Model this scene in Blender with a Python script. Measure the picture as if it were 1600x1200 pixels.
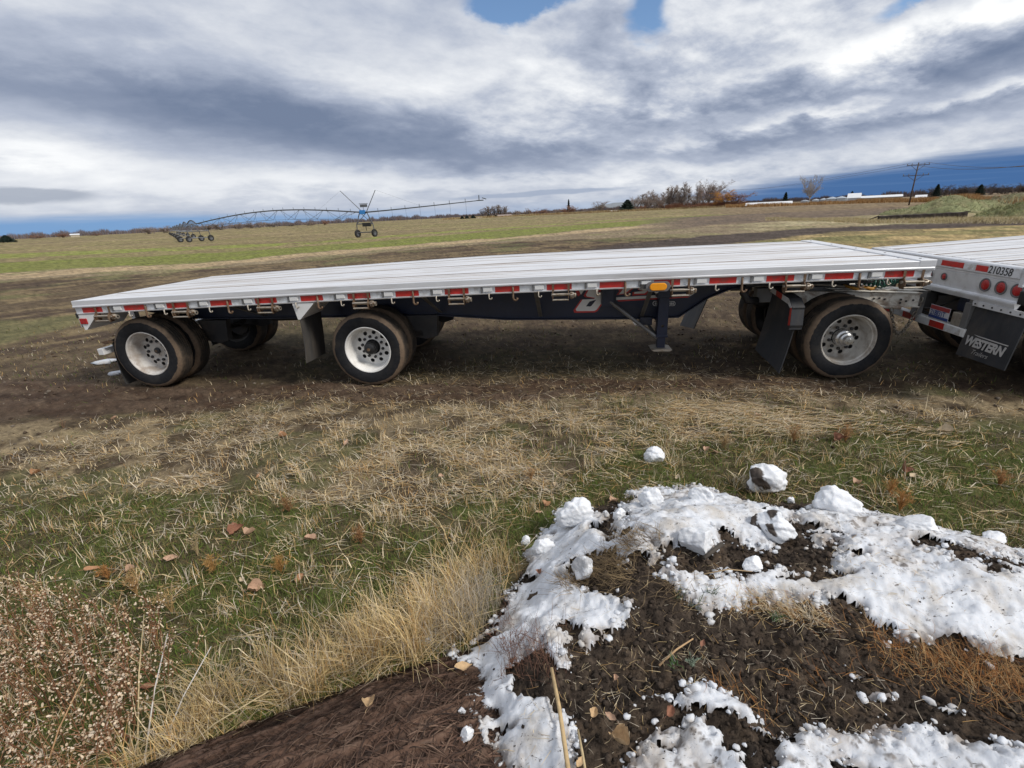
import bpy, bmesh, math, random
import numpy as np
from mathutils import Vector, Matrix

C = bpy.context.scene.collection
SC = bpy.context.scene
for o_ in list(bpy.data.objects):
    bpy.data.objects.remove(o_)

# ------------------------------------------------------------------ camera
CAM_H = 2.0504
F_PX, PITCH, ROLL = 720.7, 0.3542, -0.048
FW = np.array([0, math.cos(PITCH), -math.sin(PITCH)])
UP0 = np.array([0, math.sin(PITCH), math.cos(PITCH)])
RT0 = np.array([1.0, 0, 0])
RT = math.cos(ROLL) * RT0 + math.sin(ROLL) * UP0
UP = -math.sin(ROLL) * RT0 + math.cos(ROLL) * UP0
cam_d = bpy.data.cameras.new('camera')
cam = bpy.data.objects.new('camera', cam_d)
C.objects.link(cam)
cam_d.sensor_width = 36.0
cam_d.lens = F_PX * 36.0 / 1600.0
cam_d.clip_start = 0.05
cam_d.clip_end = 20000
M4 = Matrix.Identity(4)
for i in range(3):
    M4[i][0] = RT[i]; M4[i][1] = UP[i]; M4[i][2] = -FW[i]
M4[2][3] = CAM_H
cam.matrix_world = M4
SC.camera = cam

# ------------------------------------------------------------------ sun and exposure
SUN_AZ, SUN_EL = math.radians(118), math.radians(42)     # clockwise from +Y
sun_d = bpy.data.lights.new('sun', 'SUN')
sun_d.energy = 1.8
sun_d.angle = math.radians(14)
sun_d.color = (1.0, 0.95, 0.88)
sun = bpy.data.objects.new('sun', sun_d)
C.objects.link(sun)
sd = Vector((math.sin(SUN_AZ) * math.cos(SUN_EL), math.cos(SUN_AZ) * math.cos(SUN_EL), math.sin(SUN_EL)))
sun.rotation_euler = sd.to_track_quat('Z', 'Y').to_euler()
sun.location = (20, -20, 40)
SC.view_settings.view_transform = 'Standard'
SC.view_settings.look = 'None'
SC.view_settings.exposure = 0.82
SC.view_settings.gamma = 1.0
SC.view_settings.use_curve_mapping = False
SC.render.engine = 'CYCLES'
SC.cycles.max_bounces = 6
SC.cycles.diffuse_bounces = 3
SC.cycles.glossy_bounces = 3

# ------------------------------------------------------------------ world
def px_ray(x, y):
    d = FW * F_PX + RT * (x - 800) - UP * (y - 600)
    return d / np.linalg.norm(d)

def azel(x, y):
    d = px_ray(x, y)
    return math.degrees(math.atan2(d[0], d[1])), math.degrees(math.asin(d[2]))

world = bpy.data.worlds.new('World')
SC.world = world
world.use_nodes = True
wt = world.node_tree
wt.nodes.clear()

class NT:
    """small helper that writes shader maths"""
    def __init__(s, t): s.t = t
    def n(s, typ, **kw):
        nd = s.t.nodes.new(typ)
        for k, v in kw.items(): setattr(nd, k, v)
        return nd
    def put(s, sock, v):
        if isinstance(v, bpy.types.NodeSocket): s.t.links.new(v, sock)
        else: sock.default_value = v
    def m(s, op, a, b=0.0, c=0.0, clamp=False):
        nd = s.n('ShaderNodeMath', operation=op, use_clamp=clamp)
        s.put(nd.inputs[0], a); s.put(nd.inputs[1], b); s.put(nd.inputs[2], c)
        return nd.outputs[0]
    def add(s, a, b): return s.m('ADD', a, b)
    def sub(s, a, b): return s.m('SUBTRACT', a, b)
    def mul(s, a, b): return s.m('MULTIPLY', a, b)
    def rng(s, v, a, b, c=0.0, d=1.0, smooth=False):
        nd = s.n('ShaderNodeMapRange')
        nd.interpolation_type = 'SMOOTHSTEP' if smooth else 'LINEAR'
        s.put(nd.inputs[0], v)
        for i, q in enumerate((a, b, c, d)): s.put(nd.inputs[1 + i], q)
        return nd.outputs[0]
    def noise(s, vec, scale, detail=6, rough=.55, dist=0.0, lac=2.0):
        nd = s.n('ShaderNodeTexNoise')
        if vec is not None: s.put(nd.inputs['Vector'], vec)
        nd.inputs['Scale'].default_value = scale
        nd.inputs['Detail'].default_value = detail
        nd.inputs['Roughness'].default_value = rough
        nd.inputs['Distortion'].default_value = dist
        nd.inputs['Lacunarity'].default_value = lac
        return nd.outputs['Fac']
    def mix(s, f, a, b, blend='MIX'):
        nd = s.n('ShaderNodeMix', data_type='RGBA', blend_type=blend)
        s.put(nd.inputs[0], f)
        s.put(nd.inputs[6], a if isinstance(a, bpy.types.NodeSocket) else (*a, 1)[:4])
        s.put(nd.inputs[7], b if isinstance(b, bpy.types.NodeSocket) else (*b, 1)[:4])
        return nd.outputs[2]
    def ramp(s, v, stops):
        nd = s.n('ShaderNodeValToRGB')
        e = nd.color_ramp.elements
        while len(e) < len(stops): e.new(0.5)
        for k, (p, c) in enumerate(stops):
            e[k].position = p; e[k].color = (*c, 1)
        s.put(nd.inputs[0], v)
        return nd.outputs[0]
    def xyz(s, x, y, z):
        nd = s.n('ShaderNodeCombineXYZ')
        for i, q in enumerate((x, y, z)): s.put(nd.inputs[i], q)
        return nd.outputs[0]

W = NT(wt)
tc = W.n('ShaderNodeTexCoord')
sep = W.n('ShaderNodeSeparateXYZ')
wt.links.new(tc.outputs['Generated'], sep.inputs[0])
dx, dy, dz = sep.outputs
az = W.mul(W.m('ARCTAN2', dx, dy), 57.29578)
el = W.mul(W.m('ARCSINE', dz), 57.29578)
zc = W.add(W.m('MAXIMUM', dz, 0.0), 0.26)
u0 = W.m('DIVIDE', dx, zc)
v0 = W.m('DIVIDE', dy, zc)
# the cloud deck lies in streets running a little across the view
ca, sa = math.cos(math.radians(28)), math.sin(math.radians(28))
us = W.add(W.mul(u0, ca), W.mul(v0, sa))
vs = W.sub(W.mul(v0, ca), W.mul(u0, sa))
P1 = W.xyz(W.mul(us, 0.85), W.mul(vs, 1.3), 3.7)
n1 = W.noise(P1, 0.85, 10, .57, .15)
P2 = W.xyz(W.mul(us, 1.25), W.mul(vs, 1.5), 9.1)
n2 = W.noise(P2, 2.3, 10, .59, .15)
n3 = W.noise(W.xyz(W.mul(us, 1.3), W.mul(vs, 1.5), 1.3), 7.0, 9, .60, .15)
warp = W.noise(W.xyz(us, vs, 5.5), 1.6, 5, .55)
azw = W.add(az, W.mul(W.sub(warp, .5), 12.0))
elw = W.add(el, W.mul(W.sub(n2, .5), 5.0))

def blob(a0, e0, wa, we, slant=0.0, A=az, E=el):
    """soft patch of the sky about (a0, e0) degrees, e-centre drifting with azimuth by slant"""
    da = W.sub(A, a0)
    de = W.sub(W.sub(E, e0), W.mul(da, slant))
    q = W.add(W.m('POWER', W.m('ABSOLUTE', W.m('DIVIDE', da, wa)), 2.0), W.m('POWER', W.m('ABSOLUTE', W.m('DIVIDE', de, we)), 2.0))
    return W.m('EXPONENT', W.mul(q, -1.0))

def total(items, A=azw, E=elw):
    acc = None
    for a0, e0, wa, we, sl, k in items:
        t = W.mul(blob(a0, e0, wa, we, sl, A, E), k)
        acc = t if acc is None else W.add(acc, t)
    return acc

macro = total([
    (-15, 8.4, 19, 2.7, -.13, -.38),     # the long dark bank
    (-33, 10.5, 14, 2.6, -.05, -.20),
    (3, 6.0, 9, 1.7, -.08, -.22),
    (12, 10.0, 8, 3.5, .1, -.05),
    (40, 9.4, 13, 1.2, .13, -.34),       # grey streets on the right
    (34, 5.9, 16, .9, .05, -.24), (18, 8.0, 7, 1.2, .05, -.16),
    (24, 5.3, 8, 1.0, .0, -.12),
    (-30, 14.5, 20, 2.6, .0, -.03),
    (37, 12.4, 12, 1.1, .1, .40),        # bright ragged heads
    (22, 15.5, 7, 3.0, .1, .12),
    (-8, 14.0, 12, 2.3, -.1, .12),
    (6, 13.5, 7, 3.0, -.2, .14),
    (-42, 6.6, 7, 1.0, -.1, .20),
    (-24, 4.2, 20, 1.5, .0, .15),
    (8, 3.4, 24, .8, .0, .10),
    (30, 7.7, 5, .6, .1, .34), (44, 7.6, 6, .5, .1, .25),
    (26, 18.6, 5, 1.0, .1, -.4),
])
soft = W.rng(el, 2.0, 11.0, .45, 1.0, True)
rough_r = W.rng(az, -10, 18, .42, 1.12, True)
b0 = W.add(W.add(.545, W.mul(W.mul(W.sub(n1, .5), .9), soft)), W.mul(W.mul(W.add(W.mul(W.sub(n2, .5), .95), W.mul(W.sub(n3, .5), .42)), soft), rough_r))
bright = W.add(b0, macro)
# flatter and paler near the skyline
cloud = W.ramp(bright, [(0.02, (.165, .212, .315)), (.24, (.255, .303, .41)), (.45, (.43, .477, .58)), (.62, (.67, .70, .755)), (.80, (.90, .915, .93)), (1.0, (1.12, 1.12, 1.11))])
# the lens-shaped cloud low on the left and thin streaks
len_m = W.rng(blob(-43.5, 3.15, 5.0, .66, -.02, az, W.add(el, W.mul(W.sub(n2, .5), 1.1))), .25, .62, 0, 1, True)
cloud = W.mix(W.mul(len_m, .8), cloud, (.34, .38, .46))
str_m = W.rng(blob(3.5, 1.95, 12, .33, .012, az, W.add(el, W.mul(W.sub(n2, .5), .8))), .3, .7, 0, 1, True)
cloud = W.mix(W.mul(str_m, .8), cloud, (.33, .39, .51))
# deep blue distance under the cloud deck
hb = W.add(W.add(W.mul(blob(-46, 0, 24, 99), .75), .55), W.rng(az, 17, 47, 0.0, 2.05, True))
edge = W.mul(W.sub(W.noise(W.xyz(W.mul(az, .05), W.mul(el, .8), 0), 3.0, 6, .55), .5), 1.1)
hblue = W.rng(W.add(el, edge), W.add(hb, .75), W.sub(hb, .55), 0, 1, True)
hgrey = W.rng(W.add(el, edge), W.add(hb, 1.15), W.add(hb, .15), 0, 1, True)
right = W.rng(az, 5, 30, 0, 1, True)
bluec = W.mix(right, (.19, .34, .58), (.062, .145, .33))
cloud = W.mix(W.mul(hgrey, W.mul(W.rng(az, 14, 34, .25, 1, True), .85)), cloud, (.19, .27, .43))
streak = W.noise(W.xyz(W.mul(az, .035), W.mul(el, 1.6), 2.0), 2.2, 5, .5)
bluec = W.mix(W.mul(W.rng(streak, .5, .75, 0, 1, True), .18), bluec, (.26, .40, .62))
mid_fade = W.sub(1.0, W.mul(blob(2, 0, 17, 99), .75))
cloud = W.mix(W.mul(hblue, mid_fade), cloud, bluec)
# gaps to the blue above
holes = total([(4.5, 19.6, 5.5, 1.7, .0, 1.1), (15.0, 17.4, 2.2, 3.0, .0, 1.0), (36.5, 14.2, 3.2, 1.0, .05, .85), (28, 11.3, 1.6, .7, 0, .5), (-3, 19.8, 6, 1.2, 0, .35), (41, 14.9, 3, .6, .1, .7)])
hole = W.rng(W.add(holes, W.mul(W.sub(n2, .5), 1.5)), .38, .85, 0, 1, True)
sky = W.n('ShaderNodeTexSky', sky_type='NISHITA')
sky.sun_disc = False
sky.sun_elevation = SUN_EL
sky.sun_rotation = SUN_AZ
sky.air_density = 1.0; sky.dust_density = 0.0; sky.ozone_density = 4.0
bg_sky = W.n('ShaderNodeBackground')
wt.links.new(sky.outputs[0], bg_sky.inputs[0]); bg_sky.inputs[1].default_value = 0.075
bg_cl = W.n('ShaderNodeBackground')
wt.links.new(cloud, bg_cl.inputs[0]); bg_cl.inputs[1].default_value = 0.61
mixs = W.n('ShaderNodeMixShader')
wt.links.new(hole, mixs.inputs[0]); wt.links.new(bg_cl.outputs[0], mixs.inputs[1]); wt.links.new(bg_sky.outputs[0], mixs.inputs[2])
wout = W.n('ShaderNodeOutputWorld')
wt.links.new(mixs.outputs[0], wout.inputs[0])
world.cycles.sampling_method = 'MANUAL'
world.cycles.sample_map_resolution = 512

# ------------------------------------------------------------------ places
def G(px, py, z=0.0):
    """point of the level z that lies on the sight line (used to survey positions from the photograph)"""
    d = px_ray(px, py); t = (z - CAM_H) / d[2]
    return np.array([t * d[0], t * d[1], z])

def hor_y(px):
    return 334.6 - 0.04803 * (px - 800)

def far_pt(px, D):
    d = px_ray(px, hor_y(px)); h = math.hypot(d[0], d[1])
    return np.array([d[0] / h * D, d[1] / h * D, 0.0])

def top_z(px, py, D):
    d = px_ray(px, py)
    return CAM_H + D * d[2] / math.hypot(d[0], d[1])

RNG = np.random.default_rng(7)
random.seed(7)

def _hash(ix, iy, seed):
    h = (ix.astype(np.int64) * 374761393 + iy.astype(np.int64) * 668265263 + seed * 974634541) & 0xFFFFFFFF
    h = ((h ^ (h >> 13)) * 1274126177) & 0xFFFFFFFF
    h = h ^ (h >> 16)
    return (h & 0xFFFFFF) / float(0xFFFFFF)

def vnoise(x, y, seed=0):
    ix = np.floor(x); iy = np.floor(y)
    fx = x - ix; fy = y - iy
    fx = fx * fx * fx * (fx * (fx * 6 - 15) + 10); fy = fy * fy * fy * (fy * (fy * 6 - 15) + 10)
    a = _hash(ix, iy, seed); b = _hash(ix + 1, iy, seed); c = _hash(ix, iy + 1, seed); d = _hash(ix + 1, iy + 1, seed)
    return (a * (1 - fx) + b * fx) * (1 - fy) + (c * (1 - fx) + d * fx) * fy

def fbm(x, y, oct=5, seed=0, gain=.5):
    x = np.asarray(x, float); y = np.asarray(y, float)
    s = 0; a = 1; t = 0
    for k in range(oct):
        s = s + a * vnoise(x * 2.03 ** k + 17.1 * k, y * 2.03 ** k - 9.7 * k, seed + k); t += a; a *= gain
    return s / t

def sstep(a, b, v):
    t = np.clip((v - a) / (b - a + 1e-12), 0, 1)
    return t * t * (3 - 2 * t)

def poly_sdf(px, py, poly):
    """signed distance, positive inside"""
    poly = np.asarray(poly, float)[:, :2]
    d = np.full(px.shape, 1e9); ins = np.zeros(px.shape, bool)
    n = len(poly)
    for i in range(n):
        a = poly[i]; b = poly[(i + 1) % n]; e = b - a
        wx = px - a[0]; wy = py - a[1]
        t = np.clip((wx * e[0] + wy * e[1]) / (e @ e + 1e-12), 0, 1)
        d = np.minimum(d, np.hypot(wx - e[0] * t, wy - e[1] * t))
        c = (a[1] <= py) != (b[1] <= py)
        with np.errstate(divide='ignore', invalid='ignore'):
            xi = a[0] + (py - a[1]) / (b[1] - a[1]) * e[0]
        ins ^= c & (px < xi)
    return np.where(ins, d, -d)

# ------------------------------------------------------------------ mesh and material helpers
def tag(o, label=None, cat=None, group=None, kind=None):
    if label: o['label'] = label
    if cat: o['category'] = cat
    if group: o['group'] = group
    if kind: o['kind'] = kind
    return o

def empty(name, loc=(0, 0, 0), rz=0.0, parent=None):
    o = bpy.data.objects.new(name, None)
    o.empty_display_size = .2
    C.objects.link(o); o.location = loc; o.rotation_euler = (0, 0, rz)
    if parent: o.parent = parent
    return o

def link_mesh(name, me, parent=None):
    o = bpy.data.objects.new(name, me); C.objects.link(o)
    if parent: o.parent = parent
    return o

def arr_mesh(name, verts, faces_flat, sizes, mats, cols=None, midx=None, smooth=False, parent=None):
    """mesh from numpy arrays; faces_flat indices, sizes per face"""
    me = bpy.data.meshes.new(name)
    verts = np.asarray(verts, np.float32); faces_flat = np.asarray(faces_flat, np.int32); sizes = np.asarray(sizes, np.int32)
    me.vertices.add(len(verts)); me.vertices.foreach_set('co', verts.ravel())
    me.loops.add(len(faces_flat)); me.loops.foreach_set('vertex_index', faces_flat)
    me.polygons.add(len(sizes))
    st = np.concatenate([[0], np.cumsum(sizes)[:-1]]).astype(np.int32)
    me.polygons.foreach_set('loop_start', st)
    if smooth: me.polygons.foreach_set('use_smooth', np.ones(len(sizes), bool))
    if midx is not None: me.polygons.foreach_set('material_index', np.asarray(midx, np.int32))
    for m in (mats if isinstance(mats, (list, tuple)) else [mats]): me.materials.append(m)
    if cols is not None:
        ca_ = me.color_attributes.new('col', 'FLOAT_COLOR', 'POINT')
        cc = np.ones((len(verts), 4), np.float32); cc[:, :3] = cols
        ca_.data.foreach_set('color', cc.ravel())
    me.update(calc_edges=True)
    me.validate()
    return link_mesh(name, me, parent)

class MB:
    """collects shapes and links them as one mesh"""
    def __init__(s): s.v = []; s.f = []; s.m = []
    def add(s, vs, fs, mi=0):
        k = len(s.v); s.v += [tuple(p) for p in vs]
        s.f += [tuple(i + k for i in f) for f in fs]; s.m += [mi] * len(fs); return s
    def box(s, p0, p1, mi=0):
        x0, y0, z0 = p0; x1, y1, z1 = p1
        return s.add([(x0, y0, z0), (x1, y0, z0), (x1, y1, z0), (x0, y1, z0), (x0, y0, z1), (x1, y0, z1), (x1, y1, z1), (x0, y1, z1)],
              [(3, 2, 1, 0), (4, 5, 6, 7), (0, 1, 5, 4), (1, 2, 6, 5), (2, 3, 7, 6), (3, 0, 4, 7)], mi)
    def hexa(s, b, t, mi=0):
        """b, t: four corners each, same turning sense"""
        return s.add(list(b) + list(t), [(3, 2, 1, 0), (4, 5, 6, 7), (0, 1, 5, 4), (1, 2, 6, 5), (2, 3, 7, 6), (3, 0, 4, 7)], mi)
    def tube(s, pts, r, n=6, mi=0, cap=True):
        pts = [Vector(p) for p in pts]; rs = r if isinstance(r, (list, tuple)) else [r] * len(pts)
        vs = []; prev = None
        for i, p in enumerate(pts):
            d = (pts[min(i + 1, len(pts) - 1)] - pts[max(i - 1, 0)])
            if d.length < 1e-9: d = Vector((0, 0, 1))
            d.normalize()
            if prev is None:
                a = d.cross(Vector((0, 0, 1)))
                if a.length < .1: a = d.cross(Vector((0, 1, 0)))
                a.normalize()
            else:
                a = prev - d * prev.dot(d)
                if a.length < 1e-6: a = d.orthogonal()
                a.normalize()
            prev = a; b = d.cross(a)
            for k in range(n):
                t = 2 * math.pi * k / n
                vs.append(p + (a * math.cos(t) + b * math.sin(t)) * rs[i])
        fs = []
        for i in range(len(pts) - 1):
            for k in range(n):
                fs.append((i * n + k, i * n + (k + 1) % n, (i + 1) * n + (k + 1) % n, (i + 1) * n + k))
        if cap and n > 2:
            fs.append(tuple(range(n - 1, -1, -1))); fs.append(tuple((len(pts) - 1) * n + k for k in range(n)))
        return s.add(vs, fs, mi)
    def lathe(s, prof, n=32, mi=0, o=(0, 0, 0), ax='y', mis=None):
        """prof: (radius, along) pairs spun about the axis"""
        vs = []
        for r, a in prof:
            for k in range(n):
                t = 2 * math.pi * k / n; c, q = r * math.cos(t), r * math.sin(t)
                p = (c, a, q) if ax == 'y' else ((c, q, a) if ax == 'z' else (a, c, q))
                vs.append((p[0] + o[0], p[1] + o[1], p[2] + o[2]))
        for i in range(len(prof) - 1):
            fs = [(i * n + k, i * n + (k + 1) % n, (i + 1) * n + (k + 1) % n, (i + 1) * n + k) for k in range(n)]
            base = len(s.v) if i == 0 else base
            if i == 0: s.v += [tuple(p) for p in vs]
            s.f += [tuple(j + base for j in f) for f in fs]; s.m += [mis[i] if mis else mi] * n
        return s
    def prism(s, poly, fn, depth, mi=0):
        """poly in 2-D, fn(a, b, k) -> 3-D with k in (0, 1) for the two faces"""
        n = len(poly)
        vs = [fn(a, b, 0) for a, b in poly] + [fn(a, b, depth) for a, b in poly]
        fs = [tuple(range(n - 1, -1, -1)), tuple(range(n, 2 * n))] + [(i, (i + 1) % n, n + (i + 1) % n, n + i) for i in range(n)]
        return s.add(vs, fs, mi)
    def build(s, name, mats, parent=None, smooth=False, bevel=0.0, auto=False):
        me = bpy.data.meshes.new(name); me.from_pydata([tuple(map(float, p)) for p in s.v], [], s.f)
        for m in (mats if isinstance(mats, (list, tuple)) else [mats]): me.materials.append(m)
        me.polygons.foreach_set('material_index', np.array(s.m, np.int32))
        bm = bmesh.new(); bm.from_mesh(me); bmesh.ops.recalc_face_normals(bm, faces=bm.faces); bm.to_mesh(me); bm.free()
        if smooth:
            me.polygons.foreach_set('use_smooth', np.ones(len(me.polygons), bool))
            if auto: me.set_sharp_from_angle(angle=math.radians(40))
        o = link_mesh(name, me, parent)
        if bevel:
            b = o.modifiers.new('b', 'BEVEL'); b.width = bevel; b.segments = 2; b.limit_method = 'ANGLE'
        return o

def mat(name, col, rough=.6, metal=0.0, var=.2, scale=9.0, bump=0.0, bscale=60.0, dirt=None, dirt_amt=.4, dscale=3.0, stretch=None, spec=.5, trans=0.0):
    m = bpy.data.materials.new(name); m.use_nodes = True
    t = m.node_tree; N = NT(t); bs = t.nodes['Principled BSDF']
    co = N.n('ShaderNodeTexCoord').outputs['Object']
    if stretch:
        mp = N.n('ShaderNodeMapping'); mp.inputs['Scale'].default_value = stretch
        t.links.new(co, mp.inputs[0]); co = mp.outputs[0]
    n = N.noise(co, scale, 7, .6)
    k = N.rng(n, .25, .75, 1 - var, 1 + var)
    c = N.mix(1.0, col, N.xyz(k, k, k), 'MULTIPLY')
    if dirt:
        d = N.rng(N.noise(co, dscale, 8, .65, .5), .62 - dirt_amt * .4, .8 - dirt_amt * .3, 0, dirt_amt * 1.6 if dirt_amt < .6 else 1, True)
        c = N.mix(d, c, dirt)
    t.links.new(c, bs.inputs['Base Color'])
    t.links.new(N.rng(n, .2, .8, max(rough - .1, .02), min(rough + .12, 1)), bs.inputs['Roughness'])
    bs.inputs['Metallic'].default_value = metal
    bs.inputs['Specular IOR Level'].default_value = spec
    if trans: bs.inputs['Transmission Weight'].default_value = trans
    if bump:
        bn = N.n('ShaderNodeBump'); bn.inputs['Strength'].default_value = bump; bn.inputs['Distance'].default_value = .01
        t.links.new(N.noise(co, bscale, 6, .65), bn.inputs['Height']); t.links.new(bn.outputs[0], bs.inputs['Normal'])
    return m

def colmat(name, rough=.85, var=.25, scale=20.0, spec=.25, bump=0.0, bscale=40., bdist=.01, translucent=0.0):
    """material that takes its colour from the mesh's own colour attribute"""
    m = bpy.data.materials.new(name); m.use_nodes = True
    t = m.node_tree; N = NT(t); bs = t.nodes['Principled BSDF']
    at = N.n('ShaderNodeAttribute', attribute_name='col')
    co = N.n('ShaderNodeTexCoord').outputs['Object']
    n = N.noise(co, scale, 8, .65)
    k = N.rng(n, .25, .75, 1 - var, 1 + var)
    c = N.mix(1.0, at.outputs['Color'], N.xyz(k, k, k), 'MULTIPLY')
    t.links.new(c, bs.inputs['Base Color'])
    bs.inputs['Roughness'].default_value = rough
    bs.inputs['Specular IOR Level'].default_value = spec
    if bump:
        bn = N.n('ShaderNodeBump'); bn.inputs['Strength'].default_value = bump; bn.inputs['Distance'].default_value = bdist
        t.links.new(N.noise(co, bscale, 8, .7), bn.inputs['Height']); t.links.new(bn.outputs[0], bs.inputs['Normal'])
    if translucent:
        tr = N.n('ShaderNodeBsdfTranslucent'); t.links.new(c, tr.inputs[0])
        mx = N.n('ShaderNodeMixShader'); mx.inputs[0].default_value = translucent
        t.links.new(bs.outputs[0], mx.inputs[1]); t.links.new(tr.outputs[0], mx.inputs[2])
        t.links.new(mx.outputs[0], t.nodes['Material Output'].inputs[0])
    return m


# ================================================================== GROUND
def curve(pts):
    """edge of a strip of land, surveyed as distance from the standing point by bearing"""
    g = [G(*p) for p in pts]
    a = np.array([math.atan2(q[0], q[1]) for q in g]); r = np.array([math.log(math.hypot(q[0], q[1])) for q in g])
    k = np.argsort(a)
    return lambda az_: np.interp(az_, a[k], r[k])

S1T = curve([(0, 411), (300, 397), (500, 384.5), (780, 361), (1000, 345), (1110, 335.5), (1250, 330)])
S1B = curve([(0, 427), (300, 411), (500, 394), (780, 371.5), (1000, 352), (1110, 339.5), (1250, 332)])
S2T = curve([(0, 397), (300, 386), (500, 377), (780, 356), (1000, 341)])
S2B = curve([(0, 404), (300, 391), (500, 380), (780, 358), (1000, 342)])
TANB = curve([(0, 441), (300, 423), (500, 405), (780, 380), (900, 374), (1000, 371), (1110, 371), (1250, 355), (1420, 347), (1600, 344)])
DKB = curve([(0, 476), (150, 462), (300, 440), (500, 425), (780, 400)])
TILT = curve([(1090, 338), (1250, 331), (1420, 324), (1600, 318)])
TILB = curve([(1000, 365), (1110, 352), (1250, 344), (1420, 333), (1600, 326)])
ROADT = curve([(700, 404), (860, 397), (960, 384), (1100, 369), (1250, 358), (1400, 351), (1600, 345)])
ROADB = curve([(700, 408), (860, 404), (960, 394), (1100, 388), (1200, 375), (1300, 363), (1400, 359), (1600, 352)])
LANET = curve([(-200, 600), (0, 596), (200, 604), (400, 600), (600, 604), (800, 592), (1000, 590), (1300, 600), (1600, 604), (1800, 606)])
LANEB = curve([(-200, 665), (0, 665), (200, 652), (400, 640), (600, 634), (800, 628), (1000, 618), (1300, 616), (1600, 612), (1800, 610)])
STRB = curve([(-200, 800), (0, 795), (300, 772), (600, 795), (870, 765), (1000, 695), (1200, 685), (1600, 655), (1800, 650)])

def zones(x, y):
    r = np.hypot(x, y) + 1e-6; a = np.arctan2(x, y); lr = np.log(r)
    front = sstep(1.9, 1.3, np.abs(a))
    j1 = (fbm(x * 1.3, y * 1.3, 4, 11) - .5)
    j2 = (fbm(x * .22, y * .22, 4, 23) - .5)
    lrn = lr + j1 * .10 * np.clip(6 / r, .25, 1) + j2 * .06
    band = lambda t, b, s: sstep(b(a) - s, b(a) + s, lrn) * (1 - sstep(t(a) - s, t(a) + s, lrn)) * front
    z = dict(r=r, a=a, lr=lr, lrn=lrn, band=band, front=front)
    z['lane'] = band(LANET, LANEB, .03)
    z['straw'] = band(LANEB, STRB, .05)
    z['near'] = (1 - sstep(STRB(a) - .08, STRB(a) + .05, lrn)) * front
    return z

def mixc(c, w, col):
    w = np.asarray(w)[:, None]
    return c * (1 - w) + np.asarray(col) * w

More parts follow.
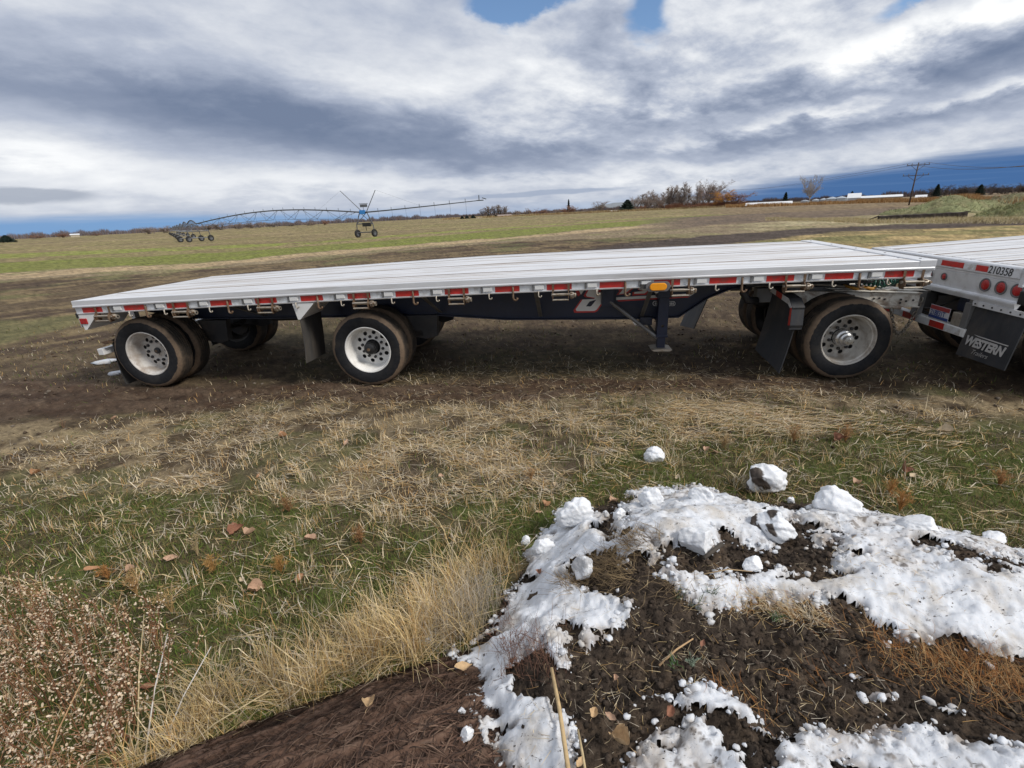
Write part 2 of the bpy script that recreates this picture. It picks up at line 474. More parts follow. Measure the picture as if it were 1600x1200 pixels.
def ground_col(x, y):
    z = zones(x, y); a, lr, lrn, band, r = z['a'], z['lr'], z['lrn'], z['band'], z['r']
    ad = np.degrees(a)
    s1 = fbm(ad * .09, lr * 16, 5, 31); s2 = fbm(ad * .35, lr * 45, 4, 37); s3 = fbm(x * .35, y * .35, 5, 41)
    fine = fbm(x * 3.1, y * 3.1, 5, 43); fine2 = fbm(x * 9, y * 9, 4, 47)
    c = np.tile(np.array([.200, .158, .078]), (len(x), 1))
    c = mixc(c, sstep(.45, .62, s1) * .75, (.165, .125, .07))
    c = mixc(c, sstep(.52, .66, s2) * .45, (.18, .185, .055))
    c = mixc(c, sstep(.55, .7, fbm(ad * .2, lr * 30, 4, 51)) * .5, (.28, .215, .12))
    lft = 1 - sstep(math.radians(20), math.radians(27), a)
    c = mixc(c, (1 - lft) * z['front'], (.165, .118, .072)); c = mixc(c, (1 - lft) * z['front'] * sstep(.45, .62, s2) * .6, (.22, .17, .095))
    c = mixc(c, band(S2T, S2B, .015) * lft * sstep(.35, .55, s3 + .1) * .7, (.19, .23, .04))
    # tan stubble and brown stubble under the green strip
    w = band(S1B, TANB, .02)
    c = mixc(c, w, (.215, .17, .105))
    c = mixc(c, w * sstep(.4, .62, s2) * .7, (.15, .11, .075))
    c = mixc(c, w * sstep(.5, .7, s3) * .5, (.17, .175, .065))
    c = mixc(c, band(S1T, S1B, .014) * lft * .9, (.150, .160, .042))
    c = mixc(c, band(S1T, S1B, .014) * lft * sstep(.45, .7, s2) * .6, (.15, .175, .03))
    tl = curve([(0, 428), (300, 412), (500, 395), (780, 372), (1000, 353)]); tb = curve([(0, 436), (300, 419), (500, 400), (780, 376), (1000, 357)])
    c = mixc(c, band(tl, tb, .012) * lft * sstep(.3, .5, s2 + .1), (.34, .255, .15))
    # streaky dark and pale soil behind the trailer
    w = (1 - sstep(TANB(a) - .02, TANB(a) + .02, lrn)) * z['front']
    c = mixc(c, w, (.105, .076, .045))
    c = mixc(c, w * sstep(.42, .58, s1) * .9, (.062, .042, .029))
    c = mixc(c, w * sstep(.48, .66, s2) * .6, (.22, .165, .088))
    c = mixc(c, w * sstep(.55, .7, s3) * .55, (.12, .125, .05))
    rgt = sstep(math.radians(14), math.radians(22), a)
    w = band(TILT, TILB, .02) * rgt
    c = mixc(c, w, (.115, .088, .066)); c = mixc(c, w * sstep(.45, .62, s2) * .6, (.18, .128, .082))
    # pale straw before the mounds and golden grass under the road
    w = band(TILB, ROADT, .02) * sstep(math.radians(24), math.radians(32), a)
    c = mixc(c, w, (.25, .20, .12)); c = mixc(c, w * sstep(.5, .66, s3) * .8, (.40, .34, .21)); c = mixc(c, w * sstep(.5, .62, s2) * .5, (.17, .17, .07))
    w = band(ROADT, ROADB, .012) * sstep(math.radians(-2), math.radians(7), a)
    c = mixc(c, w, (.066, .050, .041)); c = mixc(c, w * sstep(.5, .62, s2) * .55, (.11, .085, .066))
    c = mixc(c, w * sstep(.5, .58, fbm(ad * .25, lr * 60, 3, 57)) * .5, (.04, .03, .024))
    gb = curve([(1100, 400), (1250, 392), (1400, 385), (1600, 377)])
    w = band(ROADB, gb, .03) * rgt
    c = mixc(c, w * .9, (.20, .16, .075)); c = mixc(c, w * sstep(.42, .6, s2) * sstep(math.radians(24), math.radians(33), a), (.36, .265, .125)); c = mixc(c, w * sstep(.5, .65, s3) * .6, (.115, .12, .045))
    # around and under the trailer
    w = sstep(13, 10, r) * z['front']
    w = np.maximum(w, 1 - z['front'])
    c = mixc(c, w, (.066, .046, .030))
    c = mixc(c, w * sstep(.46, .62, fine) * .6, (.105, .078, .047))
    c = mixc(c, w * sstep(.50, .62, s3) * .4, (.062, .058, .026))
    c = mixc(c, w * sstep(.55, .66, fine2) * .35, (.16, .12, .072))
    w = z['lane']
    fl_ = (z['lrn'] - LANET(a)) / (LANEB(a) - LANET(a) - 1e-6); rut = np.cos(fl_ * 2 * np.pi * 2.2 + 2 * fbm(ad * .15, lr * 0, 3, 65)); c = mixc(c, w * .95, (.060, .037, .024)); c = mixc(c, w * sstep(.2, .8, rut) * .55, (.036, .023, .016)); c = mixc(c, w * sstep(.52, .64, fbm(ad * .8, fl_ * 9, 4, 67)) * .6, (.12, .086, .058)); c = mixc(c, w * sstep(.45, .62, fbm(x * .7, y * 5, 4, 61)) * .6, (.098, .068, .047))
    w = z['straw']
    c = mixc(c, w, (.078, .056, .034)); c = mixc(c, w * sstep(.47, .62, fine) * .8, (.27, .21, .125)); c = mixc(c, w * sstep(.54, .68, fbm(x * 1.7, y * 1.7, 4, 63)) * .6, (.075, .085, .028)); c = mixc(c, w * sstep(.5, .66, s3 * .5 + fine2 * .5) * .6, (.085, .066, .045))
    w = z['near']
    c = mixc(c, w, (.075, .062, .032)); c = mixc(c, w * sstep(.42, .6, fine) * .8, (.080, .098, .026)); c = mixc(c, w * sstep(.55, .7, fine2) * .6, (.13, .105, .062))
    gr = np.random.default_rng(3).normal(0, 1, len(x)); return c * np.clip(1.0 + .36 * (fine2 - .38) + (.10 + .08 * sstep(8, 30, r)) * gr, .4, 1.9)[:, None]

def ground_h(x, y):
    r = np.hypot(x, y)
    near = sstep(14, 7, r)
    h = (fbm(x * .5, y * .5, 3, 71) - .5) * .06 * sstep(1.5, 4, r) * sstep(5.6, 4.6, y - .0 * x)
    h = h + ((fbm(x * 6, y * 6, 4, 73) - .5) * .035 + (fbm(x * 22, y * 22, 3, 79) - .5) * .016) * near
    z_ = zones(x, y); fl_ = (z_['lrn'] - LANET(z_['a'])) / (LANEB(z_['a']) - LANET(z_['a']) - 1e-6); h = h + z_['lane'] * (-.018 * np.cos(fl_ * 2 * np.pi * 2.2 + 2 * fbm(np.degrees(z_['a']) * .15, z_['lr'] * 0, 3, 65)) + (fbm(x * 3, y * 12, 4, 69) - .5) * .03)
    far = sstep(9, 25, r) * (1 - sstep(80, 220, r))
    h = h + far * (fbm(x * .8, y * .8, 4, 83) - .5) * .14
    # the wheels stand on firm level ground
    return h

def build_ground():
    fa = np.radians(np.linspace(-70, 70, 720)); ba = np.radians(np.arange(74, 287, 4.0))
    ang = np.concatenate([fa, ba])
    rr = np.concatenate([np.linspace(.02, .6, 4), np.exp(np.arange(math.log(.7), math.log(8), .0115)), np.exp(np.arange(math.log(8), math.log(100), .017)), np.exp(np.arange(math.log(100), math.log(9000), .035)), [9500.]])
    A, R = np.meshgrid(ang, rr)
    x = (np.sin(A) * R).ravel(); y = (np.cos(A) * R).ravel()
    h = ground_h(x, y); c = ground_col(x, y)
    na = len(ang); nr = len(rr)
    i = np.arange(nr - 1)[:, None] * na; k = np.arange(na)[None, :]; k2 = (k + 1) % na
    q = np.stack([i + k, i + na + k, i + na + k2, i + k2], -1)
    q = q.reshape(-1, 4)
    q = np.stack([q[:, 0], q[:, 3], q[:, 2], q[:, 1]], -1)[:, ::-1]
    v = np.stack([x, y, h], 1)
    # centre fan
    v = np.vstack([v, [[0, 0, h[0]]]]); c = np.vstack([c, c[:1]])
    fan = np.stack([np.full(na, len(v) - 1), np.arange(na), (np.arange(na) + 1) % na], 1)[:, ::-1]
    ff = np.concatenate([q.ravel(), fan.ravel()]); sz = np.concatenate([np.full(len(q), 4), np.full(na, 3)])
    m = bpy.data.materials.new('earth'); m.use_nodes = True
    t = m.node_tree; N = NT(t); bs = t.nodes['Principled BSDF']
    at = N.n('ShaderNodeAttribute', attribute_name='col')
    co = N.n('ShaderNodeTexCoord').outputs['Object']
    a_ = N.noise(co, 14, 8, .7); b_ = N.noise(co, 75, 6, .7, .5)
    d_ = N.noise(co, 4.0, 8, .7, .4); k_ = N.mul(N.mul(N.rng(a_, .3, .7, .62, 1.38), N.rng(b_, .3, .7, .55, 1.45)), N.rng(d_, .35, .65, .82, 1.18))
    t.links.new(N.mix(1.0, at.outputs['Color'], N.xyz(k_, k_, k_), 'MULTIPLY'), bs.inputs['Base Color'])
    bs.inputs['Roughness'].default_value = .95; bs.inputs['Specular IOR Level'].default_value = .15
    bn = N.n('ShaderNodeBump'); bn.inputs['Strength'].default_value = .8; bn.inputs['Distance'].default_value = .025
    t.links.new(N.add(a_, N.mul(b_, .6)), bn.inputs['Height']); t.links.new(bn.outputs[0], bs.inputs['Normal'])
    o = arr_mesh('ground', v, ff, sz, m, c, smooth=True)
    tag(o, kind='structure')
    up = o.data.polygons[1000].normal.z
    if up < 0: o.data.flip_normals()
build_ground()

# ================================================================== MATERIALS OF THE TRAILERS
M = {}
M['alu'] = mat('aluminium', (.66, .67, .69), .42, .3, .10, 3, .15, 90, dirt=(.33, .29, .25), dirt_amt=.3, dscale=2.2, stretch=(.35, 3, 3))
M['alu_deck'] = mat('deck_aluminium', (.67, .68, .70), .46, .2, .13, 5, .2, 120, dirt=(.36, .30, .24), dirt_amt=.45, dscale=2.2, stretch=(.22, 4.5, 3))
M['seam'] = mat('dirt_filled_seam', (.075, .062, .05), .9, 0, .5, 6, .3, 60, stretch=(.4, 4, 4))
M['wood'] = mat('nailer_wood', (.13, .08, .046), .8, 0, .4, 12, .3, 60, stretch=(.3, 6, 6))
M['navy'] = mat('navy_paint', (.010, .016, .040), .42, 0, .25, 4, .1, 30, dirt=(.05, .045, .04), dirt_amt=.25, dscale=2.5)
M['dark_steel'] = mat('dark_steel', (.030, .030, .032), .6, 0, .35, 6, .2, 40, dirt=(.075, .06, .045), dirt_amt=.4)
M['grey_steel'] = mat('grey_steel', (.20, .20, .20), .55, .5, .2, 8, .15, 40, dirt=(.12, .09, .06), dirt_amt=.35)
M['rust'] = mat('rusty_steel', (.14, .085, .05), .7, .3, .4, 30, .4, 70, dirt=(.30, .25, .19), dirt_amt=.35, dscale=14)
M['zinc'] = mat('worn_zinc', (.42, .38, .32), .5, .6, .25, 25, .2, 60, dirt=(.20, .12, .06), dirt_amt=.4, dscale=12)
M['white'] = mat('white_paint', (.70, .70, .69), .45, 0, .06, 4, .05, 30, dirt=(.42, .38, .33), dirt_amt=.25)
M['worn_white'] = mat('chipped_white_paint', (.74, .72, .65), .6, 0, .12, 7, .2, 40, dirt=(.24, .16, .10), dirt_amt=.5, dscale=5)
M['red'] = mat('red_reflective_tape', (.46, .022, .016), .38, 0, .16, 20, 0, dirt=(.20, .06, .045), dirt_amt=.4, dscale=9)
M['tape_white'] = mat('white_reflective_tape', (.62, .64, .66), .4, 0, .1, 20, 0, dirt=(.30, .26, .21), dirt_amt=.4, dscale=8)
M['rubber'] = mat('flap_rubber', (.026, .028, .033), .62, 0, .25, 5, .15, 50, dirt=(.075, .065, .055), dirt_amt=.4, dscale=2.5, stretch=(1, 1, .5))
M['brown_rubber'] = mat('muddy_flap_rubber', (.048, .045, .042), .75, 0, .3, 5, .15, 50, dirt=(.10, .085, .068), dirt_amt=.42, dscale=2.5, stretch=(3, 3, .6))
M['black'] = mat('black_plastic', (.012, .012, .013), .5, 0, .2, 10)
M['amber'] = mat('amber_lens', (.85, .32, .01), .2, 0, .06, 30, .2, 150)
M['redlens'] = mat('red_lens', (.36, .018, .018), .22, 0, .1, 40, .3, 200)
M['grommet'] = mat('grey_grommet', (.13, .125, .13), .6, 0, .15, 20)
M['graphic_white'] = mat('graphic_silver', (.78, .78, .76), .4, 0, .08, 6)
M['graphic_red'] = mat('graphic_red', (.55, .035, .03), .4, 0, .1, 6)
M['silver'] = mat('silver_hub', (.55, .55, .55), .3, .8, .15, 20, .1, 60)
M['green_hose'] = mat('green_hose', (.012, .085, .06), .4, 0, .2, 20)
M['red_hose'] = mat('red_hose', (.35, .03, .04), .4, 0, .2, 20)
M['yellow_rag'] = mat('yellow_plastic', (.45, .22, .03), .6, 0, .3, 20)
M['chain'] = mat('chain_steel', (.30, .27, .23), .5, .7, .3, 40)
M['plate_white'] = mat('plate_white', (.55, .56, .60), .45, 0, .06, 20)
M['plate_red'] = mat('plate_red', (.35, .05, .05), .45, 0, .1, 20)
M['plate_blue'] = mat('plate_blue', (.03, .06, .22), .45, 0, .1, 20)
M['flap_print'] = mat('flap_lettering', (.40, .39, .38), .6, 0, .15, 30)

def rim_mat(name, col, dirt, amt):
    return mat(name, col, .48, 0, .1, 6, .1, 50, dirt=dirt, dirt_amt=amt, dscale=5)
M['rim_rear'] = rim_mat('rim_paint_dusty', (.55, .53, .50), (.26, .20, .15), .45)
M['rim_mid'] = rim_mat('rim_paint_white', (.72, .71, .68), (.42, .37, .31), .25)
M['rim_dolly'] = rim_mat('rim_paint_grey', (.50, .48, .44), (.22, .18, .14), .5)

def tyre_mat():
    m = bpy.data.materials.new('tyre_rubber'); m.use_nodes = True
    t = m.node_tree; N = NT(t); bs = t.nodes['Principled BSDF']
    co = N.n('ShaderNodeTexCoord').outputs['Object']
    s = N.n('ShaderNodeSeparateXYZ'); t.links.new(co, s.inputs[0])
    r = N.m('SQRT', N.add(N.mul(s.outputs[0], s.outputs[0]), N.mul(s.outputs[2], s.outputs[2])))
    oi = N.n('ShaderNodeObjectInfo').outputs['Random']
    mp = N.n('ShaderNodeMapping'); t.links.new(co, mp.inputs[0]); t.links.new(N.xyz(N.mul(oi, 9), N.mul(oi, 5), 0), mp.inputs['Location'])
    n = N.noise(mp.outputs[0], 7, 8, .65); n_ = N.noise(mp.outputs[0], 30, 6, .6)
    rj = N.add(r, N.mul(N.sub(n, .5), .055))
    ring = N.mul(N.rng(rj, .430, .437, 0, 1, True), N.rng(rj, .492, .478, 0, 1, True))
    c = N.mix(N.rng(n_, .3, .7), (.010, .011, .013), (.020, .020, .022))
    c = N.mix(N.mul(N.rng(n, .45, .7, 0, .5, True), 1), c, (.04, .035, .03))
    c = N.mix(N.mul(ring, N.rng(n_, .2, .6, .55, .95)), c, (.175, .125, .085))
    tread = N.rng(r, .472, .484, 0, 1, True)
    c = N.mix(N.mul(tread, N.rng(n, .3, .65, .35, .85)), c, (.044, .038, .032))
    t.links.new(c, bs.inputs['Base Color'])
    bs.inputs['Roughness'].default_value = .72
    bs.inputs['Specular IOR Level'].default_value = .2
    bn = N.n('ShaderNodeBump'); bn.inputs['Strength'].default_value = .3; bn.inputs['Distance'].default_value = .006
    t.links.new(n_, bn.inputs['Height']); t.links.new(bn.outputs[0], bs.inputs['Normal'])
    return m
M['tyre'] = tyre_mat()

# ------------------------------------------------------------------ wheels
RW = .488
def tyre_mesh():
    half = [(.292, .034), (.308, .014), (.335, .003), (.38, -.003), (.42, -.002), (.447, .007), (.466, .021), (.478, .036), (.484, .052),
            (.486, .074), (.477, .077), (.477, .084), (.487, .087), (.488, .112), (.478, .115), (.478, .122), (.488, .125)]
    full = half + [(r, .27 - a) for r, a in reversed(half)]
    b = MB(); b.lathe(full, 72); o = b.build('tyre', M['tyre'], smooth=True, auto=True)
    me = o.data; bpy.data.objects.remove(o); return me
TYRE = tyre_mesh()

def rim_mesh(m, holes=10):
    b = MB()
    b.lathe([(.296, .05), (.304, .03), (.305, .017), (.299, .011), (.290, .014), (.283, .030), (.281, .048), (.270, .056), (.264, .09), (.257, .19), (.245, .216)], 64, 0)
    # dished disc with real hand holes
    ra = [.245, .236, .228] + [.224 - .004 * k for k in range(18)] + [.148, .135, .12, .10]
    yy = [.194 + .022 * max(0, (r_ - .10) / .145) ** 1.6 for r_ in ra]
    n = 280; vs = []
    for r, y in zip(ra, yy):
        for k in range(n):
            t = 2 * math.pi * k / n; vs.append((r * math.cos(t), y, r * math.sin(t)))
    fs = []
    for i in range(len(ra) - 1):
        for k in range(n):
            r = (ra[i] + ra[i + 1]) / 2; t = 2 * math.pi * (k + .5) / n
            hole = False
            if r > .15:
                for j in range(holes):
                    tj = 2 * math.pi * j / holes
                    if math.hypot(r * math.cos(t) - .193 * math.cos(tj), r * math.sin(t) - .193 * math.sin(tj)) < .0265: hole = True
            if not hole: fs.append((i * n + k, i * n + (k + 1) % n, (i + 1) * n + (k + 1) % n, (i + 1) * n + k))
    b.add(vs, fs, 0)
    b.lathe([(.272, .20), (.266, .27), (.285, .275)], 48, 1)       # barrel behind the disc
    b.lathe([(.10, .194), (.10, .26), (0.0, .26)], 24, 1)
    b.lathe([(.262, .262), (.06, .263)], 32, 1)
    o = b.build('rim', [m, M['dark_steel']], smooth=True, auto=True); me = o.data; bpy.data.objects.remove(o); return me
M['rim_inner'] = rim_mat('rim_paint_shaded', (.07, .064, .058), (.035, .03, .026), .5)  # dusty rim paint, base darkened to stand in for shade on these wheels
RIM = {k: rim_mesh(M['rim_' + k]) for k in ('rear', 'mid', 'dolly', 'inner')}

def nut_ring(b, mi, r=.138, y0=.135, y1=.110, rr=.020, n=10):
    for j in range(n):
        t = 2 * math.pi * (j + .5) / n; b.lathe([(0, y1), (rr * .8, y1), (rr, y1 + .006), (rr, y0)], 6, mi, (r * math.cos(t), 0, r * math.sin(t)))

def hub_mesh(kind):
    b = MB()
    if kind == 'rear':
        nut_ring(b, 1); b.lathe([(.106, .1335), (.045, .131)], 24, 3); b.lathe([(0, .105), (.03, .106), (.042, .115), (.045, .134)], 20, 1); b.lathe([(0, .098), (.018, .099), (.02, .11)], 10, 2)
    elif kind == 'mid':
        nut_ring(b, 1); b.lathe([(0, -.02), (.025, -.019), (.03, -.005), (.055, .0), (.072, .012), (.075, .03), (.082, .035), (.085, .134)], 12, 0); b.lathe([(0, -.03), (.02, -.029), (.022, -.015)], 8, 2)
    else:
        nut_ring(b, 1); b.lathe([(0, -.045), (.022, -.045), (.025, -.037), (.048, -.034), (.053, -.024), (.054, .012), (.070, .018), (.075, .026), (.076, .058), (.094, .066), (.10, .076), (.10, .134)], 28, 3)
    o = b.build('hub', [M['black'], M['dark_steel'], M['rust'], M['silver']], smooth=True, auto=True); me = o.data; bpy.data.objects.remove(o); return me
HUB = {k: hub_mesh(k) for k in ('rear', 'mid', 'dolly')}

def wheel(parent, s, t, z, far, kind, rot=0.0, dual=True, label=None):
    """outer wheel with hub, and the inner wheel of the pair"""
    for inner in ((0, 1) if dual else (0,)):
        w = empty('wheel', parent=parent)
        off = .335 * inner
        w.location = (s, t - off if far else t + off, z)
        w.rotation_euler = (0, 0, math.pi if far else 0)
        ty = link_mesh('tyre', TYRE, w); ty.rotation_euler = (0, rot + inner, 0)
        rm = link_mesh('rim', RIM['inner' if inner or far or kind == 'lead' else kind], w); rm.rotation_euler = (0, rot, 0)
        if inner: rm.location = (0, .27, 0); rm.rotation_euler = (0, rot, math.pi)
        else:
            h = link_mesh('hub', HUB['mid' if kind == 'lead' else kind], w); h.rotation_euler = (0, rot, 0); h.location = (0, .06 if kind != 'dolly' else .035, 0)
            if label: w['label'] = label

# ================================================================== REAR FLATBED TRAILER
TX, TY, TYAW, TL, TW = -5.6248, 6.0351, -.1121, 10.18, 2.59
TU = np.array([math.cos(TYAW), math.sin(TYAW)]); TN = np.array([-TU[1], TU[0]])
def t_world(s, t, z=0.0): return np.array([TX + TU[0] * s + TN[0] * t, TY + TU[1] * s + TN[1] * t, z])
def T(px, py, t=.0):
    """trailer coordinates (along, height) of a photographed point in the upright plane t across the trailer"""
    d = px_ray(px, py); k = (t + TX * TN[0] + TY * TN[1]) / (d[0] * TN[0] + d[1] * TN[1])
    return (float((k * d[0] - TX) * TU[0] + (k * d[1] - TY) * TU[1]), float(CAM_H + k * d[2]))

def zd(s, t=0.0):
    return 1.2444 + .01404 * s + .030 * math.sin(math.pi * min(max(s / TL, 0), 1)) + (-.02 + .072 * min(1, max(s, 0) / 5)) * t / TW

def sweep(b, prof, s0, s1, n, mi=0, far=False, zf=zd):
    """profile of (t, dz) carried along the trailer, following the camber of the deck"""
    k = len(prof); vs = []
    for i in range(n + 1):
        s = s0 + (s1 - s0) * i / n
        for t, dz_ in prof:
            tt = TW - t if far else t
            vs.append((s, tt, zf(s, tt) + dz_))
    fs = [(i * k + j, i * k + (j + 1) % k, (i + 1) * k + (j + 1) % k, (i + 1) * k + j) for i in range(n) for j in range(k)]
    fs += [tuple(range(k)), tuple(n * k + j for j in range(k))]
    return b.add(vs, fs, mi)

tr = empty('flatbed_trailer', (TX, TY, 0), TYAW)
tag(tr, 'long aluminium flatbed trailer with navy frame standing across the photo on bare ground', 'trailer')
RAILP = [(0, -.004), (.004, 0), (.062, 0), (.062, -.176), (.006, -.176), (.002, -.164), (.02, -.161), (.02, -.094), (-.004, -.088), (-.008, -.082), (-.008, -.070), (-.001, -.062)]
for far in (False, True):
    b = MB(); sweep(b, RAILP, 0.0, TL, 24, 0, far); b.build('side_rail', M['alu'], tr)
# deck planks with wooden nailing strips between some of them
PB = [.066, .335, .60, .88, 1.16, 1.45, 1.74, 2.02, 2.28, 2.524]
for i in range(len(PB) - 1):
    a, c_ = PB[i], PB[i + 1]; wood = i in (1, 4, 7)
    g1 = .060 if wood else .024
    p = [(a + .003, -.040), (a + .003, -.006), (a + .006, -.003)]
    nr_ = 4; w_ = (c_ - g1 - a - .012) / nr_
    for q in range(nr_):      # shallow raised ribs run the length of a plank
        x0 = a + .006 + q * w_
        p += [(x0 + .006, .0), (x0 + w_ - .008, .0), (x0 + w_ - .004, -.004), (x0 + w_, -.004)]
    p += [(c_ - g1, -.008), (c_ - g1, -.040)]
    b = MB(); sweep(b, p, .075, TL - .155, 24); b.build('deck_plank', M['alu_deck'], tr)
    if not wood and i < len(PB) - 2:
        b = MB(); sweep(b, [(c_ - .022, -.04), (c_ - .022, -.005), (c_ + .002, -.005), (c_ + .002, -.04)], .075, TL - .155, 24); b.build('seam_filler', M['seam'], tr)
    if wood:
        b = MB(); sweep(b, [(c_ - .057, -.04), (c_ - .057, -.003), (c_ + .002, -.003), (c_ + .002, -.04)], .075, TL - .155, 24); b.build('nailing_strip', M['wood'], tr)
# end sills
b = MB(); b.hexa([(0, .064, zd(0) - .17), (.073, .064, zd(0) - .17), (.073, 2.526, zd(0, TW) - .17), (0, 2.526, zd(0, TW) - .17)], [(0, .064, zd(0) - .001), (.073, .064, zd(0) - .001), (.073, 2.526, zd(0, TW) - .001), (0, 2.526, zd(0, TW) - .001)])
b.build('rear_sill', M['alu'], tr, bevel=.004)
b = MB(); z0, z1 = zd(TL), zd(TL, TW)
b.hexa([(TL - .153, -.003, z0 - .10), (TL + .012, -.003, z0 - .10), (TL + .012, TW + .003, z1 - .10), (TL - .153, TW + .003, z1 - .10)], [(TL - .153, -.003, z0 + .010), (TL + .012, -.003, z0 + .010), (TL + .012, TW + .003, z1 + .010), (TL - .153, TW + .003, z1 + .010)])
b.build('front_sill', M['alu'], tr, bevel=.005)
b = MB()
for i in range(5): b.lathe([(.012, 0), (.012, .004), (0, .004)], 8, 0, (TL - .075, .12 + i * .58, zd(TL, .12 + i * .58) + .0095), 'z')
b.build('bolts', M['dark_steel'], tr)['kind'] = 'stuff'
# crossmembers: aluminium coloured dark grey to stand in for shade under the deck
for i in range(25):
    s = .22 + i * .405
    if s > TL - .2: break
    zb = zd(s)
    b = MB(); b.box((s - .004, .064, zb - .150), (s + .004, 2.526, zb - .050)); b.box((s - .035, .064, zb - .158), (s + .035, 2.526, zb - .150)); b.box((s - .035, .064, zb - .05), (s + .035, 2.526, zb - .043))
    b.build('crossmember', M['grey_steel'], tr)
# main beams
BOT = [(.28, .97), (.85, .845), (2.2, .812), (4.55, .800), (5.55, .712), (7.3, .682), (7.80, .690), (8.15, .93), (8.40, 1.03), (9.0, 1.10), (9.95, 1.12)]
for t0 in (.80, 1.79):
    b = MB()
    top = [(s, zd(s) - .175) for s in (9.95, 8, 6, 4, 2, .28)]
    b.prism(BOT + top, lambda a, z, k: (a, t0 + .012 * k, z), 1)
    for (sa, za), (sb, zb) in zip(BOT[:-1], BOT[1:]):
        b.hexa([(sa, t0 - .06, za - .014), (sb, t0 - .06, zb - .014), (sb, t0 + .072, zb - .014), (sa, t0 + .072, za - .014)], [(sa, t0 - .06, za), (sb, t0 - .06, zb), (sb, t0 + .072, zb), (sa, t0 + .072, za)])
    for (sa, za), (sb, zb) in zip(top[:-1], top[1:]):
        b.hexa([(sb, t0 - .06, zb), (sa, t0 - .06, za), (sa, t0 + .072, za), (sb, t0 + .072, zb)], [(sb, t0 - .06, zb + .012), (sa, t0 - .06, za + .012), (sa, t0 + .072, za + .012), (sb, t0 + .072, zb + .012)])
    b.build('main_beam', M['navy'], tr)
# red and white reflective tape, stake pockets, winches, hooks on the near rail
def rail_plate(name, s0, s1, dz0, dz1, t0, t1, m, bevel=0.0, far=False):
    b = MB(); f = (lambda t: TW - t) if far else (lambda t: t)
    b.hexa([(s0, f(t0), zd(s0) + dz0), (s1, f(t0), zd(s1) + dz0), (s1, f(t1), zd(s1) + dz0), (s0, f(t1), zd(s0) + dz0)], [(s0, f(t0), zd(s0) + dz1), (s1, f(t0), zd(s1) + dz1), (s1, f(t1), zd(s1) + dz1), (s0, f(t1), zd(s0) + dz1)])
    return b.build(name, m, tr, bevel=bevel)
for k in range(17):
    s = .10 + .6015 * k
    rail_plate('red_tape', s, s + .285, -.159, -.096, .016, .0215, M['red'])
    rail_plate('white_tape', s + .287, s + .425, -.158, -.097, .0165, .0215, M['tape_white'])
    if s + .57 < TL:
        rail_plate('stake_pocket', s + .432, s + .452, -.16, -.095, .006, .0215, M['grey_steel'])
        rail_plate('stake_pocket', s + .462, s + .568, -.147, -.098, .001, .0205, M['white'], .003)

def winch(s0, s1):
    zc_ = zd((s0 + s1) / 2)
    b = MB(); w = s1 - s0
    for s in (s0, s0 + w * .66):
        b.prism([(-.02, -.17), (.05, -.17), (.05, -.255), (.025, -.285), (-.035, -.285), (-.05, -.25), (-.05, -.21)], lambda a, z, k, s=s: (s + .009 * k, a, zc_ + z), 1, 0)
        b.box((s - .006, -.004, zc_ - .172), (s + .02, .0, zc_ - .09), 0)
    b.tube([(s0 - .012, 0, zc_ - .215), (s1 - w * .2, 0, zc_ - .215)], .017, 10, 1)
    b.tube([(s0, -.038, zc_ - .268), (s0 + w * .68, -.038, zc_ - .268)], .010, 8, 1)
    b.tube([(s0, -.045, zc_ - .205), (s0 + w * .68, -.045, zc_ - .205)], .008, 8, 1)
    b.lathe([(.014, 0), (.03, .0), (.036, .006), (.036, .04), (.026, .045), (.026, .07), (.014, .07), (.014, .0)], 16, 1, (s1 - .07, 0, zc_ - .225), 'x')
    b.lathe([(.0, .068), (.0142, .068)], 12, 2, (s1 - .07, 0, zc_ - .225), 'x')
    for k in range(8):
        a = k * math.pi / 4; b.box((s1 - .065, math.cos(a) * .036 - .006, zc_ - .225 + math.sin(a) * .036 - .006), (s1 - .042, math.cos(a) * .036 + .006, zc_ - .225 + math.sin(a) * .036 + .006), 0)
    b.tube([(s1 - .02, -.01, zc_ - .222), (s1 - .02, -.052, zc_ - .212)], .012, 8, 0)
    return b.build('strap_winch', [M['rust'], M['zinc'], M['black']], tr, bevel=0)
WIN = [(.297, .591), (1.40, 1.70), (2.55, 2.83), (3.785, 4.06), (4.96, 5.23), (6.18, 6.45), (7.51, 7.78), (8.71, 9.0), (9.90, 10.17)]
for a, c_ in WIN: winch(a, c_)
def hook(s, big):
    z = zd(s); b = MB(); r = .012 if big else .008; h = .05 if big else .035
    pts = [(s, .012, z - .10 if big else z - .17), (s, .0, z - .175), (s, -.004, z - .18 - h)]
    for k in range(1, 7):
        a = math.pi * k / 6; pts.append((s + h * .5 - h * .5 * math.cos(a), -.006, z - .18 - h - h * .55 * math.sin(a)))
    b.tube(pts, r, 7); b.build('rope_hook', M['rust'] if big else M['zinc'], tr, smooth=True)
for k in range(8):
    a, c_ = WIN[k][1], WIN[k + 1][0]; g = c_ - a
    hook(a + g * .22, False); hook(a + g * .52, True); hook(a + g * .83, False)
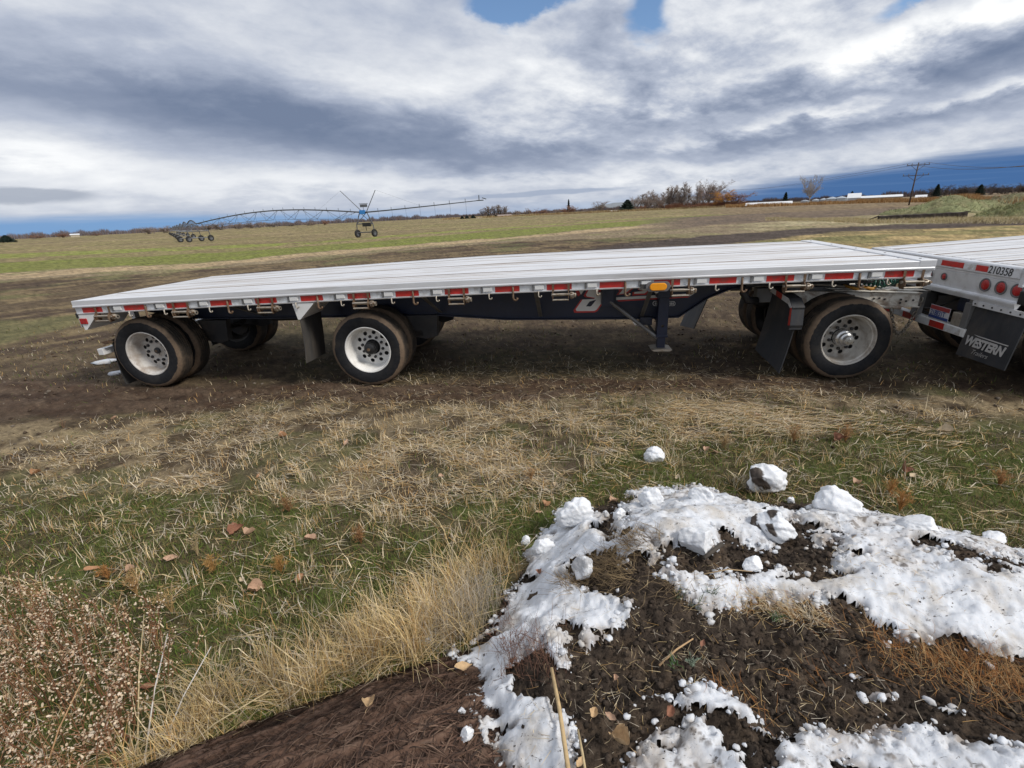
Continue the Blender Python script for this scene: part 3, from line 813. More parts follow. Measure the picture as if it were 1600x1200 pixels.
# amber marker lamp on the rail
mk = empty('marker_light', (7.36, -.004, zd(7.36) - .165), parent=tr)
def oval(w, h, n=24):
    p = []
    for k in range(n):
        a = 2 * math.pi * k / n; x = math.cos(a) * h; y = math.sin(a) * h
        p.append((x + (w - h if math.cos(a) > 0 else -(w - h)), y))
    return p
b = MB(); b.prism(oval(.134, .057), lambda a, z, k: (a, -.012 * k, z), 1); b.build('lamp_base', M['grommet'], mk, bevel=.003)
b = MB(); b.prism(oval(.094, .042), lambda a, z, k: (a, -.012 - .018 * k, z), 1); b.build('lens', M['amber'], mk, bevel=.008)
b = MB(); b.box((-.19, .0, -.02), (-.12, .02, .03)); b.build('bracket', M['dark_steel'], mk)
# lettering and stripe painted on the beam: thin vinyl a few millimetres proud of the web
def beam_px(poly, t=.797): return [T(880 + x / 8.0, 420 + y / 8.0, t) for x, y in poly]
def vinyl(name, poly, m, lift):
    b = MB(); b.prism(beam_px(poly), lambda a, z, k: (a, .7985 - lift - .002 * k, z), 1); return b.build(name, m, tr)
R1 = [(318, 222), (640, 222), (622, 275), (470, 280), (455, 290), (575, 298), (560, 345), (425, 530), (395, 545), (140, 550), (128, 520), (222, 385), (372, 382), (390, 372), (268, 352), (256, 335)]
W1 = [(340, 222), (620, 222), (604, 250), (448, 254), (428, 290), (560, 300), (546, 336), (416, 512), (388, 526), (168, 528), (156, 506), (242, 384), (386, 376), (398, 362), (296, 346), (284, 326)]
H1 = [(284, 468), (330, 408), (412, 386), (352, 462), (338, 470)]
vinyl('graphic_outline', R1, M['graphic_red'], .0)
vinyl('graphic_figure', W1, M['graphic_white'], .003)
vinyl('graphic_counter', H1, M['navy'], .006)
vinyl('graphic_outline', [(150, 222), (178, 222), (216, 320), (186, 346), (160, 305)], M['graphic_red'], .0)
vinyl('graphic_figure', [(172, 222), (292, 222), (222, 322)], M['graphic_white'], .003)
vinyl('graphic_outline', [(672, 222), (905, 222), (800, 312), (664, 330), (700, 280)], M['graphic_red'], .0)
vinyl('graphic_figure', [(738, 222), (888, 222), (768, 308), (694, 318), (744, 262)], M['graphic_white'], .003)
vinyl('graphic_outline', [(945, 222), (1060, 222), (1062, 296), (1030, 326), (862, 334), (868, 292), (1002, 282), (930, 262)], M['graphic_red'], .0)
vinyl('graphic_figure', [(968, 222), (1048, 222), (1046, 285), (1014, 306), (884, 312), (890, 290), (1012, 276), (938, 258)], M['graphic_white'], .003)
vinyl('graphic_stripe', [(662, 356), (1640, 305), (1590, 338), (662, 390)], M['graphic_white'], .003)
vinyl('graphic_stripe', [(676, 392), (1588, 341), (1560, 358), (690, 408)], M['graphic_red'], .003)
for x0, x1 in ((1118, 1240), (1288, 1402)):
    o_ = [((x0 + x1) / 2 + a * (x1 - x0) / 2, 434 + c_ * 34) for a, c_ in oval(1, .45)]
    o_ = [((x0 + x1) / 2 + (p[0] - (x0 + x1) / 2), 434 + (p[1] - 434) * 2) for p in o_]
    vinyl('emblem', o_, M['graphic_white'], .0)
    vinyl('emblem', [((x0 + x1) / 2 + (p[0] - (x0 + x1) / 2) * .88, 434 + (p[1] - 434) * .8) for p in o_], M['navy'], .003)
    for k in range(4):
        xx = x0 + (x1 - x0) * (.22 + .16 * k); vinyl('emblem', [(xx, 420), (xx + 10, 419), (xx + 10, 449), (xx, 450)], M['graphic_white'], .006)
# landing gear, wound up clear of the ground
for t0, far in ((.60, 0), (1.99, 1)):
    lg = empty('landing_leg', (7.56, t0, 0), parent=tr)
    b = MB(); b.box((-.065, -.06, .47), (.065, .06, zd(7.56) - .176)); b.box((-.075, -.07, .47), (.075, .07, .50)); b.box((-.09, -.075, .98), (.09, .075, 1.14)); b.build('outer_tube', M['navy'], lg, bevel=.006)
    b = MB(); b.box((-.05, -.045, .325), (.05, .045, .475)); b.build('inner_tube', M['navy'], lg, bevel=.004)
    b = MB(); b.prism([(-.13, .318), (-.10, .302), (.10, .302), (.13, .318), (.06, .33), (-.06, .33)], lambda a, z, k: (a, -.12 + .24 * k, z), 1); b.build('foot', M['zinc'], lg)
    b = MB()
    p0 = Vector((-.05, -.03, .46)); p1 = Vector((-.66, .02, .935))
    b.tube([p0, p1], .024, 8, 0); b.tube([p0 + Vector((0, .03, 0)), Vector((-.2, .2, .69))], .018, 6, 1); b.build('brace', [M['grey_steel'], M['dark_steel']], lg, smooth=True, auto=True)
b = MB(); b.box((6.80, .60, .88), (6.95, .80, 1.10)); b.box((7.30, .70, .60), (7.46, .80, .70)); b.build('brace_bracket', M['navy'], tr, bevel=.006)
b = MB(); b.tube([(7.56, .54, .62), (7.56, 2.05, .62)], .02, 8); b.tube([(7.56, .66, .9), (7.56, 1.93, .9)], .014, 8); b.build('cross_shaft', M['dark_steel'], tr, smooth=True)
for s, zt in ((5.98, .74), (4.62, .83), (7.30, .71), (2.1, .84)):
    b = MB(); z = zd(s) - .176
    b.hexa([(s, .05, z), (s + .012, .05, z), (s + .012, .11, z), (s, .11, z)], [(s + .02, .725, zt), (s + .032, .725, zt), (s + .032, .785, zt), (s + .02, .785, zt)])
    b.hexa([(s - .02, .05, z), (s + .032, .05, z), (s + .032, .058, z), (s - .02, .058, z)], [(s, .725, zt), (s + .052, .725, zt), (s + .052, .733, zt), (s, .733, zt)])
    b.build('outrigger', M['grey_steel'], tr)
# axles, hangers, air bags, brake chambers
S_AX = (.6966, 3.804)
for s in S_AX:
    b = MB(); b.tube([(s, .42, RW), (s, TW - .42, RW)], .064, 14); b.build('axle', M['dark_steel'], tr, smooth=True, auto=True)
    for t0 in (.72, 1.76):
        b = MB(); b.prism([(s + .36, .80), (s + .80, .80), (s + .76, .50), (s + .62, .46), (s + .46, .50)], lambda a, z, k: (a, t0 + .10 * k, z), 1); b.build('axle_hanger', M['dark_steel'], tr, bevel=.006)
        b = MB(); b.box((s - .30, t0, .50), (s + .58, t0 + .09, .60)); b.build('trailing_arm', M['dark_steel'], tr, bevel=.01)
        b = MB(); b.lathe([(0, .58), (.10, .585), (.13, .63), (.115, .68), (.13, .73), (.10, .79), (0, .8)], 18, 0, (s - .22, t0 + .05, 0), 'z'); b.build('air_bag', M['black'], tr, smooth=True)
        b = MB(); b.lathe([(0, 0), (.085, .01), (.095, .07), (.095, .15), (.07, .2), (0, .2)], 16, 0, (s + .14, t0 + .05, .60), 'x'); b.build('brake_chamber', M['dark_steel'], tr, smooth=True, auto=True)
    for far in (0, 1):
        b = MB(); t0 = .40 if not far else TW - .58
        b.lathe([(.0, 0), (.205, 0), (.21, .17), (.0, .18)], 28, 0, (s, t0 + .0, RW)); b.build('brake_drum', M['dark_steel'], tr, smooth=True, auto=True)
wheel(tr, S_AX[0], .1125, RW - .004, False, 'rear', .25, label='dusty rearmost wheel with rusty hub')
wheel(tr, S_AX[1], .1125, RW - .004, False, 'mid', .5, label='clean white wheel with protruding black hub')
wheel(tr, S_AX[0], TW - .1125, RW - .004, True, 'rear', .9)
wheel(tr, S_AX[1], TW - .1125, RW - .004, True, 'mid', 1.9)
b = MB(); b.lathe([(0, 0), (.10, .01), (.125, .05), (.125, .75), (.10, .79), (0, .8)], 22, 0, (1.75, 1.295, .78), 'x'); b.build('air_tank', M['dark_steel'], tr, smooth=True, auto=True)
b = MB(); b.tube([(.9, 1.2, .98), (2.5, 1.15, .95), (4.5, 1.2, .93), (6.5, 1.15, .88), (8.6, 1.25, 1.1)], .016, 6); b.tube([(1.5, 1.3, .75), (1.2, 1.1, .62), (.9, .9, .6)], .012, 6); b.build('air_line', M['black'], tr, smooth=True)
# mud flaps hung from white gusset brackets
def gusset(s0):
    b = MB(); z = zd(s0) - .177
    b.prism([(s0, z), (s0 + .285, z), (s0 + .255, z - .03), (s0 + .065, z - .205), (s0 + .035, z - .205)], lambda a, q, k: (a, .012 + .006 * k, q), 1)
    b.hexa([(s0 + .285, .012, z), (s0 + .29, .012, z), (s0 + .29, .55, z), (s0 + .285, .55, z)][::1], [(s0 + .285, .012, z - .004), (s0 + .29, .012, z - .004), (s0 + .29, .55, z - .004), (s0 + .285, .55, z - .004)])
    b.add([(s0 + .255, .012, z - .03), (s0 + .065, .012, z - .205), (s0 + .065, .56, z - .205), (s0 + .255, .56, z - .03)], [(0, 1, 2, 3)])
    b.add([(s0 + .035, .018, z - .205), (s0 + .065, .018, z - .205), (s0 + .065, .56, z - .205), (s0 + .035, .56, z - .205)], [(0, 1, 2, 3)])
    b.add([(s0 + .255, .012, z - .03), (s0 + .285, .012, z), (s0 + .285, .56, z), (s0 + .255, .56, z - .03)], [(0, 1, 2, 3)])
    return b.build('flap_bracket', M['white'], tr)
gusset(.005); gusset(2.985)
def flap(parent, pts_top, pts_bot, m, thick=.012, n=8, curl=.02, name='mud_flap'):
    """hanging sheet between two edges, slightly bowed"""
    a0, a1 = Vector(pts_top[0]), Vector(pts_top[1]); c0, c1 = Vector(pts_bot[0]), Vector(pts_bot[1])
    vs = []
    for i in range(n + 1):
        f = i / n
        for j in range(5):
            g = j / 4; p = (a0.lerp(a1, g)).lerp(c0.lerp(c1, g), f)
            p.x += curl * math.sin(f * 2.6) * (1 - .4 * g) + .006 * math.sin(g * 5)
            vs.append(p)
    k = len(vs); vs += [v + Vector((thick, 0, 0)) for v in vs]
    fs = [(i * 5 + j, i * 5 + j + 1, (i + 1) * 5 + j + 1, (i + 1) * 5 + j) for i in range(n) for j in range(4)]
    fs2 = [tuple(q + k for q in reversed(f)) for f in fs]
    rim_ = [i for i in range(5)] + [i * 5 + 4 for i in range(1, n + 1)] + [n * 5 + j for j in (3, 2, 1, 0)] + [i * 5 for i in range(n - 1, 0, -1)]
    side = [(rim_[q], rim_[(q + 1) % len(rim_)], rim_[(q + 1) % len(rim_)] + k, rim_[q] + k) for q in range(len(rim_))]
    b = MB(); b.add(vs, fs + fs2 + side); return b.build(name, m, parent, smooth=True, auto=True)
flap(tr, [(3.03, .03, .97), (3.02, .58, .96)], [(3.0, .0, .365), (2.98, .56, .33)], M['brown_rubber'])
flap(tr, [(.20, .16, .68), (.20, .66, .68)], [(.20, .16, .04), (.20, .66, .03)], M['brown_rubber'], curl=-.03)
flap(tr, [(.10, 1.99, .97), (.10, 2.54, .97)], [(.16, 1.97, .10), (.16, 2.52, .09)], M['brown_rubber'], curl=-.03)
flap(tr, [(3.03, 2.02, .97), (3.02, 2.56, .96)], [(3.0, 2.0, .365), (2.98, 2.55, .33)], M['brown_rubber'])
# tail: lamp on the bracket, under-ride bar
tl_ = empty('tail_light', (-.004, .30, .985), parent=tr)
b = MB(); b.box((-.012, -.275, -.09), (.0, .28, .105)); b.build('lamp_panel', M['white'], tl_, bevel=.003)
b = MB(); b.lathe([(0, -.03), (.04, -.028), (.055, -.012), (.055, 0)], 20, 0, (-.012, -.16, 0), 'x'); b.lathe([(0, -.03), (.04, -.028), (.055, -.012), (.055, 0)], 20, 0, (-.012, .06, 0), 'x'); b.build('lens', M['redlens'], tl_, smooth=True)
b = MB(); b.box((.022, -.300, -.045), (.125, -.284, .03)); b.build('side_lens', M['redlens'], tl_, bevel=.007)
b = MB(); b.box((-.006, -.30, .035), (.02, -.284, .10)); b.build('rubber_buffer', M['black'], tl_, bevel=.004)
b = MB(); b.box((.0, .10, .49), (.085, 2.49, .575)); b.box((.01, .75, .575), (.075, .83, 1.0)); b.box((.01, 1.76, .575), (.075, 1.84, 1.0)); b.build('underride_bar', M['white'], tr, bevel=.006)
b = MB(); b.prism([(.10, .67), (.2, .69), (.22, .65), (.15, .63)], lambda a, z, k: (a, .10 + .5 * k, z), 1); b.build('flap_hanger', M['rust'], tr)
# upper coupler under the nose
b = MB(); b.box((8.55, .62, 1.075), (10.0, 1.97, 1.095)); b.box((8.9, .9, 1.095), (9.9, 1.7, 1.17)); b.build('coupler_plate', M['dark_steel'], tr)

# ================================================================== CONVERTER DOLLY
DS, DT = 9.6135, 1.295
dol = empty('converter_dolly', tuple(t_world(DS, DT)), TYAW)
tag(dol, 'two-wheeled converter dolly with chipped white drawbar under the front of the long trailer', 'dolly')
def dl(s, t, z): return (s - DS, t - DT, z)
wheel(dol, 0, .1857 - DT, RW - .006, False, 'dolly', .1)
wheel(dol, 0, TW - .1857 - DT, RW - .006, True, 'dolly', .8)
b = MB(); b.tube([dl(DS, .45, RW), dl(DS, TW - .45, RW)], .065, 14); b.build('axle', M['dark_steel'], dol, smooth=True, auto=True)
for far in (0, 1):
    t0 = .46 if not far else TW - .64
    b = MB(); b.lathe([(.0, 0), (.205, 0), (.21, .17), (.0, .18)], 28, 0, dl(DS, t0, RW)); b.build('brake_drum', M['dark_steel'], dol, smooth=True, auto=True)
    t0 = .78 if not far else 1.70
    b = MB(); b.box(dl(8.75, t0, .84), dl(10.1, t0 + .11, 1.02)); b.build('frame_rail', M['grey_steel'], dol, bevel=.006)
    b = MB(); b.prism([(-.30, .84), (.30, .84), (.12, .52), (-.12, .52)], lambda a, z, k: (a, t0 + .01 - DT + .09 * k, z), 1); b.build('spring_hanger', M['dark_steel'], dol, bevel=.006)
    b = MB(); b.lathe([(0, .58), (.10, .585), (.13, .63), (.115, .69), (.13, .75), (.10, .82), (0, .83)], 18, 0, dl(9.25, t0 + .05, 0), 'z'); b.build('air_bag', M['black'], dol, smooth=True)
b = MB(); b.lathe([(0, 1.012), (.44, 1.012), (.46, 1.03), (.46, 1.06), (.44, 1.072), (0, 1.072)], 36, 0, (-.02, 0, 0), 'z'); b.build('fifth_wheel', M['dark_steel'], dol, smooth=True, auto=True)
# A-shaped drawbar: two deep beams meeting at the eye near the lead trailer
EYE = (10.68, .74)
for t0, side in ((.70, -1), (1.75, 1)):
    A0 = np.array([9.05, t0]); A1 = np.array([EYE[0] - .10, EYE[1] + .05 * side]); d = A1 - A0; d /= np.linalg.norm(d); nn = np.array([-d[1], d[0]])
    def q(f, o, z): p = A0 + (A1 - A0) * f + nn * o; return dl(p[0], p[1], z)
    b = MB(); b.hexa([q(0, -.045, .84), q(1, -.045, .775), q(1, .045, .775), q(0, .045, .84)], [q(0, -.045, 1.0), q(1, -.045, .925), q(1, .045, .925), q(0, .045, 1.0)])
    b.hexa([q(.35, -.075, .99), q(1, -.075, .927), q(1, .075, .927), q(.35, .075, .99)], [q(.35, -.075, 1.002), q(1, -.075, .939), q(1, .075, .939), q(.35, .075, 1.002)])
    b.hexa([q(.35, -.08, .806), q(1, -.08, .763), q(1, .08, .763), q(.35, .08, .806)], [q(.35, -.08, .818), q(1, -.08, .775), q(1, .08, .775), q(.35, .08, .818)])
    b.build('drawbar_beam', M['worn_white'], dol, bevel=.004)
    if side < 0:
        def w_(f, z, k): return q(f, -.047 - .006 * k, z)
        b = MB(); b.prism([(.60, .80), (.80, .785), (.80, .90), (.64, .91), (.61, .88)], lambda a, z, k: w_(a, z, k), 1); b.build('drawbar_gusset', M['worn_white'], dol)
        b = MB(); b.prism([(.44, .83), (.475, .83), (.475, .935), (.44, .94)], lambda a, z, k: w_(a, z, k), 1); b.build('red_tape', M['red'], dol)
        b = MB(); b.prism([(.50, .835), (.515, .835), (.515, .93), (.50, .935)], lambda a, z, k: w_(a, z, k), 1); b.build('dark_strap', M['dark_steel'], dol)
        b = MB()
        for f, z in ((.66, .88), (.70, .885), (.74, .87), (.86, .86), (.90, .84), (.86, .82), (.95, .85)):
            p = q(f, -.053, z); b.lathe([(.012, 0), (.012, -.008), (0, -.008)], 8, 0, p)
        b.build('bolts', M['dark_steel'], dol)['kind'] = 'stuff'
b = MB(); b.hexa([dl(9.55, .72, 1.003), dl(10.72, .70, .941), dl(10.72, .80, .941), dl(9.55, 1.65, 1.003)], [dl(9.55, .72, 1.011), dl(10.72, .70, .949), dl(10.72, .80, .949), dl(9.55, 1.65, 1.011)]); b.build('drawbar_deck', M['worn_white'], dol)
b = MB(); ey = dl(EYE[0], EYE[1], .84)
b.prism([(-.17, -.06), (.02, -.07), (.07, -.03), (.085, .03), (.05, .09), (.0, .105), (-.12, .08)], lambda a, z, k: (ey[0] + a, ey[1] - .06 + .012 * k, ey[2] + z), 1)
b.prism([(-.14, -.05), (-.02, -.05), (-.02, -.16), (-.05, -.18), (-.13, -.18), (-.15, -.15)], lambda a, z, k: (ey[0] + a, ey[1] - .075 + .012 * k, ey[2] + z), 1)
b.build('drawbar_tongue', M['grey_steel'], dol)
b = MB()
for k in range(9):
    a = -math.pi * .7 + k * .5; p = (ey[0] + .1 + .055 * math.cos(a), ey[1], ey[2] + .055 * math.sin(a)); p2 = (ey[0] + .1 + .055 * math.cos(a + .5), ey[1], ey[2] + .055 * math.sin(a + .5)); b.tube([p, p2], .022, 8)
b.build('tow_eye', M['dark_steel'], dol, smooth=True)
b = MB(); b.tube([dl(10.0, .60, .80), dl(10.25, .62, .775), dl(10.36, .60, .768)], .022, 8); b.build('support_pipe', M['worn_white'], dol, smooth=True)
# hanging safety chain, link by link joined into one part
b = MB(); cpts = []
for k in range(27):
    f = k / 26; s = 10.26 + .36 * f; zc_ = .77 - .34 * (1 - (2 * f - .95) ** 2 / .9025) + .02 * f; cpts.append(Vector(dl(s, .60 + .06 * f, zc_)))
for k in range(26):
    p, q_ = cpts[k], cpts[k + 1]; d = (q_ - p).normalized(); sd_ = Vector((0, 1, 0)) if k % 2 else d.cross(Vector((0, 1, 0))).normalized(); mid = (p + q_) / 2; L_ = (q_ - p).length * .66
    ring = [mid + d * (L_ * math.cos(a)) + sd_ * (.019 * math.sin(a)) for a in [2 * math.pi * j / 8 for j in range(9)]]
    b.tube(ring, .0075, 5, 0, False)
b.build('safety_chain', M['chain'], dol, smooth=True)
b = MB(); b.tube([dl(10.12, .62, .76), dl(10.05, .63, .70), dl(10.15, .64, .64)], .012, 6); b.build('grab_hook', M['dark_steel'], dol, smooth=True)
# coiled air hoses heaped on the drawbar
def coil(pts, R_, turns, r, m, name):
    P = [Vector(p) for p in pts]; out = []; n = turns * 9
    for k in range(n + 1):
        f = k / n * (len(P) - 1); i = min(int(f), len(P) - 2); g = f - i; p = P[i].lerp(P[i + 1], g); d = (P[i + 1] - P[i]).normalized(); a = d.cross(Vector((0, 0, 1))).normalized(); c_ = a.cross(d); t = 2 * math.pi * turns * k / n
        out.append(p + a * (R_ * math.cos(t)) + c_ * (R_ * math.sin(t)))
    b = MB(); b.tube(out, r, 6); return b.build(name, m, dol, smooth=True)
coil([dl(9.80, .75, 1.17), dl(9.92, .72, 1.07), dl(10.12, .70, 1.04), dl(10.30, .73, 1.08), dl(10.42, .8, 1.13)], .047, 17, .0095, M['green_hose'], 'green_air_hose')
coil([dl(10.02, .82, 1.16), dl(10.20, .80, 1.13), dl(10.38, .86, 1.17)], .04, 9, .009, M['red_hose'], 'red_air_hose')
b = MB(); b.tube([dl(9.72, .72, 1.04), dl(9.85, .66, 1.0), dl(9.95, .70, 1.02), dl(10.02, .66, .995), dl(10.12, .72, 1.01)], [.014, .02, .016, .02, .012], 7); b.build('yellow_strap', M['yellow_rag'], dol, smooth=True)
b = MB(); b.tube([dl(9.2, .75, 1.07), dl(9.55, .70, 1.05), dl(9.72, .68, 1.03)], .016, 6); b.tube([dl(9.3, .8, 1.12), dl(9.5, .72, 1.1), dl(9.62, .70, 1.11)], .013, 6); b.build('release_rod', M['zinc'], dol, smooth=True)
b = MB(); b.box(dl(9.66, .72, 1.01), dl(9.80, .86, 1.14)); b.build('valve_box', M['black'], dol, bevel=.01)
b = MB(); b.tube([dl(8.62, .74, 1.10), dl(8.55, .68, .98), dl(8.60, .66, .90), dl(8.72, .68, .88)], .05, 10); b.build('exhaust_elbow', M['dark_steel'], dol, smooth=True)
# mud flaps with angled brackets
FT = .87
flap(dol, [dl(8.95, .09, .90), dl(8.88, .62, 1.03)], [dl(8.84, .10, .12), dl(8.80, .72, .235)], M['rubber'], curl=.015)
flap(dol, [dl(8.50, 1.72, .93), dl(8.50, 2.48, .84)], [dl(8.28, 1.72, .28), dl(8.28, 2.5, .15)], M['rubber'], curl=.0)
fb = empty('flap_bracket', dl(8.9, .08, 0), parent=dol)
BK = [(.60, 1.045), (.10, .985), (.0, .90), (-.015, .70), (.04, .66)]
b = MB()
for (ta, za), (tb, zb) in zip(BK[:-1], BK[1:]):
    b.hexa([(-.035, ta, za - .04), (-.035, tb, zb - .02), (.10, tb, zb - .02), (.10, ta, za - .04)], [(-.035, ta, za + .018), (-.035, tb - .012, zb + .012), (.10, tb - .012, zb + .012), (.10, ta, za + .018)])
b.build('bracket_arm', M['rubber'], fb)
seg = []
for (ta, za), (tb, zb), n_ in ((BK[0], BK[1], 3), (BK[1], BK[2], 1), (BK[2], BK[3], 1)):
    for i in range(n_): seg.append((ta + (tb - ta) * i / n_, za + (zb - za) * i / n_, ta + (tb - ta) * (i + 1) / n_, za + (zb - za) * (i + 1) / n_))
for i, (ta, za, tb, zb) in enumerate(seg):
    b = MB(); b.hexa([(-.0385, ta, za - .05), (-.0385, tb + (.04 if i > 2 else 0), zb - (.05 if i < 3 else .0)), (-.0355, tb + (.04 if i > 2 else 0), zb - (.05 if i < 3 else .0)), (-.0355, ta + (.04 if i > 3 else 0), za - (.05 if i < 4 else 0))], [(-.0385, ta, za + .012), (-.0385, tb, zb + .012), (-.0355, tb, zb + .012), (-.0355, ta, za + .012)])
    red = i in (1, 4); b.build('red_tape' if red else 'white_tape', M['red'] if red else M['tape_white'], fb)

# ================================================================== LEAD TRAILER (its tail end)
def text_part(name, body, size, m, parent, origin, ex, ez, shear=0.0, thick=.002, bold=0.0, space=1.0, xs=1.0):
    cu = bpy.data.curves.new(name, 'FONT'); cu.body = body; cu.size = size; cu.shear = shear; cu.extrude = thick; cu.offset = bold; cu.space_character = space
    to = bpy.data.objects.new(name, cu); C.objects.link(to)
    me = bpy.data.meshes.new_from_object(to.evaluated_get(bpy.context.evaluated_depsgraph_get()))
    bpy.data.objects.remove(to)
    ex = Vector(ex).normalized(); ez = Vector(ez).normalized(); nrm = ex.cross(ez)
    for v in me.vertices:
        c_ = v.co.copy(); v.co = Vector(origin) + ex * c_.x * xs + ez * c_.y + nrm * c_.z
    me.materials.clear(); me.materials.append(m)
    o = link_mesh(name, me, parent); return o

LYAW = TYAW - .06
far_c = t_world(10.753, 2.03)
LU = np.array([math.cos(LYAW), math.sin(LYAW)]); LN = np.array([-LU[1], LU[0]])
LO = far_c[:2] - LN * 2.59
lead = empty('lead_trailer', (LO[0], LO[1], 0), LYAW)
tag(lead, 'aluminium flatbed trailer ahead at the right edge, tail lamps and black mud flap showing', 'trailer')
LP = .052
def zl(s, t=0.0): return 1.352 + LP * s
LLEN = 9.0
def lsweep(b, prof, s0, s1, n=6): return sweep(b, prof, s0, s1, n, 0, False, zl)
for i in range(len(PB) - 1):
    a, c_ = PB[i], PB[i + 1]; wood = i in (1, 4, 7); g1 = .060 if wood else .024
    p = [(a + .003, -.04), (a + .003, -.003)]
    w_2 = (c_ - g1 - a - .012) / 3
    for q_ in range(3):
        x0 = a + .006 + q_ * w_2; p += [(x0 + .006, 0), (x0 + w_2 - .008, 0), (x0 + w_2 - .004, -.004), (x0 + w_2, -.004)]
    p += [(c_ - g1, -.04)]
    b = MB(); lsweep(b, p, .09, LLEN); b.build('deck_plank', M['alu_deck'], lead)
    if not wood and i < len(PB) - 2: b = MB(); lsweep(b, [(c_ - .022, -.04), (c_ - .022, -.005), (c_ + .002, -.005), (c_ + .002, -.04)], .09, LLEN); b.build('seam_filler', M['seam'], lead)
    if wood: b = MB(); lsweep(b, [(c_ - .057, -.04), (c_ - .057, -.003), (c_ + .002, -.003), (c_ + .002, -.04)], .09, LLEN); b.build('nailing_strip', M['wood'], lead)
for far in (0, 1):
    b = MB(); pr = RAILP if not far else [(TW - t, z) for t, z in RAILP]; lsweep(b, pr, .0, LLEN); b.build('side_rail', M['alu'], lead)
# rear face: top rail, lamp panel, lower lip
b = MB(); b.prism([(.088, .0), (.0, .0), (-.012, -.012), (-.012, -.10), (.01, -.112), (.01, -.135), (.088, -.135)], lambda a, z, k: (a, .063 + 2.464 * k, zl(0) + z), 1); b.build('rear_sill', M['alu'], lead)
b = MB(); b.prism([(.02, -.137), (.014, -.145), (.03, -.315), (.022, -.325), (-.012, -.332), (-.012, -.345), (.0, -.385), (.02, -.385), (.06, -.30), (.06, -.137)], lambda a, z, k: (a, .02 + 2.55 * k, zl(0) + z), 1); b.build('lamp_panel', M['alu'], lead)
for t0, t1, m, nm in ((1.11, .77, 'red', 'red_tape'), (1.135, 1.112, 'tape_white', 'white_tape'), (.77, .60, 'tape_white', 'white_tape'), (.60, .445, 'red', 'red_tape')):
    b = MB(); b.box((-.0155, t1, zl(0) - .085), (-.0125, t0, zl(0) - .028)); b.build(nm, M[m], lead)
text_part('trailer_number', '210358', .105, M['black'], lead, (-.0135, .44, zl(0) - .09), (0, -1, 0), (0, 0, 1), shear=.12, thick=.001, bold=.0006, xs=.92)
def lamp(t, z, r, parent):
    l = empty('tail_light', (.018, t, z), parent=parent)
    b = MB(); b.lathe([(r * .78, -.004), (r * .95, -.012), (r, -.004), (r, .01)], 28, 0, (0, 0, 0), 'x'); b.build('grommet', M['grommet'], l, smooth=True)
    b = MB(); b.lathe([(0, -.013), (r * .5, -.012), (r * .74, -.007), (r * .79, .0)], 28, 0, (0, 0, 0), 'x'); b.build('lens', M['redlens'], l, smooth=True)
for t in (.46, .265, .075, 2.12, 2.32, 2.51): lamp(t, zl(0) - .215, .068, lead)
lamp(1.06, zl(0) - .21, .042, lead); lamp(1.295, zl(0) - .21, .042, lead); lamp(1.53, zl(0) - .21, .042, lead)
b = MB(); b.box((-.02, -.10, zl(0) - .33), (.03, .0, zl(0) - .20)); b.build('rubber_buffer', M['black'], lead, bevel=.01)
# plate, bumper, posts, flap
b = MB(); b.box((-.006, -.16, zl(0) - .44), (.006, .52, zl(0) - .387)); b.build('flap_rail', M['alu'], lead)
b = MB()
for k in range(6): b.lathe([(.009, 0), (.009, -.006), (0, -.006)], 8, 0, (-.006, .48 - k * .11, zl(0) - .415), 'x')
b.build('bolts', M['dark_steel'], lead)['kind'] = 'stuff'
mf = flap(lead, [(.03, .51, zl(0) - .40), (.03, -.13, zl(0) - .40)], [(-.03, .51, .375), (-.03, -.13, .40)], M['rubber'], curl=.0, n=4)
fz = Vector((-.06, 0, zl(0) - .40 - .385)); dirz = (Vector((.03, 0, zl(0) - .40)) - Vector((-.03, 0, .385))).normalized()
def fpt(t, z): f = (z - .385) / (zl(0) - .40 - .385); return (-.03 + .06 * f - .0075, t, z)
text_part('flap_lettering', 'WESTERN', .128, M['flap_print'], mf, fpt(.455, .515), (0, -1, 0), dirz, shear=.22, thick=.001, bold=.006, xs=.88, space=.97)
b = MB(); b.prism([(.30, .622), (-.06, .622), (-.065, .632), (.37, .632)], lambda a, z, k: fpt(a, z) if k == 0 else (fpt(a, z)[0] - .002, a, z), 1); b.build('flap_lettering', M['flap_print'], mf)
text_part('flap_lettering', 'Trailers', .07, M['flap_print'], mf, fpt(.33, .44), (0, -1, 0), dirz, shear=.5, thick=.0008, bold=-.001)
flap(lead, [(.03, 2.08, zl(0) - .40), (.03, 2.72, zl(0) - .40)], [(-.03, 2.08, .385), (-.03, 2.72, .385)], M['rubber'], curl=.0, n=4)
b = MB(); b.box((-.02, .50, .565), (.07, 2.09, .655)); b.build('underride_bar', M['white'], lead, bevel=.006)
for t in (.545, 1.97): b = MB(); b.box((-.015, t - .03, .657), (.055, t + .055, .93)); b.box((.0, t - .02, .93), (.05, t + .03, 1.02)); b.build('bumper_post', M['grey_steel'], lead, bevel=.004)
b = MB(); b.box((-.012, .60, .657), (.05, .74, .80)); b.build('dirty_bracket', M['zinc'], lead, bevel=.006)
for i in range(6):
    t0 = .55 + i * .25; b = MB(); b.box((-.0245, t0, .575), (-.0215, t0 + .24, .645)); red = i in (1, 3, 5); b.build('red_tape' if red else 'white_tape', M['red'] if red else M['tape_white'], lead)
lp = empty('licence_plate', (-.01, 1.10, .665), parent=lead)
b = MB(); b.box((-.002, -.32, .0), (.0, .0, .155)); b.build('plate_sheet', M['plate_white'], lp)
b = MB(); b.box((-.004, -.315, .105), (-.0025, -.005, .15)); b.build('red_band', M['plate_red'], lp)
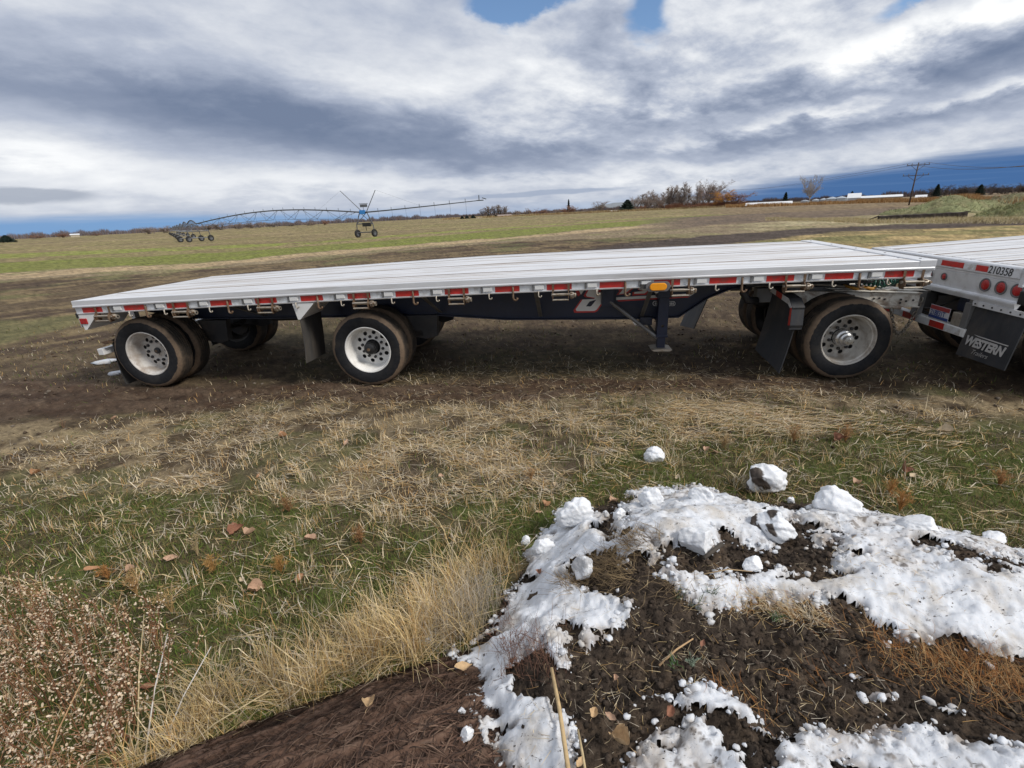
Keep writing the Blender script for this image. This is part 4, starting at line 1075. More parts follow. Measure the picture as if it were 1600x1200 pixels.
b = MB(); b.box((-.004, -.315, .006), (-.0025, -.005, .038)); b.build('blue_band', M['plate_blue'], lp)
text_part('plate_number', '218831T', .085, M['plate_blue'], lp, (-.004, -.02, .042), (0, -1, 0), (0, 0, 1), thick=.001, bold=.001, xs=.78)
for t0 in (.80, 1.79):
    b = MB(); b.box((.10, t0 - .06, .80), (LLEN, t0 + .06, 1.16)); b.build('main_beam', M['navy'], lead)
for i in range(20): s = .3 + i * .42; b = MB(); b.box((s - .03, .07, zl(s) - .15), (s + .03, 2.52, zl(s) - .05)); b.build('crossmember', M['grey_steel'], lead)  # same dark grey in place of underside shade
b = MB(); b.box((.62, .50, .62), (.68, 2.1, 1.14)); b.box((.30, .78, .98), (.62, .90, 1.12)); b.box((.30, 1.7, .98), (.62, 1.82, 1.12)); b.build('dark_suspension_filler', M['dark_steel'], lead, bevel=.01)  # dark plate and beams added to fill the shadowed suspension space
for s in (1.18, 2.42):
    b = MB(); b.tube([(s, .42, RW), (s, TW - .42, RW)], .064, 12); b.build('axle', M['dark_steel'], lead, smooth=True)
    wheel(lead, s, .11, RW - .004, False, 'lead', .3); wheel(lead, s, TW - .11, RW - .004, True, 'lead', .6)
b = MB(); b.tube([(.25, .9, .70), (.1, 1.1, .66), (.02, 1.25, .70), (.02, 1.35, .80), (.2, 1.4, .95)], .014, 6); b.tube([(.2, 1.0, .9), (.08, 1.2, .74), (.1, 1.4, .72)], .011, 6); b.build('air_line', M['black'], lead, smooth=True)
b = MB(); b.box((.0, 1.235, .75), (.12, 1.355, .93)); b.tube([(-.03, 1.295, .86), (-.10, 1.295, .90), (-.12, 1.295, .84)], .025, 8); b.build('pintle_hook', M['dark_steel'], lead, bevel=.01)

# ================================================================== FAR: pivot, poles, sheds, trees
M['galv'] = mat('galvanised_pipe', (.115, .12, .13), .5, .4, .2, 5)
M['pivot_blue'] = mat('blue_panel', (.03, .19, .50), .5, 0, .15, 5)
M['pivot_tyre'] = mat('tractor_tyre', (.018, .018, .018), .8, 0, .3, 8)
M['bark_grey'] = mat('grey_bark', (.16, .135, .12), .9, 0, .3, 3)
M['bark_pale'] = mat('pale_bark', (.36, .32, .29), .9, 0, .3, 3)
M['bark_brown'] = mat('brown_bark', (.115, .078, .062), .9, 0, .3, 3)
M['twig_russet'] = mat('russet_twigs', (.30, .155, .095), .9, 0, .3, 3)
M['twig_orange'] = mat('orange_twigs', (.62, .30, .05), .9, 0, .3, 3)
M['twig_dark'] = mat('dark_twigs', (.075, .062, .058), .9, 0, .3, 3)
M['twig_grey'] = mat('grey_twigs', (.30, .235, .20), .9, 0, .3, 3)
M['needle'] = mat('conifer_needles', (.022, .040, .026), .9, 0, .4, 2)
M['pole_wood'] = mat('pole_wood', (.075, .055, .045), .9, 0, .3, 6)
M['shed_white'] = mat('white_sheet_metal', (.68, .69, .70), .5, 0, .08, 1)
M['shed_tan'] = mat('tan_sheet_metal', (.40, .35, .26), .6, 0, .1, 1)
M['shed_roof'] = mat('dark_roof', (.09, .085, .09), .7, 0, .15, 1)
M['bin_steel'] = mat('galvanised_bin', (.46, .50, .54), .35, .5, .15, 2)
M['glass_dark'] = mat('dark_window', (.02, .025, .03), .15, 0, .1, 3)
M['timber'] = mat('dark_timber', (.040, .030, .024), .9, 0, .5, 3, .5, 8)

piv = empty('irrigation_pivot', tuple(G(573, 371)))
tag(piv, 'centre pivot sprinkler with arched pipe and blue panel standing in the far green field', 'irrigation rig')
PO = G(573, 371)
def pv(p): return (float(p[0] - PO[0]), float(p[1] - PO[1]), float(p[2]))
A1 = G(573, 370.5); A2 = G(314, 377.5)
D12 = (A1 - A2); D12 /= np.linalg.norm(D12); PERP = np.array([-D12[1], D12[0], 0])
HP = 3.0
def pivot_wheel(par, p, r=.47):
    w = empty('wheel', pv(p + np.array([0, 0, r])), math.atan2(PERP[1], PERP[0]) , piv)
    w.parent = par; w.location = Vector(pv(p + np.array([0, 0, r]))) - Vector(par.location)
    b = MB(); b.lathe([(r * .55, -.10), (r * .9, -.13), (r, -.09), (r, .09), (r * .9, .13), (r * .55, .10)], 20, 0)
    for k in range(14):
        a = 2 * math.pi * k / 14; b.box((math.cos(a) * r * .99 - .025, -.11, math.sin(a) * r * .99 - .025), (math.cos(a) * r * .99 + .025, .11, math.sin(a) * r * .99 + .025), 0)
    b.lathe([(r * .55, -.08), (r * .2, -.03), (0, -.04)], 14, 1); b.lathe([(r * .55, .08), (r * .2, .03), (0, .04)], 14, 1)
    b.build('pivot_tyre', [M['pivot_tyre'], M['galv']], w, smooth=True, auto=True)
def tower(P, half, dirv, hp, name='tower', panel=False):
    t = empty(name, pv(P), 0, piv)
    e = np.array([dirv[0], dirv[1], 0]) * half; n_ = np.array([-dirv[1], dirv[0], 0])
    b = MB(); Z = lambda v, z: (v[0], v[1], z)
    b.tube([Z(-e, .60), Z(e, .60)], .075, 6); b.tube([Z(-e, .5), Z(-e, .95)], .05, 5); b.tube([Z(e, .5), Z(e, .95)], .05, 5)
    b.tube([Z(-e, .9), Z(-e * .95, 1.6), Z(-e * .42, hp)], .06, 6); b.tube([Z(e, .9), Z(e * .95, 1.6), Z(e * .42, hp)], .06, 6)
    b.tube([Z(-e * .95, 1.65), Z(e * .95, 1.6)], .075, 6); b.tube([Z(-e * .9, 1.65), Z(e * .3, hp - .1)], .035, 5); b.tube([Z(e * .9, 1.65), Z(-e * .3, hp - .1)], .035, 5)
    b.tube([Z(e * .42, hp), Z(-e * .42, hp)], .05, 5)
    b.build('tower_frame', M['galv'], t)
    for k in (-1, 1): pivot_wheel(t, P + e * k, .47)
    return t, e
t1, e1 = tower(A1, 1.08, np.array([1.0, .02]), HP)
b = MB(); b.box((-.42, -.25, HP - .22), (.28, .2, HP + .28)); b.build('control_box', M['pivot_blue'], t1, bevel=.03)
b = MB(); b.box((-.25, -.1, HP + .62), (.62, .1, HP + .95)); b.box((-.35, -.12, HP + 1.0), (.72, .12, HP + 1.06)); b.tube([(.1, 0, HP), (.1, 0, HP + .65)], .03, 5); b.build('solar_panel', M['galv'], t1)
b = MB(); b.box((-.25, -.3, 1.3), (.75, .3, 1.75)); b.tube([(.1, 0, 1.3), (.1, 0, .8)], .05, 6); b.build('drive_gearbox', M['pivot_tyre'], t1, bevel=.04)
b = MB(); b.tube([(-.1, 0, HP + .1), (-2.45, -.1, HP + 2.65)], [.05, .04], 6); b.build('mast', M['galv'], t1); b = MB(); b.tube([(.35, 0, HP - .1), (1.95, -.1, HP + 2.55)], [.05, .04], 6); b.build('mast', M['galv'], t1)
dr2 = np.array([.72, .69]); t2, e2 = tower(A2, 1.55, dr2 / np.linalg.norm(dr2), 2.75)
# arched span between the first two towers, with trusses under it
LS = float(np.linalg.norm(A1 - A2)); N_ = 30
def arch(f): p = A2 + (A1 - A2) * f; z = 2.75 + (HP - 2.75) * f + 1.05 * math.sin(math.pi * f); return np.array([p[0], p[1], z])
b = MB(); b.tube([pv(arch(k / N_)) for k in range(N_ + 1)], .085, 7); b.build('span_pipe', M['galv'], piv, smooth=True)
b = MB(); low = []
for k in range(1, 8):
    f = k / 8; p = arch(f); lo_ = p.copy(); lo_[2] = 2.75 - .62 + 1.0 * math.sin(math.pi * f) * .55
    for sgn in (-1, 1):
        l2 = lo_ + PERP * .55 * sgn; low.append((f, sgn, l2))
        b.tube([pv(arch(f - .055)), pv(l2)], .022, 4); b.tube([pv(arch(f + .055)), pv(l2)], .022, 4)
    b.tube([pv(lo_ + PERP * .55), pv(lo_ - PERP * .55)], .018, 4)
for sgn in (-1, 1):
    row = [pv(arch(.02))] + [pv(l) for f, q_, l in low if q_ == sgn] + [pv(arch(.97))]; b.tube(row, .014, 4)
b.build('span_truss', M['galv'], piv)
def drops(name, fn, fs_, zb):
    b = MB()
    for f in fs_:
        p = fn(f); b.tube([pv(p), pv(p + np.array([0, 0, .35]))], .03, 4); q_ = p.copy(); q_[2] = zb; b.tube([pv(p + PERP * .08), pv(q_ + PERP * .08)], .011, 4)
    b.build(name, M['galv'], piv)
drops('sprinkler_drop', arch, [k / 17 for k in range(1, 17)], 1.5)
# overhang that reaches towards the right
OE = G(755, 385); kx = None
best = None
for q_ in np.linspace(5, 30, 400):
    p = A1 + D12 * q_; d = p - np.array([0, 0, CAM_H]); zc_ = d @ FW; xx = 800 + F_PX * (d @ RT) / zc_
    if best is None or abs(xx - 752) < best[0]: best = (abs(xx - 752), q_)
LO_ = best[1]; ZE = top_z(752, 313, float(np.hypot(*(A1 + D12 * LO_)[:2])))
def over(f): p = A1 + D12 * LO_ * f; return np.array([p[0], p[1], HP + (ZE - HP) * (f ** 1.25)])
b = MB(); b.tube([pv(over(k / 14)) for k in range(15)], [.085 - .003 * k for k in range(15)], 7); b.build('overhang_pipe', M['galv'], piv, smooth=True)
drops('sprinkler_drop', over, [k / 8 + .02 for k in range(1, 8)], 1.6)
b = MB(); e_ = over(1.0)
b.tube([pv(e_), pv(e_ + np.array([0, 0, .55]))], .05, 6); b.tube([pv(e_ + D12 * -.3), pv(e_ + D12 * .55)], .06, 6); b.tube([pv(e_ + D12 * .4 + np.array([0, 0, .25])), pv(e_ + D12 * .9 + np.array([0, 0, .1]))], .05, 6); b.build('end_gun', M['galv'], piv)
b = MB(); mt = np.array([A1[0] + 1.95, A1[1], HP + 2.55]); mt2 = np.array([A1[0] - 2.45, A1[1], HP + 2.65]); b.tube([pv(mt), pv(over(.55))], .008, 3); b.tube([pv(mt2), pv(arch(.78))], .008, 3); b.build('guy_cable', M['galv'], piv)
# more spans away to the left, end on
prev = A2; dirs = None
pts_ = [(288.5, 96), (281, 128), (275, 160), (270.5, 192), (267, 224), (264.5, 256)]
for px_, D in pts_:
    P = far_pt(px_ + 6, D); tower(P, 1.5, dr2 / np.linalg.norm(dr2), 2.75)
    b = MB(); n_ = 10; pp = [prev + (P - prev) * k / n_ + np.array([0, 0, 2.75 + .55 * math.sin(math.pi * k / n_)]) for k in range(n_ + 1)]
    b.tube([pv(p) for p in pp], .085, 6); b.build('span_pipe', M['galv'], piv)
    b = MB(); lw = [prev + (P - prev) * k / n_ + np.array([0, 0, 2.2 + .25 * math.sin(math.pi * k / n_)]) for k in range(1, n_)]
    b.tube([pv(p + PERP * .4) for p in lw], .02, 4); b.tube([pv(p - PERP * .4) for p in lw], .02, 4)
    for k in range(1, n_): b.tube([pv(pp[k]), pv(lw[k - 1] + PERP * .4)], .02, 4); b.tube([pv(pp[k]), pv(lw[k - 1] - PERP * .4)], .02, 4)
    b.build('span_truss', M['galv'], piv); prev = P

# utility pole with its wires
PB_ = G(1420, 320.5); DP = float(np.hypot(PB_[0], PB_[1])); ZP = top_z(1434, 254, DP)
pole = empty('utility_pole', tuple(PB_), math.radians(-14))
tag(pole, 'wooden utility pole with two crossarms rising beyond the rust-coloured brush', 'utility pole')
b = MB(); b.tube([(0, 0, -.3), (0, 0, ZP)], [.15, .10], 8); b.build('pole_shaft', M['pole_wood'], pole, smooth=True)
for z, w in ((ZP - .45, 1.9), (ZP - 2.3, 2.2)):
    b = MB(); b.box((-w, -.05, z - .055), (w, .05, z + .055)); b.tube([(-w * .6, 0, z - .05), (0, 0, z - 1.0)], .035, 4); b.tube([(w * .6, 0, z - .05), (0, 0, z - 1.0)], .035, 4); b.build('crossarm', M['pole_wood'], pole)
    b = MB()
    for k in (-.95, -.55, .55, .95): b.lathe([(.0, .38), (.06, .34), (.08, .2), (.05, .08), (0, .08)], 8, 0, (w * k, 0, z), 'z')
    b.build('insulator', M['grey_steel'], pole)
b = MB()
E1 = far_pt(1600, 70); ze = top_z(1600, 239, 70); E0 = far_pt(1140, 330); z0_ = top_z(1140, 297, 330)
ca_, sa_ = math.cos(math.radians(14)), math.sin(math.radians(14))
def loc(p, z): x, y = p[0] - PB_[0], p[1] - PB_[1]; return Vector((x * ca_ - y * sa_, x * sa_ + y * ca_, z))
for k in (-1.7, 1.7):
    for e, zz, ext in ((loc(E1, ze), 0, 1.6), (loc(E0, z0_), 0, 1.0)):
        p0 = Vector((k, 0, ZP - .1)); q_ = p0.lerp(e + Vector((k, 0, 0)), ext); pts = []
        for i in range(13):
            f = i / 12; v = p0.lerp(q_, f); v.z -= 1.3 * math.sin(math.pi * f); pts.append(v)
        b.tube(pts, .026, 3)
b.build('power_wire', M['pole_wood'], pole)

# ------------------------------------------------------------------ trees
def branches(kind, rnd, H):
    """list of (points, radii, level) of a bare tree of height H"""
    out = []; rmin = .016 * H / 12
    def limb(p, d, L, r, lev, n, jit, lift):
        pts = [p.copy()]; rs = [r]; q_ = p.copy(); dd = d.copy()
        for i in range(n):
            dd = (dd + Vector((rnd.uniform(-jit, jit), rnd.uniform(-jit, jit), rnd.uniform(-jit * .5, jit * .5) + lift))).normalized()
            q_ = q_ + dd * (L / n); pts.append(q_.copy()); rs.append(max(r * (1 - .65 * (i + 1) / n), rmin))
        out.append((pts, rs, lev)); return pts, rs
    def sprout(pts, rs, f, sp):
        n = len(pts) - 1; x = f * n; i = min(int(x), n - 1); base = pts[i].lerp(pts[i + 1], x - i); ax = (pts[i + 1] - pts[i]).normalized()
        o1 = ax.orthogonal().normalized(); o2 = ax.cross(o1); az_ = rnd.uniform(0, 6.283)
        return base, (ax * math.cos(sp) + (o1 * math.cos(az_) + o2 * math.sin(az_)) * math.sin(sp)).normalized(), max(rs[i] * .6, rmin)
    drop = -.22 if kind == 'willow' else .04
    def fill(pts, rs, L, lev, counts, ratio):
        if not counts: return
        for k in range(counts[0]):
            f = rnd.uniform(.15, 1.0); b_, d, r = sprout(pts, rs, f, rnd.uniform(.35, .95)); l2 = L * ratio * rnd.uniform(.6, 1.2) * (1.1 - .4 * f)
            p2, r2 = limb(b_, d, l2, r, lev, 3 if lev < 3 else 2, .22, drop if lev > 1 else .08); fill(p2, r2, l2, lev + 1, counts[1:], ratio)
    if kind == 'poplar':
        for s_ in range(3):
            o_ = Vector((rnd.uniform(-.06, .06), rnd.uniform(-.06, .06), 0)) * H; L = H * rnd.uniform(.72, .98)
            pts, rs = limb(o_, Vector((rnd.uniform(-.10, .10), rnd.uniform(-.10, .10), 1)).normalized(), L, .011 * H, 0, 6, .05, .03)
            for k in range(22):
                f = rnd.uniform(.18, 1); b_, d, r = sprout(pts, rs, f, rnd.uniform(.25, .6)); l2 = H * .26 * rnd.uniform(.5, 1.1) * (1.15 - .6 * f)
                p2, r2 = limb(b_, d, l2, r, 1, 3, .12, .10); fill(p2, r2, l2, 2, (7, 6), .55)
        return out
    stems = 9 if kind == 'bush' else 1
    if kind == 'bush':
        for k in range(13):
            a = rnd.uniform(0, 6.28); s = rnd.uniform(.05, 1.0); o_ = Vector((math.cos(a), math.sin(a), 0)) * rnd.uniform(0, .22) * H; L = H * rnd.uniform(.6, .95) * (1 - .25 * s)
            pts, rs = limb(o_, Vector((math.cos(a) * s, math.sin(a) * s, 1)).normalized(), L, .014 * H, 1, 4, .16, .07); fill(pts, rs, L, 2, (9, 7, 5), .45)
        return out
    tr_, trs = limb(Vector((0, 0, 0)), Vector((rnd.uniform(-.05, .05), rnd.uniform(-.05, .05), 1)), H * .24, .026 * H, 0, 3, .06, .05)
    for k in range(10):
        f = rnd.uniform(.45, 1); b_, d, r = sprout(tr_, trs, f, rnd.uniform(.12, .85)); L = H * rnd.uniform(.5, .74)
        pts, rs = limb(b_, d, L, r, 1, 5, .14, .10); fill(pts, rs, L, 2, (10, 8, 5), .44)
    return out
def fast_tubes(name, brs, m, n=3):
    V = []; F = []
    for pts, rs, lev in brs:
        k0 = len(V)
        for i, (p, r) in enumerate(zip(pts, rs)):
            d = (pts[min(i + 1, len(pts) - 1)] - pts[max(i - 1, 0)]).normalized(); a = d.cross(Vector((.31, .17, .93))).normalized(); b_ = d.cross(a)
            for k in range(n):
                t = 6.2832 * k / n; V.append(p + (a * math.cos(t) + b_ * math.sin(t)) * r)
        for i in range(len(pts) - 1):
            for k in range(n): F += [k0 + i * n + k, k0 + i * n + (k + 1) % n, k0 + (i + 1) * n + (k + 1) % n, k0 + (i + 1) * n + k]
    o = arr_mesh(name, np.array([v[:] for v in V]), F, np.full(len(F) // 4, 4), m); me = o.data; bpy.data.objects.remove(o); return me
PROTO = {}
def proto(kind, var, bark, twig, lo=1.0):
    key = (kind, var)
    if key not in PROTO:
        rnd = random.Random(hash((kind, var)) % 1000 + var * 31); rnd = random.Random({'round': 11, 'poplar': 23, 'bush': 37, 'willow': 53}[kind] + var * 7)
        br = branches(kind, rnd, 10.0)
        tk = [b_ for b_ in br if b_[2] <= 1 and kind != 'bush' or b_[2] == 1 and kind == 'bush']; cr = [b_ for b_ in br if not (b_[2] <= 1 and kind != 'bush' or b_[2] == 1 and kind == 'bush')]
        hmax = max(p.z for b_ in br for p in b_[0]); wmax = max(abs(p.x) for b_ in br for p in b_[0])
        PROTO[key] = (fast_tubes('trunk', tk, M[bark], 5), fast_tubes('crown', cr, M[twig], 3), hmax, wmax)
    return PROTO[key]
def tree(name, px, py_top, D, kind, var, bark, twig, label, group=None, width=None, rz=None, cat='tree'):
    P = far_pt(px, D); H = top_z(px, py_top, D); tm, cm, hm, wm = proto(kind, var, bark, twig)
    o = empty(name, tuple(P), rz if rz is not None else (px * .37) % 6.28); s = H / hm
    sx = s if width is None else 1.35 * width * D / 745.0 / (2 * wm)
    o.scale = (sx, sx, s)
    for nm_, me_, mm_ in (('trunk', tm, bark), ('crown', cm, twig)):
        q_ = link_mesh(nm_, me_, o); q_.material_slots[0].link = 'OBJECT'; q_.material_slots[0].material = M[mm_]
    tag(o, label, cat, group); return o
def conifer(px, py_top, D, w_px, label, group=None, seed=0):
    P = far_pt(px, D); H = top_z(px, py_top, D); R_ = w_px * D / 745.0 / 2; o = empty('conifer', tuple(P)); rg = np.random.default_rng(seed + int(px))
    b = MB(); b.tube([(0, 0, 0), (0, 0, H * .95)], [.03 * H, .004 * H], 6); b.build('trunk', M['bark_brown'], o)
    n = 2600; f = rg.random(n) ** .75; z = H * (.04 + .96 * f); rad = R_ * (1 - f) ** .8 * (.45 + .6 * rg.random(n)) * (1 + .25 * np.sin(f * 38)); a = rg.random(n) * 6.283
    c = np.stack([np.cos(a) * rad, np.sin(a) * rad, z], 1); L = R_ * .30; out = np.stack([np.cos(a), np.sin(a), -.25 + .2 * rg.random(n)], 1); sd_ = np.stack([-np.sin(a), np.cos(a), rg.uniform(-.5, .5, n)], 1)
    v = np.stack([c - out * L * .6 - sd_ * L * .35, c - out * L * .6 + sd_ * L * .35, c + out * L * .7 + sd_ * L * .12, c + out * L * .7 - sd_ * L * .12], 1).reshape(-1, 3)
    arr_mesh('crown', v, np.arange(4 * n), np.full(n, 4), M['needle'], parent=o)
    tag(o, label, 'tree', group); return o

GT = 'bare trees along the far skyline'
# left of the pivot
tree('bare_tree', 235, 352.5, 420, 'bush', 1, 'bark_grey', 'twig_grey', 'grey bare tree furthest left, just left of the receding pivot wheels', GT, 26)
tree('bare_tree', 262, 351.5, 430, 'bush', 2, 'bark_grey', 'twig_grey', 'grey bare tree directly behind the receding row of pivot towers', GT, 22)
for i, (px, tp, w) in enumerate(((322, 349, 28), (347, 345.5, 34), (374, 345, 30), (402, 344.5, 34), (430, 345, 32), (455, 347.5, 26))):
    tree('bare_tree', px, tp, 460 + 12 * (i % 3), 'bush', 1 + i % 3, 'bark_grey', 'twig_grey', ['hazy grey tree under the low left end of the arched pipe', 'hazy grey tree second along under the arched pivot pipe', 'hazy grey tree third along under the arched pivot pipe', 'hazy grey tree under the highest part of the arched pipe', 'hazy grey tree just right of the highest part of the arch', 'low hazy tree last before the gap under the arched pipe'][i], GT, w)
tree('bare_tree', 484, 344.5, 440, 'bush', 3, 'bark_brown', 'twig_grey', 'broad bare tree left of the russet bush beneath the arched pipe', GT, 26)
tree('bare_bush', 506, 342.5, 400, 'bush', 2, 'bark_brown', 'twig_russet', 'russet bush below the arched pipe, left of the pivot tower', None, 15, cat='bush')
for i, (px, tp, w) in enumerate(((100, 364, 20), (52, 366.5, 16), (150, 363.5, 14))):
    tree('bare_bush', px, tp, 520, 'bush', 1 + i, 'bark_grey', 'twig_russet', ['wide low scrub clump midway along the far left skyline', 'small scrub clump nearest the left edge on the skyline', 'low scrub clump between the far left and the first bare tree'][i], 'scrub clumps on the left skyline', w, cat='bush')
conifer(9, 368, 300, 14, 'small dark conifer at the left edge of the field')
# between the pivot and the middle
conifer(722, 337.5, 330, 6, 'leftmost and smallest of the dark conifers by the white domed building')
conifer(729.5, 336.5, 330, 7, 'middle dark conifer of the three beside the white domed building')
conifer(739, 336, 330, 8, 'dark conifer touching the white domed building on its left')
conifer(763, 334.5, 340, 6, 'dark conifer in front of the leafless poplar grove')
conifer(774, 336, 345, 7, 'short dark conifer between the grove and the white house row')
for i, (px, tp) in enumerate(((757, 324), (765, 321), (773, 319.5), (781, 320), (789, 321))):
    tree('bare_poplar', px, tp, 420, 'poplar', i % 3, 'bark_grey', 'twig_grey', ['leafless poplar at the left end of the grove by the white houses', 'second poplar from the left in the grove by the white houses', 'tallest poplar in the middle of the grove by the white houses', 'fourth poplar from the left in the grove by the white houses', 'leafless poplar at the right end of the grove by the white houses'][i], 'poplar grove by the white houses', 13)
tree('bare_bush', 809, 327, 400, 'bush', 1, 'bark_grey', 'twig_grey', 'round grey bush right of the white house row', None, 14, cat='bush')
tree('bare_bush', 824, 324.5, 400, 'bush', 2, 'bark_grey', 'twig_grey', 'round grey bush touching the wide russet bush', None, 14, cat='bush')
tree('bare_bush', 845, 324.5, 385, 'bush', 3, 'bark_brown', 'twig_russet', 'wide russet bush in the middle of the skyline', None, 28, cat='bush')
tree('bare_bush', 870, 326.5, 400, 'bush', 1, 'bark_brown', 'twig_grey', 'low brown bush left of the tree with a spire', None, 18, cat='bush')
conifer(888.5, 311.5, 380, 6, 'thin dark spire rising out of a russet bush')
tree('bare_bush', 891, 320, 370, 'bush', 2, 'bark_brown', 'twig_russet', 'russet bush at the foot of the thin dark spire', None, 27, cat='bush')
tree('bare_bush', 918, 326, 420, 'bush', 3, 'bark_grey', 'twig_grey', 'pale grey bush between the spire and the round bare tree', None, 22, cat='bush')
tree('bare_tree', 937, 313.5, 360, 'round', 1, 'bark_grey', 'twig_grey', 'round bare tree standing alone left of the white house and conifer', GT, 21)
conifer(980, 312.5, 320, 22, 'broad dark green conifer near the middle of the skyline')
tree('bare_tree', 993, 304.5, 340, 'round', 2, 'bark_grey', 'twig_grey', 'bare tree rising just behind the broad dark conifer', GT, 20)
for i, (px, tp, w) in enumerate(((1006, 302, 16), (1016, 296, 17), (1027, 300, 16), (1035, 306, 14))):
    tree('bare_tree', px, tp, 350 + 8 * i, 'round' if i % 2 else 'poplar', i % 3, 'bark_grey', 'twig_grey', ['bare tree first in the thicket right of the dark conifer', 'tallest bare tree of the thicket right of the dark conifer', 'bare tree third in the thicket right of the dark conifer', 'low bare tree ending the thicket before the tall poplars'][i], GT, w + 4)
for i, (px, tp) in enumerate(((1042, 291.5), (1049, 288), (1057, 289), (1064, 292), (1072, 282.5))):
    tree('bare_poplar', px, tp, 330, 'poplar', i % 3, 'bark_pale', 'twig_grey', ['first tall poplar right of the thicket', 'second tall poplar right of the thicket', 'middle tall poplar of the five right of the thicket', 'shortest of the five tall poplars right of the thicket', 'tallest poplar, last of five before the big orange willow group'][i], 'tall bare poplars', 15)
tree('bare_bush', 1050, 312, 345, 'bush', 2, 'bark_brown', 'twig_russet', 'low brown scrub under the first tall poplars', None, 30, cat='bush')
tree('bare_bush', 1080, 311, 345, 'bush', 1, 'bark_brown', 'twig_russet', 'low brown scrub between the tall poplars and the big bare tree', None, 26, cat='bush')
for i, (px, tp, w) in enumerate(((1000, 320, 22), (1020, 318, 24), (1036, 317, 22), (1064, 316, 24), (1096, 315, 26), (1120, 315, 22), (1160, 315, 20))):
    tree('bare_bush', px, tp, 335, 'bush', 1 + i % 3, 'bark_brown', 'twig_grey' if i % 2 else 'twig_russet', ['grey undergrowth right behind the broad dark conifer', 'undergrowth at the foot of the tallest thicket tree', 'undergrowth between the thicket and the tall poplars', 'undergrowth below the middle of the tall poplars', 'grey undergrowth below the slim tree beside the big bare tree', 'undergrowth left of the orange willow trunk', 'low scrub trailing off right of the round dark tree'][i], 'undergrowth under the skyline trees', w, cat='bush')
tree('bare_tree', 1091, 285, 330, 'poplar', 1, 'bark_grey', 'twig_grey', 'slim bare tree on the left side of the big bare tree', GT, 13)
tree('bare_tree', 1107, 278.5, 320, 'round', 0, 'bark_grey', 'twig_grey', 'big bare tree left of the orange willow', GT, 34)
for i, (px, tp, w) in enumerate(((1012, 307, 18), (1031, 305, 16), (1046, 301, 16), (1066, 300, 16), (1084, 304, 16), (1098, 288, 20), (1117, 290, 20), (1122, 302, 16))):
    tree('bare_tree', px, tp, 338 + 6 * (i % 3), 'round', i % 3, 'bark_grey', 'twig_russet' if i in (5, 6) else 'twig_grey', ['spreading bare tree behind the two leftmost thicket trees', 'spreading bare tree behind the right end of the thicket', 'spreading bare tree behind the first two tall poplars', 'spreading bare tree behind the fourth tall poplar', 'spreading bare tree filling the gap right of the tall poplars', 'reddish bare tree overlapping the left of the big bare tree', 'reddish bare tree overlapping the right of the big bare tree', 'low grey tree just left of the orange willow'][i], GT, w)
tree('willow_tree', 1131, 296, 300, 'willow', 1, 'bark_brown', 'twig_orange', 'orange-twigged willow between the big bare tree and the round one', None, 30)
tree('bare_tree', 1149, 296, 300, 'round', 2, 'bark_brown', 'twig_russet', 'round dark bare tree right of the orange willow', GT, 34)
tree('bare_bush', 1082, 317, 300, 'bush', 3, 'bark_brown', 'twig_russet', 'red-brown bush below the big bare tree', None, 26, cat='bush')
# right side
conifer(1226.5, 300.5, 310, 8, 'narrow dark conifer behind the long white roof')
tree('bare_tree', 1265, 271.5, 260, 'round', 1, 'bark_pale', 'bark_pale', 'tall pale bare tree standing in front of the grain bins', GT, 21)
conifer(1330, 299, 330, 7, 'small dark conifer between the grain bins and the pale gabled bin')
for i, (px, tp, w) in enumerate(((1456, 291, 28), (1480, 288, 30), (1500, 287, 28), (1520, 287.5, 30), (1545, 286.5, 34), (1568, 286, 30), (1592, 285.5, 30))):
    tree('bare_tree', px, tp, 330 + 10 * (i % 3), 'bush', 1 + i % 3, 'bark_brown', 'twig_dark', ['dark bare tree first right of the utility pole', 'dark bare tree second right of the utility pole', 'dark bare tree third right of the utility pole', 'dark bare tree left of the small conifer above the green mound', 'dark bare tree right of the small conifer above the green mound', 'dark bare tree next to last before the right edge', 'dark bare tree at the right edge of the skyline'][i], 'dark trees on the right skyline', w)
conifer(1463, 288, 320, 8, 'dark conifer poking above the trees right of the utility pole')
conifer(1531, 288.5, 320, 9, 'small conifer among the dark trees above the green mound')

# ------------------------------------------------------------------ buildings
def shed(name, px0, px1, py_eave, py_ridge, D, depth, mw, mr, label, cat='building', doors=0, win=0):
    p0 = far_pt(px0, D); p1 = far_pt(px1, D); L = float(np.hypot(*(p1 - p0)[:2])); a = math.atan2(p1[1] - p0[1], p1[0] - p0[0])
    ze = top_z((px0 + px1) / 2, py_eave, D); zr = top_z((px0 + px1) / 2, py_ridge, D + depth / 2)
    o = empty(name, (p0[0], p0[1], 0), a); b = MB(); b.box((0, 0, -.2), (L, depth, ze))
    b.prism([(0, ze), (depth, ze), (depth / 2, zr)], lambda q_, z, k: (L * k, q_, z), 1); b.build('wall', M[mw], o)
    b = MB(); h = .12
    for s, e in ((-.3, depth / 2), (depth + .3, depth / 2)):
        zs = ze - .3 * (zr - ze) / (depth / 2)
        b.hexa([(-.3, s, zs + .02), (L + .3, s, zs + .02), (L + .3, e, zr + .02), (-.3, e, zr + .02)], [(-.3, s, zs + .02 + h), (L + .3, s, zs + .02 + h), (L + .3, e, zr + .02 + h), (-.3, e, zr + .02 + h)])
    b.build('roof', M[mr], o)
    for k in range(doors): x = L * (k + .7) / (doors + .4); b = MB(); b.box((x, -.08, 0), (x + min(3, L * .12), -.01, ze * .75)); b.build('door', M['shed_roof'], o)
    for k in range(win): x = L * (k + .5) / win; b = MB(); b.box((x - .5, -.06, ze * .45), (x + .5, -.01, ze * .8)); b.build('window', M['glass_dark'], o)
    tag(o, label, cat); return o
